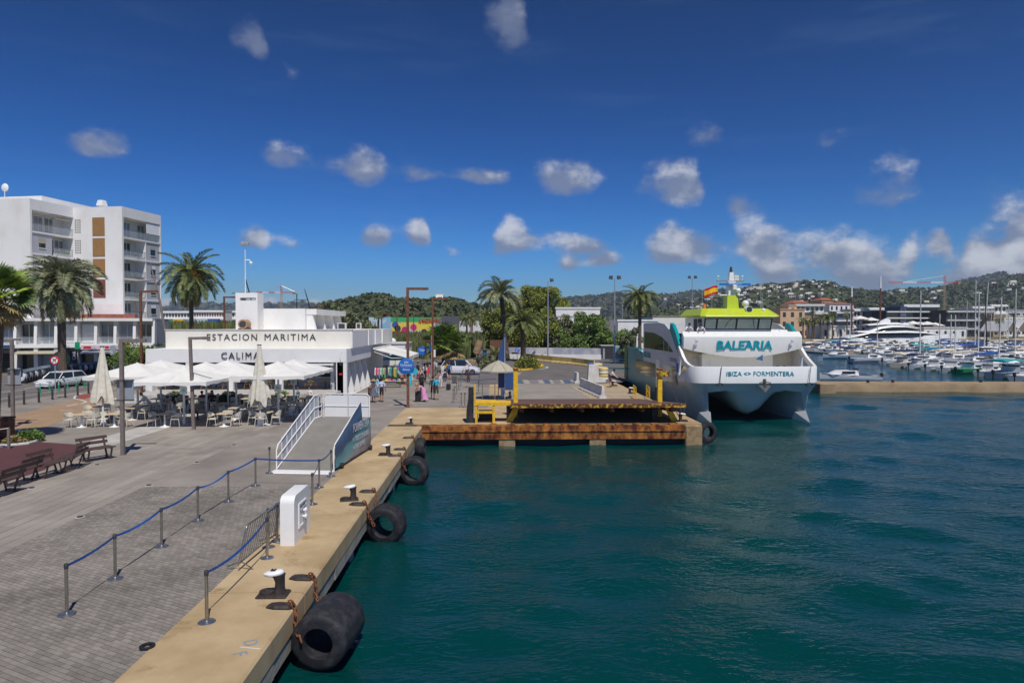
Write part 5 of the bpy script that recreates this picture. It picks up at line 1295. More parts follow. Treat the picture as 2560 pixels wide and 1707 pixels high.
def blocks():
    p = P(1482,955); o = thing('utility_block', 'tall white L shaped concrete block behind the barriers', 'block', (p.x,p.y,ZQ+.02)); q = MB(); q.prism([(-.55,0),(1.2,0),(1.2,.42),(.55,.45),(.45,1.75),(-.45,1.75)], -.5, .5, 'xz'); q.build('body', MATS['barrier_white'], o)
    q = MB(); q.ball((-.2,0,1.78),(.3,.2,.12),8,5); q.build('bundle', MATS['blue_sign'], o)
    for k, (px,py,l) in enumerate(((1495,937,'yellow and white banded concrete drum at the end of the yellow barriers'),(1508,950,'nearer yellow and white banded concrete drum by the worker'))):
        c = P(px,py); o = thing('banded_drum', l, 'bollard', (c.x,c.y,ZQ+.02), 0, 'banded drums on the pier')
        for j in range(4):
            q = MB(); z = j*.32; q.lathe([(.46,z),(.52,z+.06),(.52,z+.22),(.46,z+.318)], 16); q.build('band', MATS['barrier_yellow' if j % 2 else 'barrier_white'], o, 40)
        q = MB(); q.lathe([(.46,1.28),(.2,1.32)], 16); q.build('top', MATS['barrier_white'], o)
    o = thing('stern_gangway', 'green and white boarding gangway reaching the ferry stern', 'gangway', (0,0,0)); a = P(1514,936); a.z = 1.9; b = Vector((13.6,68,2.4)); d = (b-a); rz = math.atan2(d.y,d.x)
    q = MB(); q.obox((a+b)/2,(d.length,.9,.16),rz,0,0,-math.asin(d.z/d.length)); q.build('deck', MATS['teal'], o)
    for s in (-.42,.42):
        n = Vector((-d.y,d.x,0)).normalized()*s; q = MB(); q.tube([a+n+Vector((0,0,.95)),b+n+Vector((0,0,.95))], .03, 6); q.tube([a+n+Vector((0,0,.5)),b+n+Vector((0,0,.5))], .02, 6); q.build('hand_rail', MATS['teal'], o)
    q = MB(); q.box(a.x-.1,a.y-.4,ZQ,a.x+.15,a.y+.4,1.85); q.build('support', MATS['barrier_white'], o)
    for k, (px,py,n) in enumerate(((1590,1000,3),(1624,1000,3))):
        c = P(px,py); o = thing('yellow_railing', 'yellow pipe railing at the pier edge, the %s one' % ('left' if k == 0 else 'right'), 'railing', (c.x,c.y,ZQ+.02), 0, 'yellow pipe railings')
        for j in range(n): q = MB(); q.cyl((0+j*.1,j*1.0,0),(0+j*.1,j*1.0,.95),.03,n=6); q.build('post', MATS['yellow_paint'], o)
        for z in (.5,.95): q = MB(); q.tube([(0,0,z),(.1*(n-1),n-1,z)], .025, 6); q.build('rail', MATS['yellow_paint'], o)
    for k, (x,y,l) in enumerate(((11.0,62.5,'mooring bollard on the pier edge near the dock worker'),(11.2,55.5,'mooring bollard on the pier edge by the yellow railings'))): bollard(Vector((x,y,ZQ+.02)), l, R(180), None, 1.1)
blocks()
# ================================================================ round signs
def disc_sign(pos, r, z, label, m, texts, post=None, name='round_sign', pm='steel'):
    o = thing(name, label, 'sign', pos); q = MB(); q.lathe([(r*.97,-.02),(r,-.012),(r,.012),(r*.97,.02)], 28, (0,0,z), axis='y'); D = q.build('disc', MATS[m], o, 30)
    for (t,dz,w,h) in texts: letters('lettering', t, .2, MATS['white_sign'], D, (0,-.024,z+dz), (R(90),0,0), .002, .0, width=w, height=h)
    if post: q = MB(); q.cyl((0,.06,0),(0,.06,z+r*.6),post,n=8); q.build('post', MATS[pm], o)
    return o
s1 = P(1020,1018); s1.y -= .18
EM = disc_sign((s1.x-.08,s1.y,ZQ), .55, 2.83, 'round blue port sign on the rust brown lamp post', 'blue_sign', (('EM',.26,.24,.14),('Formentera',.10,.80,.13),('Eivissa',-.22,.46,.13)))
q = MB(); q.box(-.38,-.026,2.81,.38,-.022,2.825); q.build('rule', MATS['white_sign'], EM)
MI = disc_sign((s1.x-.50,s1.y+.06,ZQ), .185, 2.47, 'small mint round arrow sign left of the blue port sign', 'pale_teal', ()); q = MB(); q.box(-.015,-.026,2.38,.015,-.022,2.56); q.prism([(-.07,2.50),(0,2.58),(.07,2.50),(.07,2.47),(0,2.55),(-.07,2.47)], -.026, -.022, 'xz'); q.build('arrow', MATS['white_sign'], MI)
disc_sign((s1.x+.48,s1.y+.08,ZQ), .22, 2.47, 'small bright blue round sign right of the port sign', 'cyan_cloth', ())
TX = disc_sign((P(1056,956).x,P(1056,956).y,ZQ), .44, 3.12, 'round blue taxi sign on a thin post above the crowd', 'blue_sign', (('TAX',.05,.58,.22),), .03)
rb = P(1293,936); RB = disc_sign((rb.x,rb.y,ZQ), .30, 2.75, 'small blue roundabout sign on a post beside the shrubs', 'blue_sign', (), .035)
q = MB(); q.tube([(.15*math.cos(a),-.025,2.75+.15*math.sin(a)) for a in [2*math.pi*k/12 for k in range(11)]], .025, 4); q.build('arrow', MATS['white_sign'], RB)
# ================================================================ floodlight masts
def flood(px, ytop, Y, label, heads=2):
    t = Q(px, ytop, Y); o = thing('floodlight_mast', label, 'floodlight mast', (t.x,Y,ZQ), 0, 'tall floodlight masts'); h = t.z-ZQ
    q = MB(); q.lathe([(.13,0),(.07,h-.5)], 10); q.build('mast', MATS['grey_box'], o, 40); q = MB(); q.box(-.6 if heads > 1 else 0,-.05,h-.5,.6,.05,h-.42); q.build('crossarm', MATS['grey_box'], o)
    for x in ((-.6,.6) if heads > 1 else (.6,)): q = MB(); q.obox((x,-.1,h-.2),(.55,.2,.45),R(20)*(-1 if x < 0 else 1),0,R(-25)); q.build('lamp_head', MATS['dark'], o)
flood(1370,697,110,'single armed floodlight mast in front of the dark pine trees',1); flood(1537,690,100,'tall floodlight mast right of the pine trees'); flood(1731,690,130,'tall floodlight mast left of the ferry flag')
flood(1556,760,190,'small distant floodlight mast behind the white port building'); flood(1698,762,200,'small distant floodlight mast left of the ferry bridge')
# ================================================================ harbour wall, fence, containers
def wall_thing(name, label, cat, pts, h, th, m, cap=None):
    o = thing(name, label, cat, (0,0,0))
    for a, b in zip(pts[:-1], pts[1:]):
        d = b-a; q = MB(); q.obox((a+b)/2+Vector((0,0,h/2)), (d.length,th,h), math.atan2(d.y,d.x)); q.build('wall_panel', MATS[m], o)
    return o
mat('wall_shade_blue', (.40,.41,.50), .85, scale=.5, c2=(.62,.61,.60), thr=(.45,.6)); mat('bamboo', (.17,.085,.045), .9, var=.3, scale=3, stretch=(6,6,.4))  # first: shadowed mural tones, blue grey shade mottled into the white wall's colour
wall_thing('boundary_wall', 'long white harbour wall below the pine trees, blue grey shade in its colour', 'wall', [P(1255,893), P(1400,895), P(1512,897)], 1.75, .25, 'wall_shade_blue')
wall_thing('low_wall', 'low white wall in front of the long harbour wall', 'wall', [P(1262,897), P(1400,898), P(1503,899)], .8, .3, 'white_wall')
o = wall_thing('bamboo_fence', 'brown bamboo fence under the pine trees', 'fence', [P(1225,884), P(1380,885), P(1500,887)], 2.7, .12, 'bamboo')
def container(p, w, d, h, rz, label, m, sign=None):
    o = thing('port_container', label, 'container', p, rz, 'grey port containers'); q = MB(); q.box(-w/2,0,.08,w/2,d,h); B = q.build('shell', MATS[m], o)
    n = int(w/.35)
    for k in range(n): q = MB(); x = -w/2+.15+k*(w-.3)/max(1,n-1); q.box(x-.06,-.03,.15,x+.06,-.004,h-.1); q.build('rib', MATS[m], B)
    q = MB(); q.box(-w/2-.03,-.02,h,w/2+.03,d+.02,h+.08); q.build('roof', MATS['concrete_pale'], o)
    if sign: q = MB(); q.box(-w*.42,-.06,h-.95,w*.42,-.035,h-.25); S = q.build('sign', MATS['teal'], o); letters('lettering', sign, .3, MATS['white_sign'], S, (0,-.065,h-.6), (R(90),0,0), .002, 0, width=w*.6, height=.25)
container(P(1520,897)+Vector((0,0,.02)), 2.3, 2.4, 2.15, 0, 'dark grey slatted container left of the teal sign', 'dark'); container(P(1556,902)+Vector((0,0,.02)), 2.3, 2.2, 2.2, 0, 'grey container with the teal company sign', 'grey_box', 'BALEARIA')
container(P(1608,880)+Vector((0,6,0)), 3.4, 2.4, 3.4, 0, 'tall dark grey container right beside the ferry superstructure', 'dark')
def simple_building(name, label, px0, px1, ytop, ybase, Y, depth, m, bands=(), cat='building', group=None, roof=None):
    a = Q(px0, ytop, Y); b = Q(px1, ytop, Y); z0 = ZQ-.06
    o = thing(name, label, cat, (a.x, Y, z0), 0, group); w = b.x-a.x; h = a.z-z0
    q = MB(); q.box(0,0,0,w,depth,h); W = q.build('wall', MATS[m], o); q = MB(); q.box(-.15,-.15,h,w+.15,depth+.15,h+.35); q.build('roof', MATS[roof or m], o)
    for (u0,u1,v0,v1,mm,nm) in bands: q = MB(); q.box(w*u0,-.08,h*v0,w*u1,-.004,h*v1); q.build(nm, MATS[mm], W)
    return o
simple_building('port_office', 'white flat roofed port building behind the pine trees', 1390, 1500, 772, 830, 150, 14, 'white_wall', [(.02,.98,.80,.84,'grey_wall','cornice_line'),(.30,.45,.25,.6,'glass','window'),(.6,.7,.1,.6,'glass','window')])
simple_building('port_shed', 'long low white port shed left of the ferry', 1545, 1645, 803, 840, 140, 10, 'white_wall', [(.42,.46,.05,.75,'glass','window'),(.52,.55,.05,.75,'glass','door'),(.7,.74,.2,.7,'glass','window')])
simple_building('sandy_warehouse', 'sandy roofed warehouse behind the ferry bridge', 1632, 1775, 792, 825, 190, 20, 'cream_wall', [(.1,.2,.1,.5,'glass','window'),(.5,.6,.1,.5,'glass','window')], roof='block_stone_pale')
# sculpture, bins, kiosks beyond the crowd
def beyond():
    p = P(1196,905); o = thing('trunk_sculpture', 'tilted brown cylinder sculpture on a stone foot beside the road', 'sculpture', p); q = MB(); q.tube([(-.35,0,1.35),(.30,.1,3.3)], .56, 18); q.build('cylinder', mat('old_wood', (.32,.21,.12), .85, var=.25, scale=2), o, 40); q = MB(); q.lathe([(.6,0),(.5,.3),(.25,.5),(.22,1.5)], 12); q.build('foot', MATS['block_stone_pale'], o, 40)
    for k, (px,py,l) in enumerate(((1161,886,'blue bottle bank standing upright beyond the crowd'),(1212,896,'blue recycling bin leaning behind the cylinder sculpture'))):
        o = thing('recycling_bin', l, 'bin', P(px,py)); q = MB(); q.cbox(-.35,-.3,.05,.35,.3,1.25,.08); q.build('body', MATS['cyan_cloth'], o); q = MB(); q.cbox(-.38,-.33,1.26,.38,.33,1.42,.1); q.build('lid', MATS['blue_sign'], o); q = MB(); q.box(-.12,-.325,.75,.12,-.305,1.0); q.build('label_plate', MATS['white_sign'], o)
    a = P(1002,868); o = thing('bus_shelter', 'long glazed bus shelter at the far side of the road', 'bus shelter', (a.x,a.y+30,ZQ)); 
    for k in range(7): q = MB(); q.cyl((k*1.4,0,0),(k*1.4,0,2.6),.06,n=6); q.build('post', MATS['white_metal'], o)
    q = MB(); q.prism([(-.4,2.6),(8.8,3.1),(8.8,3.25),(-.4,2.75)], -.8, .9, 'xz'); q.build('roof', MATS['concrete_pale'], o)
    for k in range(6): q = MB(); q.box(k*1.4+.08,.02,.4,k*1.4+1.32,.05,2.3); q.build('pane', MATS['glass_pale'], o)
    q = MB(); q.box(.4,.3,.42,8,.7,.48); q.build('bench_seat', MATS['dark'], o)
    o = thing('traffic_sign_pole', 'grey pole with two stacked traffic signs behind the crowd', 'sign', P(1079,948)); q = MB(); q.cyl((0,0,0),(0,0,4.6),.06,n=8); q.build('pole', MATS['grey_box'], o); q = MB(); q.box(-.28,-.08,2.9,.0,-.05,3.6); q.build('plate', MATS['flag_navy'], o); q = MB(); q.box(.1,-.08,2.3,.42,-.05,3.1); q.build('plate', MATS['white_metal'], o)
    o = thing('stone_wall', 'low sand coloured stone wall edging the roundabout planting', 'wall', (0,0,0))
    for k in range(8):
        c = P(1135+k*16, 905+k*1.2); q = MB(); q.cbox(c.x-.5,c.y-.35,ZQ,c.x+.48,c.y+.35,ZQ+.55+.1*math.sin(k*2),.08); q.build('boulder', MATS['block_stone_pale'], o)
    o = thing('urn', 'dark round topped urn post beside the roundabout', 'urn', P(1198,922)); q = MB(); q.lathe([(.2,0),(.15,.5),(.3,.8),(.42,1.1),(.35,1.4),(.1,1.5)], 12); q.build('body', MATS['dark'], o, 40)
    k = P(1318,922); o = thing('yellow_kerb', 'curved yellow painted kerb round the planted island', 'kerb', (0,0,0)); pts = [P(*p) for p in ((1282,922),(1300,926),(1320,925),(1340,922),(1356,917),(1352,913))]
    for i, (a,b) in enumerate(zip(pts[:-1],pts[1:])): d = b-a; q = MB(); q.obox((a+b)/2+Vector((0,0,.1)),(d.length,.35,.2),math.atan2(d.y,d.x)); q.build('kerb_stone', MATS['yellow_paint'], o)
beyond()
# ================================================================ apartment block
def apartments():
    o = thing('apartment_block', 'white five storey apartment block with brown window panels and loggias', 'building', (-49.3,92.2,ZQ), R(-10))
    W, G = MATS['white_wall'], MATS['grey_wall']; T = 22.5-ZQ; lev = [18.55-ZQ-2.75*k for k in range(5)]; base = lev[4]-.2
    def part(nm, bx, m, par=o):
        q = MB(); [q.box(*b) for b in bx]; return q.build(nm, m, par)
    part('core', [(-7.2,.3,0,-1.6,7.88,T-.4),(-26,-6.6,0,-8.8,7.88,T-.4),(-8.8,0,0,-7.2,7.88,T-.4)], W)
    part('front_wall', [(-7.2,0,0,0,.3,T)], W); part('left_front', [(-26,-6.9,0,-7.2,-6.6,T)], W)
    part('parapet', [(-1.6,.3,T-1.35,0,7.9,T)], W); part('parapet', [(-8.8,-6.6,T-1.35,-7.2,0,T)], W); part('end_wall', [(-1.6,7.7,base,0,7.9,T-1.35)], W); part('pink_base', [(-7.15,-.012,0,-.05,-.002,lev[4]+2.0)], MATS['pink_wall'])
    part('soffit', [(-1.6,.3,base-.2,.02,7.9,base)], W)
    rg = random.Random(4)
    def loggia(xp, y0, y1, gy0, gy1, k, z, flip, top):
        # xp: outer plane (faces +x); loggia y0..y1, grey wall gy0..gy1
        part('floor_slab', [(xp-1.6,min(y0,gy0),z-.22,xp,max(y1,gy1),z)], W)
        L = o
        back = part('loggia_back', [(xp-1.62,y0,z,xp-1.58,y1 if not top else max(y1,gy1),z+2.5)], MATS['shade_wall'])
        ys = [y0+.35, y0+1.9] + ([gy0+.3] if top else [])
        for y in ys:
            w = part('glass_door', [(xp-1.575,y,z+.05,xp-1.56,y+1.25,z+2.25)], MATS['glass_pale' if rg.random() < .5 else 'glass'], back); part('door_frame', [(xp-1.56,y+.6,z+.05,xp-1.54,y+.66,z+2.25),(xp-1.56,y-.05,z+2.2,xp-1.54,y+1.3,z+2.28)], W, w)
        ye = max(y1,gy1) if top else y1
        r = part('balcony_glass', [(xp-.06,y0+.05,z+.05,xp-.04,ye-.05,z+.98)], mat('rail_glass_%d' % len(MATS), (.5,.55,.58), .05, alpha=.28)); part('hand_rail', [(xp-.07,y0,z+.98,xp-.02,ye,z+1.02)], MATS['steel'], r)
        if not top:
            part('side_fin', [(xp-1.58,y1,z,xp-.02,y1+.12,z+2.53)], W)
            gw = part('infill_wall', [(xp-.3,gy0,z,xp-.12,gy1,z+2.53)], G); c = (gy0+gy1)/2
            w = part('window', [(xp-.12,c-.5,z+.75,xp-.105,c+.5,z+2.05)], MATS['glass'], gw); sh = rg.choice([.35,.55,.8,1.0]); part('roller_shutter', [(xp-.105,c-.5,z+2.05-1.3*sh,xp-.085,c+.5,z+2.05)], MATS[rg.choice(['fabric_beige','white_metal'])], gw); part('sill', [(xp-.12,c-.56,z+.68,xp-.04,c+.56,z+.75)], W, gw)
        if k in (1,2,3): link('balcony_plants', leaf_mesh('balcony_plants', 130, .7, .55, .16, MATS['leaf_fresh'], rng0, base=0), o, (xp-.45,(y0+y1)/2+.4,z+.3)); part('plant_trough', [(xp-.35,y0+.3,z+.02,xp-.1,y1-.3,z+.32)], MATS['rust'] if k == 2 else W)
    for k, z in enumerate(lev):
        loggia(0.0, .3, 4.6, 4.75, 7.7, k, z, 1, k == 0)
        if k < 4: loggia(-7.2, -3.3, -.05, -6.55, -3.45, k, z, -1, k == 0) if k else loggia(-7.2, -6.55, -3.3, -3.3, -.05, k, z, -1, True)
        if k < 4:
            m = ['brown_panel','brown_panel','brown_panel','maroon_panel'][k]; p = part('shutter_panel', [(-4.35,-.05,z+.12,-2.55,-.004,z+2.55)], MATS[m])
            for j in range(9): part('slat', [(-4.3+j*.2,-.075,z+.16,-4.3+j*.2+.12,-.05,z+2.5)], MATS[m], p)
            v = None
            for i in range(3):
                for j in range(6): part('vent_hole', [(-6.95+i*.32,-.02,z+.55+j*.32,-6.95+i*.32+.16,-.004,z+.55+j*.32+.17)], MATS['dark'])
    part('awning', [(-7.9,-2.9,lev[0]+2.0,-7.25,-.6,lev[0]+2.1)], MATS['fabric_beige']); part('blind', [(-.12,4.9,lev[0]+.9,-.09,7.6,lev[0]+2.5)], MATS['white_sign'])
    part('chimney', [(-5.1,2,T-.4,-4.5,2.6,T+.55)], W); q = MB(); q.loft([[(-5.3,1.8,T+.55),(-4.3,1.8,T+.55),(-4.3,2.8,T+.55),(-5.3,2.8,T+.55)],[(-5.15,1.95,T+1.3),(-4.45,1.95,T+1.3),(-4.45,2.65,T+1.3),(-5.15,2.65,T+1.3)]]); q.build('chimney_cap', W, o)
    part('penthouse', [(-26,-1,T-.4,-11,8,T+1.5)], W); part('canopy', [(-12.5,-3,T+.35,-9.2,2,T+.5)], W)
    q = MB(); q.lathe([(.05,-.1),(.4,-.05),(.55,.05)], 14, (-14.6,-3,T+2.3), axis='y'); q.build('satellite_dish', MATS['white_sign'], o, 40); q = MB(); q.cyl((-14.6,-3,T-.4),(-14.6,-3,T+2.2),.05,n=6); q.build('dish_pole', MATS['white_metal'], o)
apartments()
def arcade():
    o = thing('shop_arcade', 'two storey white shop arcade with slanted fins along the street', 'building', (-64.0,79.0,ZQ), R(14)); W = MATS['white_wall']; Lx = 23.0
    def part(nm, bx, m, par=o):
        q = MB(); [q.box(*b) for b in bx]; return q.build(nm, m, par)
    part('upper_core', [(0,1.4,3.3,Lx,9,6.4)], MATS['grey_wall']); part('roof', [(0,-.1,6.1,Lx,9,6.45)], W); part('red_roof_edge', [(13,1.0,6.45,Lx-2.2,2.4,6.95)], mat('red_tile', (.30,.10,.075), .8, var=.2))
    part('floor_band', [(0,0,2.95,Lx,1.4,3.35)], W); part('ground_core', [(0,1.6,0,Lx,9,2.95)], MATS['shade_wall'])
    n = 11
    for k in range(n+1):
        x = k*Lx/n; q = MB(); q.prism([(1.4,3.35),(.02,3.35),(.35,6.1),(1.4,6.1)], x-.16, x+.16, 'yz'); q.build('fin', W, o)
        part('pier', [(x-.2,.15,0,x+.2,1.6,2.95)], W if k % 3 else MATS['grey_wall'])
        if k < n:
            a, b = x+.25, x+Lx/n-.25; m = ['white_metal','white_metal','glass_pale','grey_box','glass','glass_pale'][k % 6]
            w = part('window', [(a+.1,1.36,3.5,b-.1,1.395,5.7)], MATS[m]); part('mullion', [((a+b)/2-.03,1.34,3.5,(a+b)/2+.03,1.36,5.7)], W, w)
            part('glass_rail', [(a-.05,.12,3.4,b+.05,.14,4.25)], mat('arc_glass_%d' % k, (.5,.55,.6), .05, alpha=.25)); part('hand_rail', [(a-.05,.10,4.25,b+.05,.15,4.29)], MATS['steel'])
            part('shop_front', [(a,1.52,.05,b,1.595,2.6)], MATS[['dark','glass','dark','dark','glass','shade_wall'][k % 6]])
    S = part('shop_sign', [(5.2,-.06,2.98,8.4,-.005,3.32)], MATS['flag_navy']); letters('lettering', 'lorin', .3, MATS['white_sign'], S, (6.6,-.07,3.15), (R(90),0,0), .002, 0)
    S = part('shop_sign', [(4.6,.10,2.35,8.6,.149,2.85)], mat('sign_dark', (.03,.02,.03), .5)); letters('lettering', 'PREMIUM', .3, MATS['white_sign'], S, (6.3,.09,2.6), (R(90),0,0), .002, 0)
    S = part('vertical_sign', [(14.2,-.04,.2,14.8,.10,2.9)], MATS['black']); letters('lettering', 'CAR', .5, MATS['white_sign'], S, (14.5,-.05,2.0), (R(90),R(-90),0), .002, 0); S2 = part('vertical_sign', [(13.5,-.04,.2,14.1,.10,2.9)], MATS['dark']); letters('lettering', 'RENT', .45, MATS['green_post'], S2, (13.8,-.05,1.6), (R(90),R(-90),0), .002, 0)
    S = part('shop_sign', [(15.2,-.06,2.7,19.3,-.005,3.2)], mat('sign_pink', (.62,.50,.56), .6)); part('sign_stripe', [(15.5,-.075,2.8,16.3,-.062,3.1),(17.8,-.075,2.8,18.2,-.062,3.1)], MATS['red'], S)
    S = part('logo_sign', [(19.4,-.08,2.6,20.4,-.005,3.5)], MATS['orange']); q = MB(); q.lathe([(.33,-.10),(.33,-.085)], 16, (19.9,0,3.05), axis='y'); q.build('logo_disc', MATS['white_sign'], S)
    part('green_sign', [(14.6,-.08,2.75,15.1,-.005,3.6)], MATS['green_post'])
    for (a,b) in ((8.6,12.8),(15.4,19.2)):
        q = MB(); q.prism([(1.5,2.8),(-1.1,2.35),(-1.1,2.25),(1.5,2.68)], a, b, 'yz'); q.build('awning', MATS['fabric_beige'] if a < 10 else MATS['grey_wall'], o)
arcade()
# kerb line shops continue as low wall towards the reeds
# ================================================================ foliage helpers
mat('pine_leaf', (.20,.225,.035), .75, var=.35, scale=.6, objvar=.45); mat('bush_leaf', (.14,.21,.045), .7, var=.3, scale=.8, objvar=.4); mat('olive_leaf', (.17,.185,.09), .75, var=.25, scale=.6, objvar=.4)
mat('palm_green', (.16,.19,.06), .6, var=.25, scale=1.2, objvar=.25); mat('palm_pale', (.23,.25,.13), .6, var=.25, scale=1.2, objvar=.3); mat('palm_dry', (.34,.25,.10), .8, var=.25, scale=2, objvar=.25); mat('fan_green', (.19,.27,.03), .55, var=.3, scale=2, objvar=.35)
mat('bark', (.13,.085,.055), .95, var=.4, scale=5, bump=.6, bscale=12); mat('palm_bark', (.12,.09,.065), .95, var=.4, scale=6, bump=.8, bscale=10, stretch=(1,1,2.5)); mat('date_orange', (.60,.30,.03), .7, var=.25, scale=8, objvar=.3); mat('reed', (.13,.15,.05), .85, var=.3, scale=.3, objvar=.4)
def crown_mesh(name, clusters, per, leaf, m, seed, flat=.8):
    rng = np.random.default_rng(seed); vs = []; 
    for (cx,cy,cz,r) in clusters:
        n = int(per*r*r); d = rng.normal(size=(n,3)); d /= np.linalg.norm(d,axis=1)[:,None]; rad = r*(rng.random(n)**.35)[:,None]
        c = np.array([cx,cy,cz]) + d*rad*np.array([1,1,flat])
        t = rng.normal(size=(n,3)) + d*.6; t /= np.linalg.norm(t,axis=1)[:,None]; s = np.cross(t, rng.normal(size=(n,3))); s /= np.linalg.norm(s,axis=1)[:,None]
        L = leaf*rng.uniform(.6,1.4,n)[:,None]; W = L*.42
        vs.append(np.stack([c-t*L*.5, c+s*W*.5, c+t*L*.5, c-s*W*.5], 1))
    v = np.concatenate(vs); n = len(v); me = bpy.data.meshes.new(name); me.from_pydata(v.reshape(-1,3).tolist(), [], np.arange(n*4).reshape(n,4).tolist()); me.materials.append(m); return me
def leafy_tree(px, ybase, Y, ytop, wpx, label, m='pine_leaf', seed=1, per=190, leaf=.50, low=.15, name='pine_tree', group=None, ncl=34, rcl=.24, dens=1.0):
    top = Q(px, ytop-10, Y); W = wpx*1.15/F*Y/2; H = top.z-ZQ; o = thing(name, label, 'tree', (top.x,Y,ZQ-.06), 0, group); rg = random.Random(seed)
    q = MB(); q.tube([(0,0,0),(.1*W*rg.uniform(-1,1),0,H*.3),(.15*W*rg.uniform(-1,1),0,H*.65)], [.035*H,.026*H,.012*H], 9); tr = q.build('trunk', MATS['bark'], o, 60); cl = []
    for k in range(ncl):
        for _ in range(20):
            x, y, z = rg.uniform(-1,1), rg.uniform(-1,1), rg.uniform(0,1); zz = (z-.45)/.55
            if x*x+y*y+zz*zz < 1: break
        r = W*rcl*rg.uniform(.7,1.35); cl.append((x*W*.86, y*W*.86, H*(low+(1-low)*z)*.97-r*.5, r))
    for k in range(6): c = cl[k]; q = MB(); q.tube([(0,0,H*.3),(c[0]*.5,c[1]*.5,(H*.3+c[2])/2+.2),(c[0],c[1],c[2])], [.014*H,.009*H,.004*H], 6); q.build('limb', MATS['bark'], tr, 60)
    link('crown', crown_mesh('crown', cl, per*dens, leaf, MATS[m], seed), o); return o
G1 = 'trees behind the roundabout'
leafy_tree(1352,890,156,706,120,'tall rounded pine rising highest behind the palms','pine_leaf',11,low=.35,group=G1,ncl=40); leafy_tree(1290,890,152,738,120,'dark pine between the tall palm and the rounded pine','pine_leaf',12,low=.15,group=G1)
leafy_tree(1242,890,158,768,100,'dark pine at the left end of the tree group','pine_leaf',13,low=.1,group=G1); leafy_tree(1345,890,128,795,160,'low spreading pine over the bamboo fence','pine_leaf',14,low=.40,group=G1,ncl=30); leafy_tree(1408,890,127,788,115,'grey green olive like tree right of the pines','olive_leaf',15,low=.25,group=G1,name='olive_tree')
leafy_tree(1482,890,126,772,112,'bright green pine before the white port building','bush_leaf',16,low=.15,group=G1); leafy_tree(1530,890,124,818,100,'low green bushy tree beside the containers','bush_leaf',17,low=.0,group=G1,name='bushy_tree'); leafy_tree(1430,890,124,822,110,'bushy tree hanging over the harbour wall','bush_leaf',18,low=.12,group=G1,name='bushy_tree'); leafy_tree(1586,880,105,822,70,'reddish flowering bush right of the tall mast','olive_leaf',19,low=.0,group=G1,name='bushy_tree')
leafy_tree(345,905,64,852,118,'light green street tree left of the station','bush_leaf',21,low=.45,per=420,leaf=.26,name='street_tree'); leafy_tree(868,815,100,760,110,'broad bushy tree behind the station roof','olive_leaf',22,low=.0,name='bushy_tree',per=170); leafy_tree(820,815,96,770,70,'smaller bush left of the broad one behind the station','bush_leaf',23,low=.0,name='bushy_tree',per=170); leafy_tree(930,815,105,786,90,'orange green bush behind the station kiosk','olive_leaf',24,low=.0,name='bushy_tree',per=170)
leafy_tree(1160,870,118,842,70,'clipped green hedge bush beyond the crowd','bush_leaf',25,low=.0,name='hedge_bush',per=200)
q0 = P(1185,900)
shrub(P(1222,925), 1.5, 1.5, 1500, .25, 'grey green shrub on the roundabout left of the blue flag', MATS['olive_leaf']); shrub(P(1318,922), 1.7, 1.7, 1700, .25, 'dense green shrub at the yellow kerb', MATS['pine_leaf']); shrub(P(1205,908), 1.3, 1.4, 900, .25, 'grey shrub behind the dark urn', MATS['olive_leaf']); shrub(P(1196,868)+Vector((0,20,0)), 1.2, 4.0, 300, .3, 'pink flowering bougainvillea above the cylinder sculpture', mat('bougainvillea', (.55,.02,.20), .7, objvar=.3), 'flowering shrub', 'bougainvillea')
# ================================================================ palms
def frond_mesh(name, L, droop, n, leaf, m, seed, vee=.5, stiff=0.0):
    rg = random.Random(seed); mb = MB(); pts = []; a = 0.0; x = z = 0.0
    for i in range(13):
        pts.append(Vector((x,0,z))); a -= droop/12*(1.0+.6*i/12); x += L/12*math.cos(a); z += L/12*math.sin(a)
    mb.tube(pts, [.035*L*.5*(1-.9*i/12)+.004 for i in range(13)], 4)
    def at(t): i = min(11,int(t*12)); return pts[i].lerp(pts[i+1], t*12-i), (pts[i+1]-pts[i]).normalized()
    for k in range(n):
        t = .14+.85*k/n; p, d = at(t); up = Vector((-d.z,0,d.x))
        for s in (-1,1):
            l = leaf*(.45+.55*math.sin(math.pi*min(1,t*1.05+.05)))*rg.uniform(.85,1.15); dirv = (d*rg.uniform(.55,.8) + Vector((0,s,0))*1.0 + up*rg.uniform(vee-.2,vee+.15)).normalized(); w = d*.030*L*.55
            q = p+dirv*l; q.z -= l*(.18 if not stiff else .05); mid = p+dirv*l*.5
            mb.add([p, mid+w, q, mid-w], [(0,1,2,3)])
    return mb.mesh(name, m)
FR = {}
def frond(kind, droop, m, L=1.0):
    key = (kind,droop,m)
    if key not in FR: FR[key] = frond_mesh('frond', 1.0, droop, 34, .22, MATS[m], len(FR)+1)
    return FR[key]
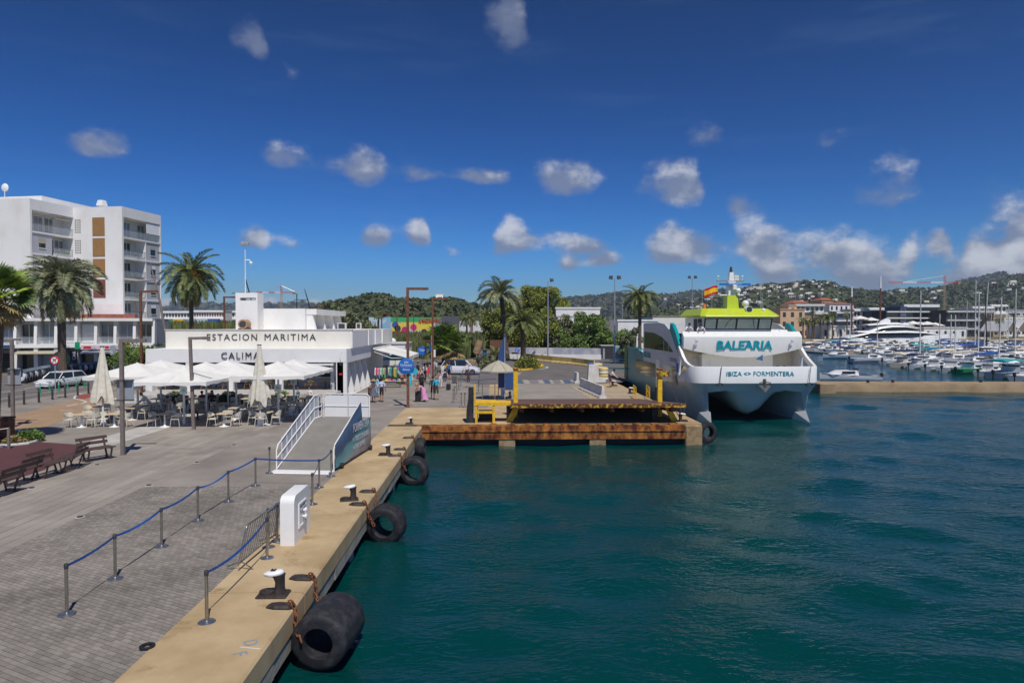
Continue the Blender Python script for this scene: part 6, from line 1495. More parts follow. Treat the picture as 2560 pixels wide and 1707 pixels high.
def palm(pos, h, R_, label, nf=56, lean=(0,0), tr=.30, m='palm_green', fruit=0, group=None, low=-62, seed=1, skirt=True, wind=0.0, name='date_palm'):
    o = thing(name, label, 'palm tree', pos, 0, group); rg = random.Random(seed); top = Vector((lean[0],lean[1],h)); q = MB(); pts = []; rs = []
    for i in range(22):
        t = i/21; pts.append(Vector((lean[0]*t**1.4,lean[1]*t**1.4,h*t))); rs.append(tr*(1.25-.35*min(1,t*5))*(1+.06*(i%2)))
    q.tube(pts, rs, 10); q.build('trunk', MATS['palm_bark'], o, 30); q = MB(); q.lathe([(tr*.9,-.8),(tr*1.6,-.35),(tr*1.5,.1),(tr*.6,.5)], 10, top); q.build('crown_heart', MATS['palm_bark'], o, 40)
    for k in range(nf):
        f = (k+.5)/nf; el = R(82 - (82-low)*f**.85); az = k*2.399963 + rg.uniform(-.2,.2); dr = rg.choice([.9,1.25,1.6]) if el > R(10) else rg.choice([.7,1.0]); mm = m
        if skirt and f > .86: mm = 'palm_dry'
        fo = link('frond', frond('d', dr, mm), o, top + Vector((.12*math.cos(az),.12*math.sin(az),.15))); s = R_*rg.uniform(.85,1.1)*(1 if f < .9 else .8)
        v = Vector((math.cos(az)*math.cos(el)-wind*.5, math.sin(az)*math.cos(el), math.sin(el))).normalized(); fo.rotation_euler = (rg.uniform(-.3,.3), -math.asin(v.z), math.atan2(v.y,v.x)); fo.scale = (s,s,s)
    for k in range(fruit):
        a = k*2*math.pi/fruit+rg.uniform(-.3,.3); rr = R_*rg.uniform(.16,.30); c = top + Vector((math.cos(a)*rr,math.sin(a)*rr,rg.uniform(-.5,.35)*R_*.25)); q = MB(); q.tube([top,(top+c)/2+Vector((0,0,.2)),c], .03, 5)
        for j in range(26): e = Vector((rg.gauss(0,.2),rg.gauss(0,.2),rg.gauss(-.1,.24)))*R_*.17; q.ball(c+e, R_*.030, 5, 4)
        q.build('fruit_cluster', MATS['date_orange'], o)
    return o
def palm_at(px, ycrown, Y, Rpx, label, **k):
    c = Q(px, ycrown, Y); return palm((c.x-k.get('lean',(0,0))[0],Y,ZQ-.06), c.z-ZQ+.06, Rpx/F*Y, label, **k)
palm_at(152,705,74,108,'large date palm with orange fruit before the apartment block', nf=84, fruit=9, tr=.42, seed=3, m='palm_pale', low=-60); palm_at(477,688,82,84,'slender date palm with orange fruit left of the roof tower', nf=66, fruit=8, tr=.27, seed=4, low=-72)
palm_at(1252,738,112,70,'tallest wind blown palm beside the pine trees', nf=44, tr=.38, seed=5, m='palm_pale', low=-20, lean=(-1.0,0), skirt=False, wind=.45); palm_at(1308,812,106,56,'short wind blown palm at the roundabout', nf=48, tr=.45, seed=6, low=-12, skirt=False, wind=.25, m='palm_green')
palm_at(1600,745,96,52,'date palm with orange fruit left of the ferry', nf=54, fruit=6, tr=.26, seed=7, low=-66); palm_at(1240,890,100,34,'small young palm at the foot of the tallest palm', nf=22, tr=.2, seed=8, low=-5, skirt=False)
for k, (x,y,Y,r,l) in enumerate(((1167,800,190,26,'far palm left of the tall palm, nearer of the pair'),(1180,798,210,24,'far palm left of the tall palm, farther of the pair'),(946,790,200,16,'tiny far palm before the painted wall'))): palm_at(x,y,Y,r,l,nf=30,tr=.25,seed=20+k,skirt=False,low=-40,group='far palms')
# fan palms
def fan_mesh(name, m, seed):
    mb = MB(); mb.tube([(0,0,0),(.5,0,.02),(1,0,0)], [.03,.022,.016], 4); rg = random.Random(seed); n = 26
    for k in range(n):
        a = R(-125+250*k/(n-1)); l = .85*rg.uniform(.88,1.08)*(1-.12*abs(a)/R(125)); d = Vector((math.cos(a),math.sin(a),.10)); s = Vector((-math.sin(a),math.cos(a),.35))*.045; c = Vector((1,0,0)); q = c+d*l*.62; e = c+d*l; e.z -= .16*rg.uniform(.6,1.4)
        mb.add([c, q+s, e, q-s], [(0,1,2,3)])
    return mb.mesh(name, m)
FAN = [fan_mesh('fan_leaf', MATS['fan_green'], 1), fan_mesh('fan_leaf', MATS['palm_dry'], 2), fan_mesh('fan_leaf', mat('fan_dark', (.09,.14,.03), .55, var=.3, scale=2, objvar=.3), 3)]
def fan_palm(pos, h, R_, label, nf=40, seed=1, lean=(0,0), tr=.28, low=-60, dry=.8):
    o = thing('fan_palm', label, 'palm tree', pos); rg = random.Random(seed); top = Vector((lean[0],lean[1],h)); q = MB(); q.tube([Vector((lean[0]*(i/9)**1.3,lean[1]*i/9,h*i/9)) for i in range(10)], [tr*(1.2-.3*i/9) for i in range(10)], 10); q.build('trunk', MATS['palm_bark'], o, 40)
    for k in range(nf):
        f = (k+.5)/nf; el = R(80-(80-low)*f); az = k*2.399963; v = Vector((math.cos(az)*math.cos(el),math.sin(az)*math.cos(el),math.sin(el))); s = R_*.55*rg.uniform(.85,1.1); fo = link('fan_leaf', FAN[1] if f > dry else FAN[0 if rg.random() < .6 else 2], o, top); fo.rotation_euler = (rg.uniform(-.5,.5), -math.asin(v.z), math.atan2(v.y,v.x)); fo.scale = (s,s,s)
    return o
c = Q(-6,742,32.3); fan_palm((c.x-.4,32.3,ZQ), c.z-ZQ, 1.75, 'fan palm at the left border with dry lower leaves', 60, 3, (.5,0), .26, -80, .62)
c = Q(1112,862,98); fan_palm((c.x,98,ZQ), c.z-ZQ, 3.4, 'bushy fan palm beside the taxi sign', 54, 4, (0,0), .4, -45, .82)
# ================================================================ street: bollards, delineators, sign
for k, (px,py) in enumerate(((23,1018),(60,1011),(97,1006),(131,999),(163,994),(194,989),(221,984),(247,978))):
    o = thing('street_bollard', 'dark steel street bollard, %s from the left along the kerb' % ORD[k], 'bollard', P(px,py), 0, 'dark bollards along the kerb'); q = MB(); q.lathe([(.07,0),(.07,.92),(.06,.98)], 10); q.build('shaft', MATS['dark'], o, 40); q = MB(); q.lathe([(.073,.84),(.073,.88)], 10); q.build('band', MATS['steel'], o)
for k, (px,py) in enumerate(((100,985),(124,980),(147,978),(169,974),(191,971),(211,968))):
    o = thing('lane_delineator', 'green flexible lane post, %s from the left beside the white car' % ORD[k], 'lane post', P(px,py)+Vector((0,0,.012)), 0, 'green lane posts'); q = MB(); q.lathe([(.13,0),(.12,.04),(.06,.06),(.05,.85),(.03,.9)], 10); q.build('tube', MATS['green_post'], o, 40)
    for z in (.6,.75): q = MB(); q.lathe([(.056,z),(.056,z+.05)], 10); q.build('stripe', MATS['white_sign'], o)
p = P(138,998); o = thing('road_sign', 'round red and white no left turn sign before the white car', 'sign', p); q = MB(); q.cyl((0,.04,0),(0,.04,3.2),.035,n=8); q.build('post', MATS['grey_box'], o); q = MB(); q.lathe([(.32,-.02),(.34,0),(.34,.02)], 24, (0,0,2.95), axis='y'); D = q.build('disc', MATS['red'], o, 30); q = MB(); q.lathe([(.24,-.035),(.24,-.021)], 24, (0,0,2.95), axis='y'); q.build('field', MATS['white_sign'], D)
q = MB(); q.tube([(.09,-.045,2.80),(.09,-.045,2.98),(.04,-.045,3.03),(-.06,-.045,3.03)], .022, 5); q.prism([(-.05,3.10),(-.05,2.96),(-.14,3.03)], -.05, -.04, 'xz'); q.build('turn_arrow', MATS['black'], D)
q = MB(); q.obox((0,-.05,2.95),(.55,.012,.05),0,0,0,R(-45)); q.build('bar', MATS['red'], D)
p = P(284,960); o = thing('road_sign', 'back of a grey round road sign above the parked cars', 'sign', p); q = MB(); q.cyl((0,0,0),(0,0,3.6),.035,n=8); q.build('post', MATS['grey_box'], o); q = MB(); q.lathe([(.32,0),(.32,.02)], 20, (0,-.05,3.4), axis='y'); q.build('disc', MATS['grey_box'], o, 30); q = MB(); q.box(-.25,-.06,2.75,.25,-.04,2.98); q.build('plate', MATS['grey_box'], o)
def mast_arm(px, ybase, Y, pts, label, m='taupe_metal'):
    o = thing('leaning_mast', label, 'lamp mast', (0,0,0)); P3 = [Q(x,y,Y) for x,y in pts[0]]; q = MB(); q.tube(P3, [.14,.10,.05][:len(P3)] if len(P3) == 3 else .09, 8); q.build('mast', MATS[m], o, 60)
    for seg in pts[1:]: q = MB(); q.tube([Q(x,y,Y) for x,y in seg], .05, 6); q.build('arm', MATS[m], o)
mast_arm(0,0,66,[[(418,858),(398,745),(375,657)],[(352,703),(388,701)]],'leaning grey lamp mast beside the apartment block'); mast_arm(0,0,100,[[(628,750),(614,698)],[(580,733),(625,731)]],'leaning lamp mast behind the roof tower','dark'); mast_arm(0,0,120,[[(775,772),(768,745),(761,722)],[(734,750),(768,749)]],'leaning lamp mast behind the station roof house','dark'); mast_arm(0,0,120,[[(742,792),(742,734)]],'thin dark pole behind the station roof house','dark')
# ================================================================ vehicles
mat('car_white', (.72,.73,.76), .25, var=.02, coat=.6); mat('car_dark', (.02,.03,.05), .25, coat=.6); mat('tyre_black', (.02,.02,.02), .8); mat('rim', (.25,.25,.27), .35, metal=.8); mat('lens_red', (.35,.01,.01), .2); mat('lens_clear', (.5,.52,.55), .1)
def car(pos, rz, label, m='car_white', L=4.4, W=1.8, H=1.5, hood=.30, deck=.04, name='parked_car', roof=None, van=False):
    o = thing(name, label, 'van' if van else 'car', pos, rz); h = L/2; zb = .22; belt = .62*H if not van else .55*H      # front at +x
    xs = [-h,-h+.12,-h+.5,-h*.45,0,h*.45,h-.55,h-.15,h]; top = [belt*.80,belt*.98,belt*1.02,belt*1.0,belt*.97,belt*.95,belt*.84,belt*.72,belt*.55]; hw = [.80,.90,.97,1,1,1,.97,.90,.74]
    rings = []
    for x,t,w in zip(xs,top,hw): y = W/2*w; rings.append([(x,-y*.92,zb),(x,-y,zb+.18),(x,-y,t*.72),(x,-y*.93,t),(x,y*.93,t),(x,y,t*.72),(x,y,zb+.18),(x,y*.92,zb)])
    q = MB(); q.loft(rings); q.build('body', MATS[m], o, 40)
    x0, x1, x2, x3 = (-h+.05+deck*L, -h+.45+deck*L, h*.28, h-hood*L+.35) if not van else (-h+.05,-h+.15,h*.45,h*.75)
    q = MB(); z0 = belt*.95
    def gr(z, a, b, y): return [(a,-y,z),(b,-y,z),(b,y,z),(a,y,z)]
    q.loft([gr(z0,x0,x3,W/2*.90), gr(H-.05,x1,x2,W/2*.72)]); q.build('windows', MATS['glass'], o)
    q = MB(); q.loft([gr(H-.07,x1-.06,x2+.08,W/2*.745), gr(H-.02,x1,x2,W/2*.72), gr(H,x1+.15,x2-.15,W/2*.6)]); q.build('roof', MATS[roof or m], o, 40)
    for s in (-1,1):
        for (a,b) in ((x0,x1),(x3,x2),((x0+x3)/2-.05,(x1+x2)/2-.05)): q = MB(); q.tube([(a,s*W/2*.905,z0),(b,s*W/2*.728,H-.06)], .045, 4); q.build('pillar', MATS[m], o)
        q = MB(); q.ball((x3-.35,s*(W/2+.06),belt+.06),(.12,.09,.08),8,5); q.build('mirror', MATS[m], o, 60)
        q = MB(); q.obox((h-.16,s*W*.33,belt*.66),(.22,.42,.14),s*-.25); q.build('headlight', MATS['lens_clear'], o); q = MB(); q.obox((-h+.06,s*W*.36,belt*.86),(.14,.36,.16),s*.2); q.build('tail_light', MATS['lens_red'], o)
        for x in (-h+.82,h-.88):
            q = MB(); q.lathe([(.2,-.11),(.31,-.11),(.335,-.06),(.335,.06),(.31,.11),(.2,.11)], 18, (x,s*(W/2-.10),.335), axis='y'); w = q.build('wheel', MATS['tyre_black'], o, 40); q = MB(); q.lathe([(.21,-.115),(.21,.115)], 10, (x,s*(W/2-.10),.335), axis='y'); q.build('rim', MATS['rim'], w)
    q = MB(); q.box(h-.06,-.26,.42,h+.012,.26,.54); q.build('number_plate', MATS['white_sign'], o); q = MB(); q.box(h-.10,-.5,.26,h-.02,.5,.40); q.build('grille', MATS['black'], o)
    return o
a = P(148,968); car((a.x,a.y+.4,ZQ+.014), R(-100), 'white estate car parked behind the green lane posts', L=4.5, H=1.42)
a = P(1150,936); car((a.x,a.y,ZQ+.012), 0, 'white sport utility car with black roof at the taxi rank', L=4.6, W=1.85, H=1.68, roof='car_dark')
a = P(300,921); car((a.x,a.y+10,ZQ+.014), R(-150), 'white car parked on the far side under the street tree', L=4.3); a = P(330,916); car((a.x+1,a.y+14,ZQ+.014), R(-150), 'second white car farther under the street tree', L=4.3)
a = P(1156,848); car((a.x,a.y-60,ZQ+.012), R(185), 'dark blue delivery van beyond the fan palm', 'car_dark', 5.4, 2.0, 2.4, van=True, name='parked_van')
def make_scooter(nm, m):
    t = thing(nm, '', 'scooter')
    for x, n in ((-.62,'rear_wheel'),(.66,'front_wheel')): q = MB(); q.lathe([(.15,-.05),(.24,-.06),(.27,0),(.24,.06),(.15,.05)], 14, (x,0,.27), axis='y'); q.build(n, MATS['tyre_black'], t, 40)
    q = MB(); q.loft([[(x,-w,z0),(x,w,z0),(x,w*.7,z1),(x,-w*.7,z1)] for (x,w,z0,z1) in ((-.95,.08,.62,.78),(-.7,.16,.45,.78),(-.2,.17,.30,.74),(.1,.15,.22,.36),(.4,.14,.25,.40))]); q.build('body', MATS[m], t, 40)
    q = MB(); q.loft([[(.40,-.2,.30),(.46,.0,.30),(.40,.2,.30)],[(.50,-.2,.8),(.60,0,.8),(.50,.2,.8)],[(.42,-.12,1.08),(.50,0,1.10),(.42,.12,1.08)]]); q.build('leg_shield', MATS[m], t, 40)
    q = MB(); q.cbox(-.85,-.14,.76,.05,.14,.86,.05); q.build('seat', MATS['black'], t, 40); q = MB(); q.tube([(.66,0,.3),(.5,0,.75),(.42,0,1.1)], .035, 6); q.tube([(.36,-.33,1.08),(.42,0,1.12),(.36,.33,1.08)], .02, 6); q.build('handlebar', MATS['dark'], t, 60)
    q = MB(); q.cbox(-1.05,-.2,.88,-.72,.2,1.2,.06); q.build('top_box', MATS['black'], t); q = MB(); q.obox((.52,0,1.22),(.02,.36,.3),0,0,0,R(-25)); q.build('windscreen', MATS['glass_pale'], t); return t
sc = [make_scooter('scooter','car_white'), make_scooter('scooter','dark'), make_scooter('scooter','grey_box')]; used = [0,0,0]
rgs = random.Random(6); n = 0
for k in range(9):
    px, py = 56+k*7.5, 958-k*1.8; j = [0,1,2,1,0,1,2,1,1][k]; a = P(px,py); place(sc[j], used[j] > 0, (a.x,a.y,ZQ+.014), R(-35)+rgs.uniform(-.1,.1), 'parked scooter, %s from the left in the row beside the white car' % ORD[k], 'scooters parked along the street'); used[j] += 1
for k in range(11):
    px, py = 166+k*7.0, 941-k*.9; j = [1,2,1,1,2,1,0,1,2,1,1][k]; a = P(px,py); place(sc[j], 1, (a.x,a.y,ZQ+.014), R(-30)+rgs.uniform(-.15,.15), 'parked scooter, %s from the left in the row behind the white car' % ORD[k], 'scooters parked along the street')
# ================================================================ people
def rotx(v, a): return Vector((v[0], v[1]*math.cos(a)-v[2]*math.sin(a), v[1]*math.sin(a)+v[2]*math.cos(a)))
CLOTH = {}
def cloth(c):
    if c not in CLOTH: CLOTH[c] = mat('cloth_%d' % len(CLOTH), c, .85, var=.12, scale=6, bump=.2, bscale=30)
    return CLOTH[c]
def person(pos, rz, label, shirt, pants, h=1.75, lean=0.0, arms='down', legs='stand', sleeves='short', bottoms='shorts', hair='hair_dark', hat=None, skirt=None, pack=None, shoes=(.05,.05,.05), skin='skin', long_hair=False, group='people on the quay'):
    o = thing('person', label, 'person', pos, rz, group); J = {}; k = h/1.75
    sit = legs == 'sit'; pz = .48 if sit else .94; pel = Vector((0,0,pz))
    def T(v): return pel + rotx(Vector(v), lean)                       # torso joints lean about the pelvis, towards -y
    J['pel'] = (pel, .125); J['waist'] = (T((0,0,.18)), .12); J['chest'] = (T((0,0,.38)), .145); J['neckb'] = (T((0,0,.50)), .075); J['neck'] = (T((0,-.01,.57)), .052); J['head'] = (T((0,-.02,.66)), .085); J['crown'] = (T((0,-.01,.755)), .075); J['nose'] = (T((0,-.115,.665)), .012)
    E = [('pel','waist'),('waist','chest'),('chest','neckb'),('neckb','neck'),('neck','head'),('head','crown'),('head','nose')]
    for s, n in ((-1,'l'),(1,'r')):
        sh = T((s*.185,0,.45)); J['sh'+n] = (sh, .062); E.append(('chest','sh'+n))
        a = arms if isinstance(arms, str) else arms[0 if s < 0 else 1]
        if a == 'down': el, wr = sh+Vector((s*.06,.02,-.27)), sh+Vector((s*.08,-.05,-.51))
        elif a == 'reach': el, wr = sh+Vector((s*.03,-.16,-.22)), sh+Vector((s*-.02,-.36,-.38))
        elif a == 'hip': el, wr = sh+Vector((s*.16,.06,-.23)), sh+Vector((s*.05,-.05,-.40))
        elif a == 'fold': el, wr = sh+Vector((s*.06,-.05,-.26)), sh+Vector((s*-.06,-.26,-.22))
        elif a == 'head': el, wr = sh+Vector((s*.10,-.20,.0)), sh+Vector((s*-.06,-.14,.2))
        elif a == 'rail': el, wr = sh+Vector((s*.12,-.10,-.22)), sh+Vector((s*.05,-.30,-.30))
        J['el'+n] = (el, .043); J['wr'+n] = (wr, .030); d = (wr-el).normalized(); J['pa'+n] = (wr+d*.08, .036); E += [('sh'+n,'el'+n),('el'+n,'wr'+n),('wr'+n,'pa'+n)]
        hip = pel+Vector((s*.085,0,-.04)); J['hi'+n] = (hip, .095); E.append(('pel','hi'+n))
        if sit: kn, an = hip+Vector((s*.04,-.42,.02)), hip+Vector((s*.04,-.40,-.38))
        elif legs == 'walk': kn, an = hip+Vector((s*.01,-.10*s-.02,-.40)), hip+Vector((s*.01,-.14*s+(.06 if s > 0 else .0),-.80))
        else: kn, an = hip+Vector((s*.015,-.015,-.41)), hip+Vector((s*.02,.02,-.81))
        J['kn'+n] = (kn, .060); J['an'+n] = (an, .040); J['to'+n] = (an+Vector((s*.02,-.17,-.05)), .032); E += [('hi'+n,'kn'+n),('kn'+n,'an'+n),('an'+n,'to'+n)]
    names = list(J); idx = {n: i for i, n in enumerate(names)}; V = [J[n][0]*k for n in names]; RR = [J[n][1]*k for n in names]; ed = [(idx[a],idx[b]) for a, b in E]
    for s, n in ((-1,'l'),(1,'r')):                                    # five fingers, each its own short chain rooted in the palm
        w, p = J['wr'+n][0]*k, J['pa'+n][0]*k; d = (p-w).normalized(); side = d.cross(Vector((0,0,1)) if abs(d.z) < .9 else Vector((0,1,0))).normalized(); cur = side.cross(d)
        for f in range(5):
            if f < 4: b0 = p+side*(.024*(f-1.5)); L = [.062,.075,.07,.055][f]; pts = [b0, b0+d*L*.6+cur*.008, b0+d*L+cur*.028]
            else: b0 = (w+p)/2+side*.03*s; pts = [b0, b0+side*.03*s+d*.03, b0+side*.035*s+d*.065]
            i0 = len(V); V += pts; RR += [.0095*k]*3; ed += [(i0,i0+1),(i0+1,i0+2)]
    me = bpy.data.meshes.new('body_cage'); me.from_pydata([tuple(v) for v in V], ed, [])
    t = bpy.data.objects.new('body_cage', me); col.objects.link(t); sk = t.modifiers.new('s','SKIN'); sk.use_smooth_shade = True
    sv = me.skin_vertices[0].data
    for i, r in enumerate(RR): sv[i].radius = (r, r*.82 if names[i] in ('pel','waist','chest','neckb') else r) if i < len(names) else (r, r)
    for i in range(len(V)): sv[i].use_root = (i == 0) or (i >= len(names) and (i-len(names)) % 3 == 0)
    sb = t.modifiers.new('b','SUBSURF'); sb.levels = 1
    dg = bpy.context.evaluated_depsgraph_get(); body = bpy.data.meshes.new_from_object(t.evaluated_get(dg)); bpy.data.objects.remove(t); body.materials.clear()
    for m in (MATS[skin], cloth(shirt), cloth(pants), cloth(shoes)): body.materials.append(m)
    seg = []
    def S(a, b, mi): seg.append((J[a][0]*k, J[b][0]*k, mi))
    top = 0 if sleeves == 'bare' else 1
    S('pel','waist',2 if bottoms != 'dress' else 1); S('waist','chest',1); S('chest','neckb',1); S('neck','head',0); S('head','crown',0)
    for n in 'lr':
        S('chest','sh'+n,1); S('sh'+n,'el'+n,top if sleeves != 'none' else 0); S('el'+n,'wr'+n,1 if sleeves == 'long' else 0); S('wr'+n,'pa'+n,0)
        S('pel','hi'+n,2); S('hi'+n,'kn'+n,2); S('kn'+n,'an'+n,2 if bottoms == 'long' else 0); S('an'+n,'to'+n,3)
    A = np.array([s[0][:] for s in seg]); B = np.array([s[1][:] for s in seg]); mi = [s[2] for s in seg]; AB = B-A; L2 = (AB**2).sum(1)
    for p in body.polygons:
        c = np.array(p.center[:]); t_ = np.clip(((c-A)*AB).sum(1)/L2, 0, 1); p.material_index = mi[int(np.argmin(((A+AB*t_[:,None]-c)**2).sum(1)))]; p.use_smooth = True
    link('body', body, o)
    hd, cr = J['head'][0]*k, J['crown'][0]*k; up = (cr-hd).normalized(); bk = rotx(Vector((0,1,0)), lean)
    if hair:
        q = MB(); c = hd+up*.055*k+bk*.022*k; q.ball(c, (.098*k,.108*k,.098*k), 12, 8)
        if long_hair: q.tube([c+bk*.03, c+bk*.10-up*.12, c+bk*.10-up*.30], [.09*k,.09*k,.04*k], 8)
        q.build('hair', MATS[hair], o, 60)
    for s in (-1,1): q = MB(); q.ball(hd+up*.012*k+Vector((s*.032*k,0,0))-bk*.082*k, .010*k, 6, 4); q.build('eye', MATS['black'], o)
    if hat:
        q = MB(); c = hd+up*.085*k; Rm = Matrix.Translation(c) @ Vector((0,0,1)).rotation_difference(up).to_matrix().to_4x4(); q.T = Rm
        if hat == 'cap': q.lathe([(.105*k,-.02),(.10*k,.05),(.03,.085)], 12); q.box(-.06,-.2,-.015,.06,-.08,0)
        else: q.lathe([(.21*k,-.02),(.205*k,0),(.11*k,.01),(.10*k,.08),(.04,.10)], 14)
        q.T = None; q.build('hat', MATS['straw'] if hat == 'straw' else cloth((.55,.02,.02)), o, 50)
    if skirt:
        m, l, flare = skirt; q = MB(); rr = []; top_ = J['waist'][0]*k
        for j in range(7):
            t2 = j/6; r = (.15+flare*t2)*k; rr.append([(r*math.cos(a)*(1+.09*math.sin(a*7)*t2), top_.y*(1-t2)+r*.85*math.sin(a)*(1+.09*math.sin(a*7)*t2), top_.z-l*t2*k) for a in [2*math.pi*i/24 for i in range(24)]])
        q.loft(rr, True, False); q.build('skirt', cloth(m), o, 60)
    if pack:
        q = MB(); c = T((0,.19,.28))*k; q.T = Matrix.Translation(c) @ Matrix.Rotation(lean,4,'X'); q.cbox(-.16,-.10,-.24,.16,.10,.22,.06); q.T = None; q.build('backpack', cloth(pack), o, 50)
    return o
def stand(px, yhead=None, yfoot=None):
    f = yfoot if yfoot else (yhead-251.5)/.6903
    return P(px, f)
D_ = R(180)
person(stand(934,yfoot=1006), D_+.1, 'woman like figure in straw hat and dark patterned dress walking away near the station', (.10,.10,.12), (.12,.12,.15), 1.68, hat='straw', sleeves='none', skirt=((.13,.14,.18),.62,.14), legs='walk', skin='skin_tan', hair='hair_brown') ['label'] = 'person in straw hat and dark patterned dress walking beside the station'
person(stand(954,yfoot=1005), D_, 'person in pale shirt and dark shorts walking with a green bottle', (.55,.60,.72), (.03,.025,.03), 1.78, legs='walk', skin='skin_tan')
person(stand(1062,yfoot=1004), R(-75), 'person in long pink dress and straw hat bending over a black suitcase', (.70,.28,.50), (.70,.28,.50), 1.70, lean=R(58), arms='reach', hat='straw', bottoms='dress', skirt=((.72,.30,.52),.86,.16), hair='hair_blond', sleeves='none')
person(stand(1091,yfoot=1000), D_-.1, 'person in bright cyan shirt and dark patterned shorts', (.02,.42,.62), (.07,.065,.06), 1.80, hair='hair_blond')
person(stand(1082,yfoot=998), D_+.2, 'person with large navy backpack left of the cyan shirt', (.05,.05,.06), (.03,.03,.04), 1.78, pack=(.02,.03,.07))
person(stand(1055,932), D_, 'person in black shirt with black backpack behind the pink dress', (.015,.015,.02), (.02,.02,.02), 1.72, pack=(.01,.01,.015), bottoms='long')
person(stand(1061,911), D_+.1, 'person in white printed tee with arms down by the taxi sign', (.75,.75,.74), (.04,.04,.06), 1.82, bottoms='long')
person(stand(1045,904), D_, 'person with dark backpack and burgundy trousers at the far left of the queue', (.20,.22,.30), (.22,.03,.06), 1.76, pack=(.02,.02,.035), bottoms='long')
person(stand(1069,901), D_-.2, 'person in dark top and long red skirt in the queue', (.03,.03,.03), (.55,.03,.05), 1.68, skirt=((.60,.03,.06),.78,.12), long_hair=True, sleeves='none', hair='hair_brown')
person(stand(1086,899), 0.2, 'person in grey shirt and jeans behind the sign pole', (.40,.42,.46), (.14,.18,.28), 1.78, bottoms='long')
person(stand(1091,901), -.4, 'person in light shirt standing close behind the grey shirt', (.55,.58,.66), (.10,.10,.14), 1.74, bottoms='long')
person(stand(1101,921), D_, 'person with long brown hair, pinkish top and white trousers', (.55,.38,.42), (.70,.68,.66), 1.68, bottoms='long', long_hair=True, hair='hair_brown')
person(stand(1112,921), D_+.3, 'person in white shirt with dark shoulder bag in the queue', (.74,.74,.74), (.45,.44,.44), 1.70, bottoms='long', pack=(.03,.02,.03))
person(stand(1123,906), D_-.1, 'person in red cap with blue backpack and grey shirt', (.13,.15,.16), (.03,.05,.11), 1.80, hat='cap', pack=(.02,.10,.25))
person(stand(1166,908), .35, 'person in white polo facing the camera at the queue end', (.75,.72,.74), (.06,.05,.05), 1.78, arms='hip', hair=None)
person(stand(1171,920), D_, 'person in dark clothes half hidden behind the white polo', (.05,.04,.05), (.10,.05,.03), 1.66, hair='hair_brown')
person(stand(1096,908), D_+.3, 'person in olive shirt between the grey shirt and the white trousers', (.16,.18,.10), (.10,.09,.08), 1.74)
person(stand(1052,916), D_, 'person in pale pink tee behind the black backpack', (.62,.42,.42), (.08,.09,.14), 1.66, bottoms='long', hair='hair_blond', long_hair=True)
person(stand(1116,902), D_-.3, 'person in yellow top half hidden by the red cap', (.62,.45,.06), (.10,.12,.20), 1.68, bottoms='long', hair='hair_brown', long_hair=True)
person(P(942,992), R(140), 'person in pale blue dress browsing the clothes stall', (.30,.55,.70), (.30,.55,.70), 1.66, skirt=((.32,.58,.72),.75,.12), long_hair=True, hair='hair_brown')
person(P(1525,969)+Vector((0,0,.03)), R(70), 'dock worker in white tee and maroon shorts bending at the pier edge', (.72,.70,.70), (.13,.03,.05), 1.76, lean=R(32), arms='reach', hair='hair_dark', group='crew and dock workers')
M_ = ship.matrix_basis
person(M_ @ Vector((-3.9,3.75,5.32)), R(15), 'crew member in white shirt leaning over the left wing of the ferry', (.72,.73,.78), (.03,.03,.05), 1.72, lean=R(30), arms='rail', group='crew and dock workers', bottoms='long')
person(M_ @ Vector((-2.95,3.55,5.32)), R(-10), 'crew member in white uniform shirt leaning out beside the bridge door', (.74,.74,.76), (.03,.03,.05), 1.72, lean=R(38), arms='rail', group='crew and dock workers', bottoms='long')
person(P(374,1043), R(-60), 'waiter in white tee and pale shorts wiping a terrace table', (.70,.72,.78), (.62,.55,.50), 1.72, lean=R(40), arms='reach', hair='hair_blond', group='people on the terrace')
for k, (px,py,rz,sh,l) in enumerate(((432,1050,R(-60),(.62,.62,.66),'seated guest in pale top left of the front parasol pole'),(478,1048,R(60),(.45,.47,.55),'seated guest in grey blue top right of the front parasol pole'),(505,1024,D_,(.25,.03,.08),'seated guest in maroon top seen from behind'),(530,1022,R(20),(.04,.04,.05),'seated guest in black top beside the maroon top'),(774,1010,R(-15),(.72,.72,.74),'seated guest in white shirt at the right end of the terrace'),(744,1012,R(80),(.10,.25,.32),'seated guest in teal top at the right end of the terrace'))):
    g = P(px,py); person((g.x,g.y,ZQ+.01), rz, l, sh, (.05,.05,.07), 1.72, arms='fold', legs='sit', bottoms='long', long_hair=k in (0,3), hair='hair_brown' if k % 2 else 'hair_dark', group='people on the terrace'); chair(g.x+math.sin(-rz)*-.05, g.y+.05, rz, 'beige terrace chair under %s' % l.replace('seated guest','the guest'))
for k, (px,Y) in enumerate(((1012,118),(1034,119),(1056,117))):
    g = Q(px,850,Y); person((g.x,Y,ZQ), D_*(k % 2), 'tiny figure waiting at the bus shelter, %s from the left' % ORD[k], [(.05,.1,.3),(.03,.03,.03),(.1,.1,.12)][k], (.03,.03,.04), 1.74, bottoms='long', group='people at the bus shelter')
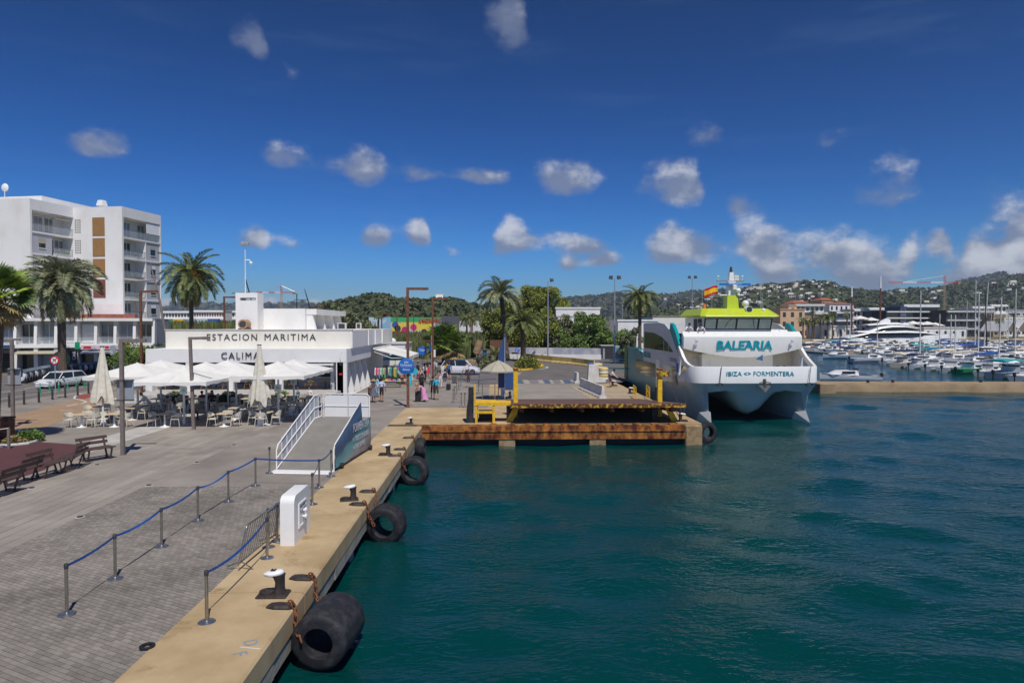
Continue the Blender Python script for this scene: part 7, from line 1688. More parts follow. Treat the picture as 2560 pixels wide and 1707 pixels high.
# ================================================================ luggage
def suitcase(pos, w, h, label, rz=0, c=(.02,.02,.023)):
    o = thing('suitcase', label, 'suitcase', pos, rz, 'suitcases in the queue'); q = MB(); q.cbox(-w/2,-.14,.05,w/2,.14,h,.05); q.build('shell', cloth(c), o, 40)
    for s in (-1,1): q = MB(); q.lathe([(.035,-.02),(.035,.02)], 8, (s*(w/2-.07),.08,.035), axis='x'); q.build('wheel', MATS['tyre_black'], o)
    q = MB(); q.tube([(-w*.25,.1,h),(-w*.25,.1,h+.35),(w*.25,.1,h+.35),(w*.25,.1,h)], .012, 5); q.build('handle', MATS['steel'], o)
    q = MB(); q.box(-w/2-.004,-.02,.1,w/2+.004,.02,h-.04); q.build('zip', MATS['black'], o)
suitcase(P(1045,1004), .42, .80, 'large black suitcase beside the pink dress', .2); suitcase(P(1136,958), .42, .72, 'grey black suitcase before the white polo', 0, (.10,.10,.11)); suitcase(P(1121,975), .38, .55, 'small black cabin bag behind the white trousers', .1); suitcase(P(1047,948), .42, .65, 'burgundy suitcase at the far left of the queue', .1, (.22,.02,.05)); suitcase(P(926,990), .35, .7, 'dark brown bag carried beside the straw hat', 0, (.07,.03,.025))
# more queue posts by the boarding lanes
for k, (px,py,l) in enumerate(((1153,1018,'steel queue post, left of the loose pair near the yellow platform'),(1162,1018,'steel queue post, right of the loose pair near the yellow platform'),(1133,1006,'steel queue post at the head of the boarding lane'),(1137,998,'second steel queue post of the boarding lane'),(1142,986,'third steel queue post of the boarding lane'),(1147,975,'fourth steel queue post of the boarding lane'),(1152,965,'fifth steel queue post of the boarding lane'),(1196,983,'steel queue post near the umbrella, nearer one'),(1198,966,'steel queue post near the umbrella, farther one'),(1156,950,'steel queue post beside the white polo'))): post(P(px,py)+Vector((0,0,.002)), l)
tape(P(1147,975), P(1240,975), 'blue tape across the boarding lane to the umbrella, nearer one', .05); tape(P(1156,950), P(1240,957), 'blue tape across the boarding lane to the umbrella, farther one', .05)
# ================================================================ clothes stall under the awnings
def stall():
    for k, (y,l) in enumerate(((65.0,'nearer white fold out awning over the clothes stall'),(70.5,'farther white fold out awning over the clothes stall'))):
        o = thing('stall_awning', l, 'awning', (-11.38,y,ZQ), 0, 'stall awnings'); q = MB(); q.prism([(0,3.35),(3.1,2.55),(3.1,2.22),(3.06,2.22),(3.06,2.52),(0,3.31)], 0, 5.0, 'xz'); q.build('cloth', MATS['fabric_white'], o)
        for yy in (.1,4.9): q = MB(); q.tube([(0,yy,3.1),(1.6,yy,2.5),(3.05,yy,2.5)], .03, 6); q.build('arm', MATS['white_metal'], o); q = MB(); q.cyl((3.0,yy,0),(3.0,yy,2.5),.03,n=6); q.build('pole', MATS['white_metal'], o)
        q = MB(); q.lathe([(.09,0),(.09,5)], 10, (.0,0,3.4), axis='y'); q.build('roller', MATS['white_metal'], o)
    cols = [(.55,.03,.15),(.05,.30,.45),(.65,.60,.55),(.03,.03,.04),(.70,.45,.05),(.50,.10,.35),(.10,.35,.15),(.70,.25,.30),(.20,.20,.5),(.6,.58,.5)]; rg = random.Random(9)
    for k, (x,y) in enumerate(((-10.4,63.2),(-9.3,64.0),(-8.6,65.6),(-10.2,66.5),(-9.2,67.2))):
        o = thing('clothes_rack', 'rack of colourful clothes, %s from the station wall' % ORD[k], 'clothes rack', (x,y,ZQ), rg.uniform(-.3,.3), 'clothes racks of the stall')
        q = MB(); q.tube([(-.6,0,0),(-.6,0,1.75),(.6,0,1.75),(.6,0,0)], .02, 6); q.build('frame', MATS['steel'], o, 60)
        for j in range(9):
            xx = -.52+j*.13; L = rg.uniform(.5,.95); q = MB(); q.loft([[(xx-.04,-.05,1.70),(xx+.04,-.05,1.70),(xx+.04,.05,1.70),(xx-.04,.05,1.70)],[(xx-.06,-.2,1.55),(xx+.05,-.2,1.55),(xx+.05,.2,1.55),(xx-.06,.2,1.55)],[(xx-.07,-.24,1.7-L),(xx+.07,-.26,1.7-L),(xx+.07,.24,1.7-L),(xx-.07,.26,1.7-L)]]); q.build('garment', cloth(rg.choice(cols)), o)
    o = thing('bargain_table', 'low stall table heaped with hats and bags', 'table', (-9.3,62.0,ZQ)); q = MB(); q.cbox(-.9,-.4,.55,.9,.4,.6,.02); q.build('table_top', MATS['table_wood'], o)
    for x in (-.8,.8):
        for y in (-.32,.32): q = MB(); q.cyl((x,y,0),(x,y,.55),.025,n=6); q.build('leg', MATS['steel'], o)
    for j in range(11): q = MB(); q.ball((rg.uniform(-.75,.75),rg.uniform(-.3,.3),.66),(rg.uniform(.12,.22),.16,.09),8,5); q.build('folded_item', cloth(rg.choice(cols)), o, 60)
    c = Q(988,912,70); o = thing('stall_umbrella', 'bright cyan umbrella standing behind the round port sign', 'umbrella', (c.x,70,ZQ)); q = MB(); n = 8; rim = [(1.25*math.cos(2*math.pi*i/n),1.25*math.sin(2*math.pi*i/n)) for i in range(n)]; q.loft([[(x*.04,y*.04,2.75) for x,y in rim],[(x,y,2.2) for x,y in rim],[(x,y,2.08) for x,y in rim]], True, False); q.build('canopy', MATS['cyan_cloth'], o); q = MB(); q.lathe([(.025,0),(.025,2.75)], 6); q.build('pole', MATS['steel'], o)
    p = P(1010,962); o = thing('book_rack', 'orange book rack beside the rust brown lamp post', 'rack', (p.x,p.y,ZQ)); q = MB(); q.box(-.3,-.02,0,.3,.25,.03); q.box(-.32,-.02,0,-.30,.25,1.6); q.box(.30,-.02,0,.32,.25,1.6); q.build('frame', MATS['orange'], o)
    for z in (.3,.7,1.1,1.5):
        q = MB(); q.box(-.3,-.02,z,.3,.25,z+.03); q.build('shelf', MATS['orange'], o)
        for j in range(4): q = MB(); q.box(-.26+j*.14,.02,z+.03,-.15+j*.14,.06,z+.28); q.build('book', cloth(cols[(j*3+int(z*10)) % 10]), o)
    p = P(1024,963); o = thing('blue_bin', 'tall bright blue bin right of the rust brown lamp post', 'bin', (p.x,p.y,ZQ)); q = MB(); q.lathe([(.2,0),(.22,1.15),(.16,1.25)], 14); q.build('body', MATS['cyan_cloth'], o, 40); q = MB(); q.box(-.14,-.23,.95,.14,-.2,1.1); q.build('slot', MATS['dark'], o)
    a = Q(945,860,78); b = Q(1013,860,78); o = thing('kiosk', 'small white flat roofed kiosk behind the awnings', 'kiosk', (a.x,78,ZQ)); q = MB(); q.box(0,0,0,b.x-a.x,6,a.z-ZQ); q.build('wall', MATS['white_wall'], o); q = MB(); q.box(-.1,-.1,a.z-ZQ,b.x-a.x+.1,6.1,a.z-ZQ+.12); q.build('roof', MATS['concrete_pale'], o); q = MB(); q.ball((1.4,2,a.z-ZQ+.3),.35,10,6); q.build('roof_vent', MATS['white_metal'], o, 60)
stall()
# ================================================================ marina: boats
mat('boat_white', (.78,.78,.76), .3, var=.05, scale=.6); mat('boat_cream', (.66,.60,.46), .4, var=.06); mat('boat_blue', (.45,.56,.62), .4, var=.06); mat('boat_green', (.03,.27,.12), .45, var=.1); mat('boat_grey', (.33,.38,.42), .45, var=.08)
mat('canvas_navy', (.02,.03,.09), .8, var=.2); mat('canvas_blue', (.015,.09,.38), .8, var=.15); mat('canvas_cream', (.62,.55,.42), .8, var=.1); mat('canvas_teal', (.02,.30,.30), .8, var=.1); mat('canvas_cyan', (.05,.42,.62), .8); mat('pontoon', (.36,.33,.29), .9, var=.15); mat('mast_alu', (.66,.64,.60), .4, metal=.0, var=.08); mat('mast_wood', (.15,.06,.04), .5, var=.2); mat('hull_stripe', (.03,.06,.2), .4)
def hull_mesh(name, L, B, H, m, tr=.85):
    mb = MB(); rings = []; n = 10
    for i in range(n+1):
        t = i/n; x = -L/2+L*t; w = B/2*(tr+(1-tr)*min(1,t*3))*(1-max(0,(t-.5)/.5)**2.2)*1.0; w = max(w,.02); sh = H*(.85+.35*t*t); k = -.25 if t < .9 else -.25+.4*(t-.9)*10*.5
        rings.append([(x,-w,sh),(x,-w*.94,sh*.45),(x,-w*.7,-.02),(x,0,k),(x,w*.7,-.02),(x,w*.94,sh*.45),(x,w,sh)])
    mb.loft(rings); return mb.mesh(name, m, 50)
HULLS = {}
def hull(L, B, H, m):
    k = (L,B,H,m)
    if k not in HULLS: HULLS[k] = hull_mesh('hull', L, B, H, MATS[m])
    return HULLS[k]
PARTS = {}
def shared(key, fn, mats, smooth=None):
    if key not in PARTS:
        q = MB(); fn(q); PARTS[key] = q.mesh(key.split('|')[0], mats, smooth)
    return PARTS[key]
def cabin_fn(L, B, H):
    def f(q):
        a, b = -L*.12, L*.30; q.loft([[(a,-B*.38,H*.9),(b+.5,-B*.20,H*1.0),(b+.5,B*.20,H*1.0),(a,B*.38,H*.9)],[(a+.1,-B*.34,H+.55),(b*.75,-B*.20,H+.50),(b*.75,B*.20,H+.50),(a+.1,B*.34,H+.55)]])
    return f
def boat(pos, rz, label, kind='motor', L=6.5, m='boat_white', canvas=None, mast=None, outboard=True, group='boats moored in the marina', ring=False, mast_m='mast_alu', lean=0, boom='canvas_navy'):
    B = L*.34; H = .62+.035*L; o = thing({'motor':'motorboat','sail':'sailboat','rib':'rubber_dinghy','llaut':'wooden_boat'}[kind], label, 'boat', pos, rz, group); K = '%s|%.1f' % (kind, L)
    link('hull', hull(L,B,H,m), o)
    link('deck', shared('deck|'+K, lambda q: q.loft([[(-L*.46,-B*.38,H*.84),(-L*.46,B*.38,H*.84)],[(L*.1,-B*.44,H*.9),(L*.1,B*.44,H*.9)],[(L*.4,-B*.16,H*1.04),(L*.4,B*.16,H*1.04)]], False, False, 0, closed=False), MATS['boat_cream']), o)
    link('cabin', shared('cabin|'+K, cabin_fn(L,B,H), MATS['boat_white'], 40), o)
    link('windscreen', shared('windscreen|'+K, lambda q: (q.obox((-L*.10,0,H+.55),(.04,B*.70,.42),0,0,0,R(-28)), q.box(-L*.06,-B*.345,H+.15,L*.16,-B*.33,H+.42), q.box(-L*.06,B*.33,H+.15,L*.16,B*.345,H+.42)), MATS['glass']), o)
    link('rub_rail', shared('rub_rail|'+K, lambda q: (q.tube([(-L*.5,-B*.43,H*.84),(0,-B*.5,H*.92),(L*.3,-B*.38,H*1.02),(L*.47,-B*.06,H*1.15)], .035, 5), q.tube([(-L*.5,B*.43,H*.84),(0,B*.5,H*.92),(L*.3,B*.38,H*1.02),(L*.47,B*.06,H*1.15)], .035, 5)), MATS['hull_stripe'] if kind != 'llaut' else MATS['bench_wood']), o)
    if outboard and kind != 'sail': link('outboard_motor', shared('outboard_motor|'+K, lambda q: (q.cbox(-L*.5-.45,-.14,H*.72,-L*.5-.1,.14,H+.22,.06), q.box(-L*.5-.3,-.05,.0,-L*.5-.2,.05,H*.72)), MATS['black'], 40), o)
    if canvas: link('canopy', shared('canopy|%s|%s' % (canvas,K), lambda q: (q.loft([[(x,-B*.40,z),(x,-B*.25,z+.16),(x,B*.25,z+.16),(x,B*.40,z),(x,B*.40,z-.05),(x,-B*.40,z-.05)] for x,z in ((-L*.46,H+1.25),(-L*.25,H+1.42),(-L*.02,H+1.30))]),), MATS[canvas], 50), o); link('canopy_frame', shared('canopy_frame|'+K, lambda q: [q.tube([(x,s*B*.40,H*.85),(x+.1,s*B*.39,H+1.25)], .02, 5) for x in (-L*.44,-L*.05) for s in (-1,1)], MATS['steel']), o)
    if ring: q = MB(); q.tube([(-L*.3+.28*math.cos(a),-B*.42,H+.45+.28*math.sin(a)) for a in [2*math.pi*k/12 for k in range(13)]], .07, 6); q.build('life_ring', MATS['orange'], o, 60)
    if mast:
        q = MB(); q.tube([(L*.05,0,H),(L*.05+lean*mast,0,H+mast)], [.12,.08], 7); Mt = q.build('mast', MATS[mast_m], o, 60)
        q = MB(); q.tube([(L*.05,0,H+1.25),(-L*.42,0,H+1.15)], .06, 6); q.build('boom', MATS['mast_alu'], o); q = MB(); q.tube([(L*.03,0,H+1.42),(-L*.18,0,H+1.36),(-L*.40,0,H+1.22)], [.16,.19,.10], 7); q.build('furled_sail', MATS[boom], o, 60)
        q = MB(); 
        for e in ((L*.46,0,H*1.1),(-L*.48,0,H)): q.tube([e,(L*.05+lean*mast,0,H+mast*.98)], .012, 4)
        for s in (-1,1): q.tube([(L*.03,s*B*.46,H),(L*.05,s*.35,H+mast*.55),(L*.05+lean*mast,0,H+mast*.97)], .010, 4)
        q.build('rigging', MATS['steel'], o); q = MB(); q.box(L*.05-.02,-.4,H+mast*.55,L*.05+.02,.4,H+mast*.55+.04); q.build('spreader', MATS['mast_alu'], Mt)
    return o
ORDX = ORD + ['twenty-first','twenty-second','twenty-third','twenty-fourth','twenty-fifth','twenty-sixth','twenty-seventh','twenty-eighth','twenty-ninth','thirtieth']
def W0(px, py): return P(px, py, 0.0)
def wl(px, py, rz, label, **k): p = W0(px,py); return boat((p.x+k.get('L',6.5)*.35,p.y,0), rz, label, **k)
wl(2074,954,R(172),'white speedboat with black cover behind the breakwater end', L=6.8, canvas='canvas_navy')
wl(2072,897,R(178),'pale blue wooden boat with white cabin and orange life ring', kind='llaut', L=7.5, m='boat_blue', ring=True, outboard=False, mast=4.2, mast_m='mast_wood', boom='canvas_navy')
wl(2136,905,R(10),'white motorboat with black outboard, second in the nearest row', L=7.5); wl(2203,910,R(30),'small white boat with tilted black outboard in the nearest row', L=5.2)
wl(2225,917,R(38),'cream boat under a beige canvas top in the nearest row', L=6.6, m='boat_cream', canvas='canvas_cream', outboard=False); wl(2262,921,R(35),'white boat with big navy outboard cover in the nearest row', L=6.2, canvas='canvas_navy')
wl(2308,926,R(30),'white open boat with tilted black outboard beside the navy cover', L=5.6); wl(2345,929,R(32),'white boat with red antifouling in the nearest row', L=6.4); wl(2382,933,R(34),'small white boat with blue transom in the nearest row', L=5.6, outboard=False)
wl(2392,934,R(20),'green hulled open boat in the nearest row', L=6.2, m='boat_green', kind='llaut'); wl(2440,939,R(28),'small white boat with grey outboard in the nearest row', L=5.4); wl(2478,944,R(24),'grey blue hulled cruiser at the right border', L=9.0, m='boat_grey', canvas='canvas_teal'); wl(2530,951,R(26),'white boat cut off by the right border', L=6.5)
# the rows behind, moored along pontoons that run away from the camera
rgm = random.Random(12); row = 0
for (X, ya, yb, st) in ((83,104,176,4.2),(97,120,200,4.8),(112,142,230,5.4),(128,162,240,6.0),(146,186,242,6.6),(166,210,244,7.2)):
    q = MB(); q.box(X-6.2,ya-4,-.2,X-4.6,yb+6,.42); o = tag(q.build('pontoon', MATS['pontoon']), 'floating pontoon number %s counted from the open water' % ORDX[row], 'pontoon', 'floating pontoons'); y = ya; n = 0; row += 1
    while y < yb:
        for side in (1,):
            L = rgm.choice([6.0,7.0,8.0,9.5]); kind = 'motor'; cv = rgm.choice([None]*5+['canvas_navy','canvas_navy','canvas_blue','canvas_cream','canvas_teal','canvas_cream','fabric_white']); hm = rgm.choice(['boat_white']*6+['boat_blue','boat_cream','boat_grey'])
            lab = '%s motorboat%s, %s along marina row %s from the water' % ({'boat_white':'white','boat_blue':'pale blue','boat_cream':'cream','boat_grey':'grey'}[hm], '' if not cv else ' with %s canvas' % cv.split('_')[1].replace('white','pale'), ORDX[n], ORDX[row])
            boat((X,y+rgm.uniform(-.4,.4),0), R(180)*(n % 2)+rgm.uniform(-.12,.12), lab, L=L, m=hm, canvas=cv, outboard=rgm.random() < .6, ring=rgm.random() < .12); n += 1
        y += st*rgm.uniform(.85,1.15)
# sailing yachts, each below its own mast
sm = [(2302,727,118,0,'mast_alu','canvas_navy'),(2440,700,150,0,'mast_alu','canvas_blue'),(2448,730,112,0,'mast_alu','canvas_cream'),(2463,730,135,-.05,'black','canvas_navy'),(2471,706,140,.05,'mast_alu','canvas_navy'),(2504,742,105,.03,'mast_alu','canvas_blue'),(2541,722,112,0,'mast_alu','canvas_navy'),(2350,785,130,0,'mast_alu','canvas_teal'),(2378,786,124,0,'mast_alu','canvas_blue'),(2389,787,122,0,'mast_alu','canvas_cream'),(2418,752,165,0,'mast_alu','canvas_navy'),(2480,770,180,.04,'mast_alu','canvas_navy'),(2522,760,190,0,'mast_alu','canvas_cream'),(2127,760,210,0,'mast_alu','canvas_navy'),(2194,800,160,0,'mast_alu','canvas_navy')]
for k, (px,yt,Y,ln,mm,bm) in enumerate(sorted(sm)):
    t = Q(px,yt,Y); L = 9.5 if Y < 140 else 11; h = t.z-.62-.035*L; boat((t.x-L*.05-ln*h,Y,0), R(180)*(k % 2)*0+rgm.uniform(-.1,.1), 'sailing yacht with %s mast, %s mast from the left in the marina' % ('black' if mm == 'black' else 'pale', ORDX[k]), kind='sail', L=L, mast=h, mast_m=mm, lean=ln, boom=bm)
for k, (px,yt,Y) in enumerate(((2130,716,235),(2202,690,238))):
    t = Q(px,yt,Y); o = thing('flag_mast', 'tall dark mast with white top, %s of the two beside the large yacht' % ('left' if k == 0 else 'right'), 'mast', (t.x,Y,0)); q = MB(); q.lathe([(.35,-.5),(.28,t.z*.82)], 10); q.build('mast', MATS['mast_wood'], o, 40); q = MB(); q.lathe([(.26,t.z*.82),(.16,t.z)], 10); q.build('mast_top', MATS['white_sign'], o, 40); q = MB(); q.box(-1.2,-3,-.4,1.2,3,.5); q.build('float', MATS['pontoon'], o)
# ================================================================ large motor yacht
def super_yacht():
    a, b = Q(2072,868,228), Q(2395,868,228); L = b.x-a.x; o = thing('motor_yacht', 'large sleek white motor yacht moored across the marina', 'yacht', ((a.x+b.x)/2,228,0)); W = MATS['boat_white']; h = L/2
    def tier(nm, m, st, ysc=1.0, par=o, sm=45):
        rings = [[(x*h,-w*ysc,z0),(x*h,-w*ysc*.96,(z0+z1)/2),(x*h,-w*ysc*.8,z1),(x*h,w*ysc*.8,z1),(x*h,w*ysc*.96,(z0+z1)/2),(x*h,w*ysc,z0)] for (x,w,z0,z1) in st]; q = MB(); q.loft(rings); return q.build(nm, m, par, sm)
    tier('hull', W, [(-1,3.6,-.5,.5),(-.9,4.0,-.5,1.4),(-.75,4.2,-.5,2.2),(-.5,4.2,-.5,2.6),(0,4.2,-.5,2.9),(.5,3.6,-.5,3.3),(.8,2.0,-.5,3.6),(1,.1,.6,3.9)])
    tier('saloon_glass', MATS['glass'], [(-.55,3.7,2.4,2.6),(-.45,3.8,2.5,4.0),(.2,3.8,2.8,4.2),(.45,2.8,3.0,3.8),(.6,1.5,3.2,3.4)])
    tier('main_deck_roof', W, [(-.78,3.2,2.3,2.6),(-.6,3.9,3.2,3.7),(-.45,4.0,4.0,4.5),(.1,4.0,4.2,4.9),(.4,3.2,4.0,4.5),(.68,1.4,3.5,3.7)])
    tier('upper_glass', MATS['glass'], [(-.25,3.2,4.5,4.8),(-.15,3.3,4.7,6.0),(.15,3.2,4.8,6.0),(.3,2.4,4.7,5.2)])
    tier('fly_bridge', W, [(-.62,2.8,4.3,4.6),(-.42,3.2,4.4,4.9),(-.28,3.4,5.5,6.2),(-.1,3.4,6.0,6.7),(.1,3.3,6.0,6.5),(.36,2.0,5.6,5.8)])
    tier('hard_top', W, [(-.45,2.4,6.6,6.9),(-.2,2.8,6.9,7.5),(.0,2.6,6.9,7.6),(.28,1.2,6.4,6.6)])
    tier('top_strut', W, [(-.25,.6,6.5,7.0),(-.2,.6,6.6,8.2),(-.12,.5,7,9.0),(-.06,.3,7.2,8.6)])
    for x in (-.3,-.1,.1,.3): q = MB(); q.box(x*h-.5,-4.26,1.3,x*h+.5,-4.2,1.7); q.build('porthole', MATS['glass'], o)
super_yacht()
# far quay with its sandy and yellow edge
q = MB(); a, b = Q(1985,858,248), Q(2580,858,248); q.box(a.x-40,247.5,-1,b.x+60,256,1.16); tag(q.build('far_quay', MATS['block_stone_pale']), kind='structure'); q = MB(); e = Q(2215,858,247); q.box(a.x,247.4,.85,e.x,247.5,1.2); tag(q.build('yellow_edge', MATS['barrier_yellow']), 'yellow painted edge of the far quay beside the large yacht', 'quay edge')
# ================================================================ waterfront town
mat('peach_wall', (.60,.41,.26), .85, var=.06, scale=.4); mat('navy_wall', (.10,.12,.20), .8, var=.15); mat('roof_red', (.42,.12,.06), .85, var=.2); mat('tan_wall', (.45,.33,.21), .85, var=.1); mat('pale_wall', (.70,.68,.64), .85, var=.06, scale=.3)
def town(label, px0, px1, ytop, Y, m, floors, cols, dep=14, roof=None, band=None, cat='building', glass='glass', rh=.5, ratio=.55, name='town_building'):
    a, b = Q(px0,ytop,Y), Q(px1,ytop,Y); w = b.x-a.x; h = a.z-ZQ+.06; o = thing(name, label, cat, (a.x,Y,ZQ-.06), 0, 'buildings along the far waterfront'); q = MB(); q.box(0,0,0,w,dep,h); Wl = q.build('wall', MATS[m], o)
    q = MB(); q.box(-.3,-.3,h,w+.3,dep+.3,h+.35) if not roof else q.loft([[(-.5,-.5,h),(w+.5,-.5,h),(w+.5,dep+.5,h),(-.5,dep+.5,h)],[(w*.2,dep*.35,h+rh*3),(w*.8,dep*.35,h+rh*3),(w*.8,dep*.65,h+rh*3),(w*.2,dep*.65,h+rh*3)]]); q.build('roof', MATS[roof or m], o)
    fh = h/floors
    for f in range(floors):
        if band: q = MB(); q.box(-.15,-1.2,f*fh+fh*.82,w+.15,-.002,f*fh+fh*1.0); q.build('balcony', MATS[band], o)
        for c in range(cols):
            cw = w/cols; g = shared('window|%.2f|%.2f|%s' % (cw,fh,glass), lambda q: q.box(-cw*ratio/2,-.12,-fh*.24,cw*ratio/2,0,fh*.24), MATS[glass]); link('window', g, Wl, ((c+.5)*cw,-.004,f*fh+fh*.48))
    return o
town('peach coloured flat roofed building right of the ferry bridge',1951,2012,774,300,'peach_wall',3,3,ratio=.35); town('lower peach wing beside the peach building',2010,2045,792,302,'peach_wall',2,3,ratio=.4); town('peach stair tower on the peach building',1972,1992,764,306,'peach_wall',4,1,ratio=.3)
town('grey terraced block behind the peach building',1990,2060,762,360,'pale_wall',4,6,band='concrete_pale'); town('pale green grey office block with dark windows',2030,2078,782,330,'grey_wall',3,6,band='pale_wall'); town('red roofed house on top of the town, left',1985,2022,757,420,'pale_wall',4,3,roof='roof_red'); town('red roofed house on top of the town, right',2055,2082,750,425,'tan_wall',4,3,roof='roof_red')
town('white building with red tiled roof and arched windows',2074,2134,760,390,'white_wall',4,5,roof='roof_red',rh=.3,ratio=.35); town('navy and white modern flats below the arches',2090,2132,780,350,'navy_wall',3,4,band='white_wall'); town('white terraced flats with deep balconies',2134,2176,774,360,'pale_wall',3,5,band='white_wall'); town('white terraced flats with rooftop pergola',2172,2225,771,352,'white_wall',3,6,band='white_wall')
town('modern hotel with long white slabs and dark glass',2216,2368,778,335,'glass',4,1,band='white_wall',dep=22,ratio=.1); town('set back top floor of the modern hotel',2258,2345,761,345,'glass',2,1,band='white_wall',dep=12,ratio=.1); town('blue glass stair tower of the modern hotel',2252,2266,768,334,'navy_wall',4,1)
town('dark framed restaurant pavilion with flat roof',2366,2440,777,322,'dark',3,6,band='concrete_pale'); town('white stepped flats right of the pavilion',2430,2482,768,350,'white_wall',4,5,band='pale_wall'); town('tallest white stepped flats with roof cubes',2476,2516,763,356,'pale_wall',4,4,band='white_wall'); town('tan stone faced building behind the masts',2484,2512,790,318,'tan_wall',2,2); town('grey concrete shell building under construction',2440,2486,778,326,'grey_wall',3,4,band='concrete')
town('sandy low building at the right border',2512,2575,790,330,'cream_wall',2,6); town('low white quay building with red band behind the yacht',2310,2418,820,275,'white_wall',1,5,ratio=.25); town('long low white wall building left of the yacht',2055,2130,816,275,'pale_wall',1,4,ratio=.3); town('grey hangar roofs behind the right border',2500,2590,775,420,'grey_wall',2,5)
for k, (x0,x1,yt) in enumerate(((2518,2548,802),(2545,2580,798))):
    a, b = Q(x0,yt,290), Q(x1,yt,290); o = thing('gabled_pavilion', 'white gabled pavilion with dark gable at the right border, %s one' % ('left' if k == 0 else 'right'), 'pavilion', (a.x,290,ZQ-.06)); w = b.x-a.x; h = a.z-ZQ; q = MB(); q.loft([[(-.5,0,h*.4),(w*.5,0,h),(w+.5,0,h*.4),(w+.5,0,h*.34),(w*.5,0,h*.94),(-.5,0,h*.34)],[(-.5,16,h*.4),(w*.5,16,h),(w+.5,16,h*.4),(w+.5,16,h*.34),(w*.5,16,h*.94),(-.5,16,h*.34)]]); q.build('roof', MATS['white_wall'], o); q = MB(); q.prism([(.2,h*.36),(w-.2,h*.36),(w*.5,h*.92)], .4, .6, 'xz'); q.build('gable', MATS['taupe_metal'], o)
    for x in (.3,w-.3): q = MB(); q.box(x-.2,.3,0,x+.2,.7,h*.36); q.build('post', MATS['white_wall'], o)
for k, (px,yc,r) in enumerate(((2008,800,16),(2022,806,14),(2036,800,17),(2052,798,18),(2070,792,24),(2082,786,14),(2118,786,16),(2032,780,10),(2500,800,14),(2535,786,10))): palm_at(px,yc,272,r,'waterfront palm, %s from the left before the far town' % ORD[k],nf=26,tr=.3,seed=40+k,skirt=False,low=-45,group='waterfront palms')
# small clutter of parasols, vans and people on the far quay reads as one mass of parked things
for k, px in enumerate((2150,2178,2262,2282,2300,2318,2338)):
    t = Q(px, [789,793,806,802,804,803,806][k], 300); o = thing('cafe_umbrella', 'white cafe umbrella, %s from the left before the modern hotel' % ORD[k], 'umbrella', (t.x,300,ZQ-.06), 0, 'white cafe umbrellas'); h = t.z-ZQ; q = MB(); q.loft([[(x*.05,y*.05,h) for x,y in ((-3,-3),(3,-3),(3,3),(-3,3))],[(x,y,h-1.4) for x,y in ((-3,-3),(3,-3),(3,3),(-3,3))]]); q.build('canopy', MATS['fabric_white'], o); q = MB(); q.cyl((0,0,0),(0,0,h),.08,n=6); q.build('pole', MATS['white_metal'], o)
# ================================================================ villas on the hills
def villa_mesh(seed):
    rg = random.Random(seed); q = MB(); w, d, h = rg.uniform(8,16), rg.uniform(7,10), rg.uniform(3.2,6)
    q.box(-w/2,-d/2,-4,w/2,d/2,h,0); q.box(-w/2-.5,-d/2-.5,h,w/2+.5,d/2+.5,h+.4,2 if seed % 5 == 0 else 0)
    if rg.random() < .7: q.box(-w*.2,-d*.2,h+.4,w*.35,d*.5,h+3.0,0)
    q.box(-w/2-3,-d/2-4,-4,w/2+1,-d/2,-.2,0)
    for k in range(4): x = -w/2+w*(k+.5)/4; q.box(x-w*.075,-d/2-.12,.5,x+w*.075,-d/2-.005,2.4,1)
    if h > 4.5:
        for k in range(3): x = -w/2+w*(k+.5)/3; q.box(x-w*.09,-d/2-.12,3.2,x+w*.09,-d/2-.005,h-.6,1)
    return q.mesh('villa', [MATS['pale_wall'] if seed % 3 else MATS['cream_wall'], MATS['glass'], MATS['roof_red']])
VM = [villa_mesh(k) for k in range(8)]; rgv = random.Random(31)
def villas(at, n, ilo, ihi, tlo, thi, label, group, s=1.0, Rs=None):
    for k in range(n):
        i = rgv.randrange(ilo, ihi); t = rgv.uniform(tlo, thi); p = at(i, t); o = link('villa', rgv.choice(VM), None, (p[0]+rgv.uniform(-8,8),p[1],p[2]+1.5), rgv.uniform(-.6,.6)); o.scale = (s,s,s); tag(o, label, 'house', group)
villas(at_houses, 150, 12, 44, .30, .95, 'small white villa among the trees on the villa hill', 'villas on the villa hill', .8); villas(at_right, 46, 14, 66, .12, .75, 'small white villa scattered on the wooded right hill', 'villas on the wooded hill', 1.2); villas(at_mid, 22, 30, 66, .15, .8, 'tiny white house on the middle ridge', 'houses on the middle ridge', 1.5); 
for k, (px,py,Y,s,l) in enumerate(((950,772,395,1.0,'white villa with arches on the near hill'),(932,778,392,.7,'low white annex left of the arched villa'),(1035,783,380,1.0,'long white flat villa below the near hill ridge'),(1098,752,412,.8,'modern white villa at the top of the near hill'),(855,762,405,.6,'small white house at the left end of the near hill'),(882,764,405,.5,'second small white house at the left end of the near hill'))): p = Q(px,py,Y); o = link('villa', VM[[2,4,1,3,6,7][k]], None, (p.x,Y-6,p.z-2.2), .1); o.scale = (s,s,s); tag(o, l, 'house', 'houses on the near hill')
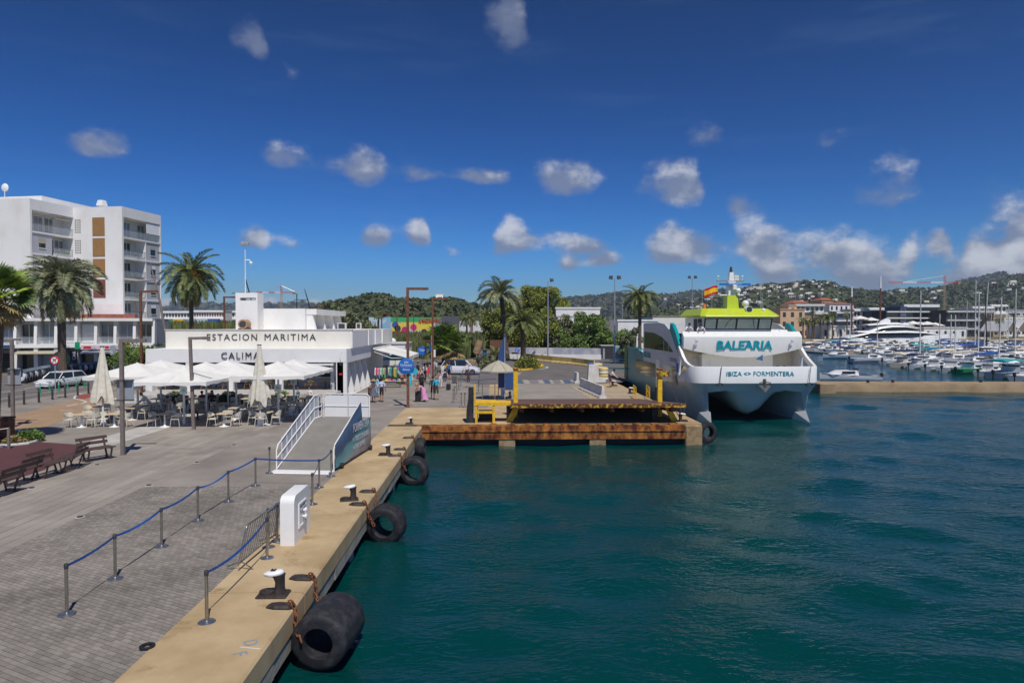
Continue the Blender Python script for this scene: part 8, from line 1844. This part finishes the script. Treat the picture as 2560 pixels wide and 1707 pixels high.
# ================================================================ far left: white apartment rows, containers, reeds, painted wall, cranes
for k, (x0,x1,yt,Y) in enumerate(((383,474,779,480),(484,560,777,470),(556,602,778,500),(600,640,780,520))): town('long white apartment row far behind the reeds, %s from the left' % ORD[k], x0, x1, yt, Y, 'white_wall', 3, 12 if k < 2 else 6, roof=None, band='white_wall', name='apartment_row', glass='maroon_panel' if k % 2 else 'glass', ratio=.5)
mat('box_green', (.05,.33,.27), .6); mat('box_yellow', (.70,.52,.05), .6); mat('box_blue', (.03,.12,.42), .6)
for k, (x0,x1,m,l) in enumerate(((402,430,'box_green','green freight container in the far compound'),(432,458,'box_yellow','yellow freight container with red lettering in the far compound'),(460,488,'grey_box','grey freight container in the far compound'),(490,518,'boat_blue','pale blue freight container in the far compound'),(520,544,'box_blue','blue freight container at the right of the far compound'))):
    a, b = Q(x0,797,330), Q(x1,797,330); o = thing('freight_container', l, 'container', (a.x,330,ZQ), 0, 'freight containers in the far compound'); q = MB(); q.box(0,0,0,b.x-a.x,3,a.z-ZQ); B = q.build('shell', MATS[m], o)
    for j in range(8): q = MB(); x = (b.x-a.x)*(j+.5)/8; q.box(x-.12,-.08,.1,x+.12,-.004,a.z-ZQ-.1); q.build('rib', MATS[m], B)
    if k == 1: letters('lettering', 'DHL', 1.2, MATS['red'], o, ((b.x-a.x)/2,-.1,a.z-ZQ-1.0), (R(90),0,0), .02, 0, width=3.0, height=.8)
def reeds(name, regions, n, label, seed):
    rng = np.random.default_rng(seed); vs = []
    for (x0,x1,y0,y1,h) in regions:
        k = n; X = rng.uniform(x0,x1,k); Y = rng.uniform(y0,y1,k); H = h*rng.uniform(.55,1.2,k); w = rng.uniform(.12,.4,k); a = rng.uniform(0,6.28,k); lx = rng.normal(0,.3,k)
        vs.append(np.stack([np.stack([X-w*np.cos(a),Y-w*np.sin(a),np.full(k,1.0)],1), np.stack([X+w*np.cos(a),Y+w*np.sin(a),np.full(k,1.0)],1), np.stack([X+lx+w*.3*np.cos(a),Y+w*.3*np.sin(a),1.0+H],1), np.stack([X+lx-w*.3*np.cos(a),Y-w*.3*np.sin(a),1.0+H],1)],1))
    v = np.concatenate(vs); k = len(v); me = bpy.data.meshes.new(name); me.from_pydata(v.reshape(-1,3).tolist(), [], np.arange(k*4).reshape(k,4).tolist()); me.materials.append(MATS['reed']); tag(link(name, me), label, 'reeds', kind='stuff')
reeds('reeds', [(-95,-25,128,150,5.6),(-110,-40,150,190,5.8),(-42,-4,112,150,3.2),(-45,-2,150,215,3.4),(-150,-60,190,300,5.5)], 7000, 'dense green reeds filling the waste ground', 3)
a, b = Q(912,793,225), Q(1230,793,225); h = a.z-ZQ
o = thing('painted_wall', 'long warehouse wall with a bright yellow and green mural', 'wall', (0,225,ZQ)); mat('mural_yellow', (.75,.60,.06), .8, scale=.5, c2=(.70,.30,.35), thr=(.60,.66)); mat('mural_green', (.04,.40,.14), .8); mat('mural_pale', (.50,.60,.66), .8, scale=.3, c2=(.25,.45,.62), thr=(.5,.55)); mat('mural_dark', (.10,.10,.12), .8)
for (x0,x1,z0,z1,m) in ((922,977,0,1,'mural_pale'),(977,1045,0,.80,'mural_yellow'),(977,1045,.80,1,'mural_green'),(1045,1086,0,.8,'mural_yellow'),(1045,1103,.8,1,'mural_green'),(1086,1103,0,.8,'mural_pale'),(1103,1148,0,1.05,'mural_dark'),(1148,1215,0,.85,'pale_wall')):
    p, q_ = Q(x0,800,225).x, Q(x1,800,225).x; q = MB(); q.box(p,0,h*z0,q_,5,h*z1); q.build('wall_panel', MATS[m], o)
for k, (px,f,m) in enumerate(((988,.7,'box_blue'),(994,.55,'dark'),(1012,.5,'bougainvillea'),(1026,.4,'boat_blue'),(1034,.6,'bougainvillea'),(1048,.35,'sign_pink'),(1060,.4,'dark'),(1066,.25,'teal'),(1083,.5,'pale_teal'),(1094,.4,'box_blue'))):
    c = Q(px,800,225).x; q = MB(); q.lathe([(h*.13,-.1),(h*.11,-.05)], 12, (c,0,h*f), axis='y'); q.build('mural_figure', MATS[m], o)
letters('lettering', 'AL MAGORAL WANG', 1.5, MATS['red'], o, ((Q(1046,800,225).x+Q(1102,800,225).x)/2,-.12,h*.86), (R(90),0,0), .05, .03, width=Q(1102,800,225).x-Q(1046,800,225).x, height=h*.22)
def crane(px, ytop, yj, x0, x1, Y, label, base=800):
    t = Q(px,ytop,Y); J = Q(px,yj,Y); a, b = Q(x0,yj,Y), Q(x1,yj,Y); o = thing('tower_crane', label, 'crane', (t.x,Y,0)); rr = MATS['red']; s = Y/700
    def lattice(nm, p0, p1, w, m, n):
        q = MB(); p0, p1 = Vector(p0), Vector(p1); d = p1-p0; u = Vector((0,1,0))*w; v = (d.normalized().cross(Vector((0,1,0))))*w
        for e in (u+v,u-v,-u+v,-u-v): q.tube([p0+e,p1+e], .14*s, 4)
        for i in range(n): q.tube([p0+d*(i/n)-v-u, p0+d*((i+1)/n)+v-u], .09*s, 3); q.tube([p0+d*(i/n)+v+u, p0+d*((i+1)/n)-v+u], .09*s, 3)
        q.build(nm, m, o)
    lattice('tower', (0,0,0), (0,0,J.z), .8*s, MATS['tan_wall'], 18); lattice('tower_head', (0,0,J.z), (0,0,t.z), .7*s, rr, 6); L = a.x-t.x; 
    for i in range(4): lattice('jib_section', (L*i/4,0,J.z), (L*(i+1)/4,0,J.z), .6*s, [rr,MATS['white_metal']][(i+1) % 2], 6)
    lattice('counter_jib', (0,0,J.z), (b.x-t.x,0,J.z), .6*s, rr, 4); q = MB(); q.box((b.x-t.x)-2.5*s,-1*s,J.z-2*s,(b.x-t.x),1*s,J.z+.6*s); q.build('counterweight', MATS['block_stone_pale'], o)
    q = MB(); q.tube([(L*.7,0,J.z+.6*s),(0,0,t.z)], .08*s, 3); q.tube([(b.x-t.x,0,J.z+.6*s),(0,0,t.z)], .08*s, 3); q.build('tie_bar', MATS['steel'], o)
crane(2362,689,706,2222,2400,620,'red and white tower crane before the right hill'); crane(703,714,731,640,738,300,'red tower crane behind the station roof house')
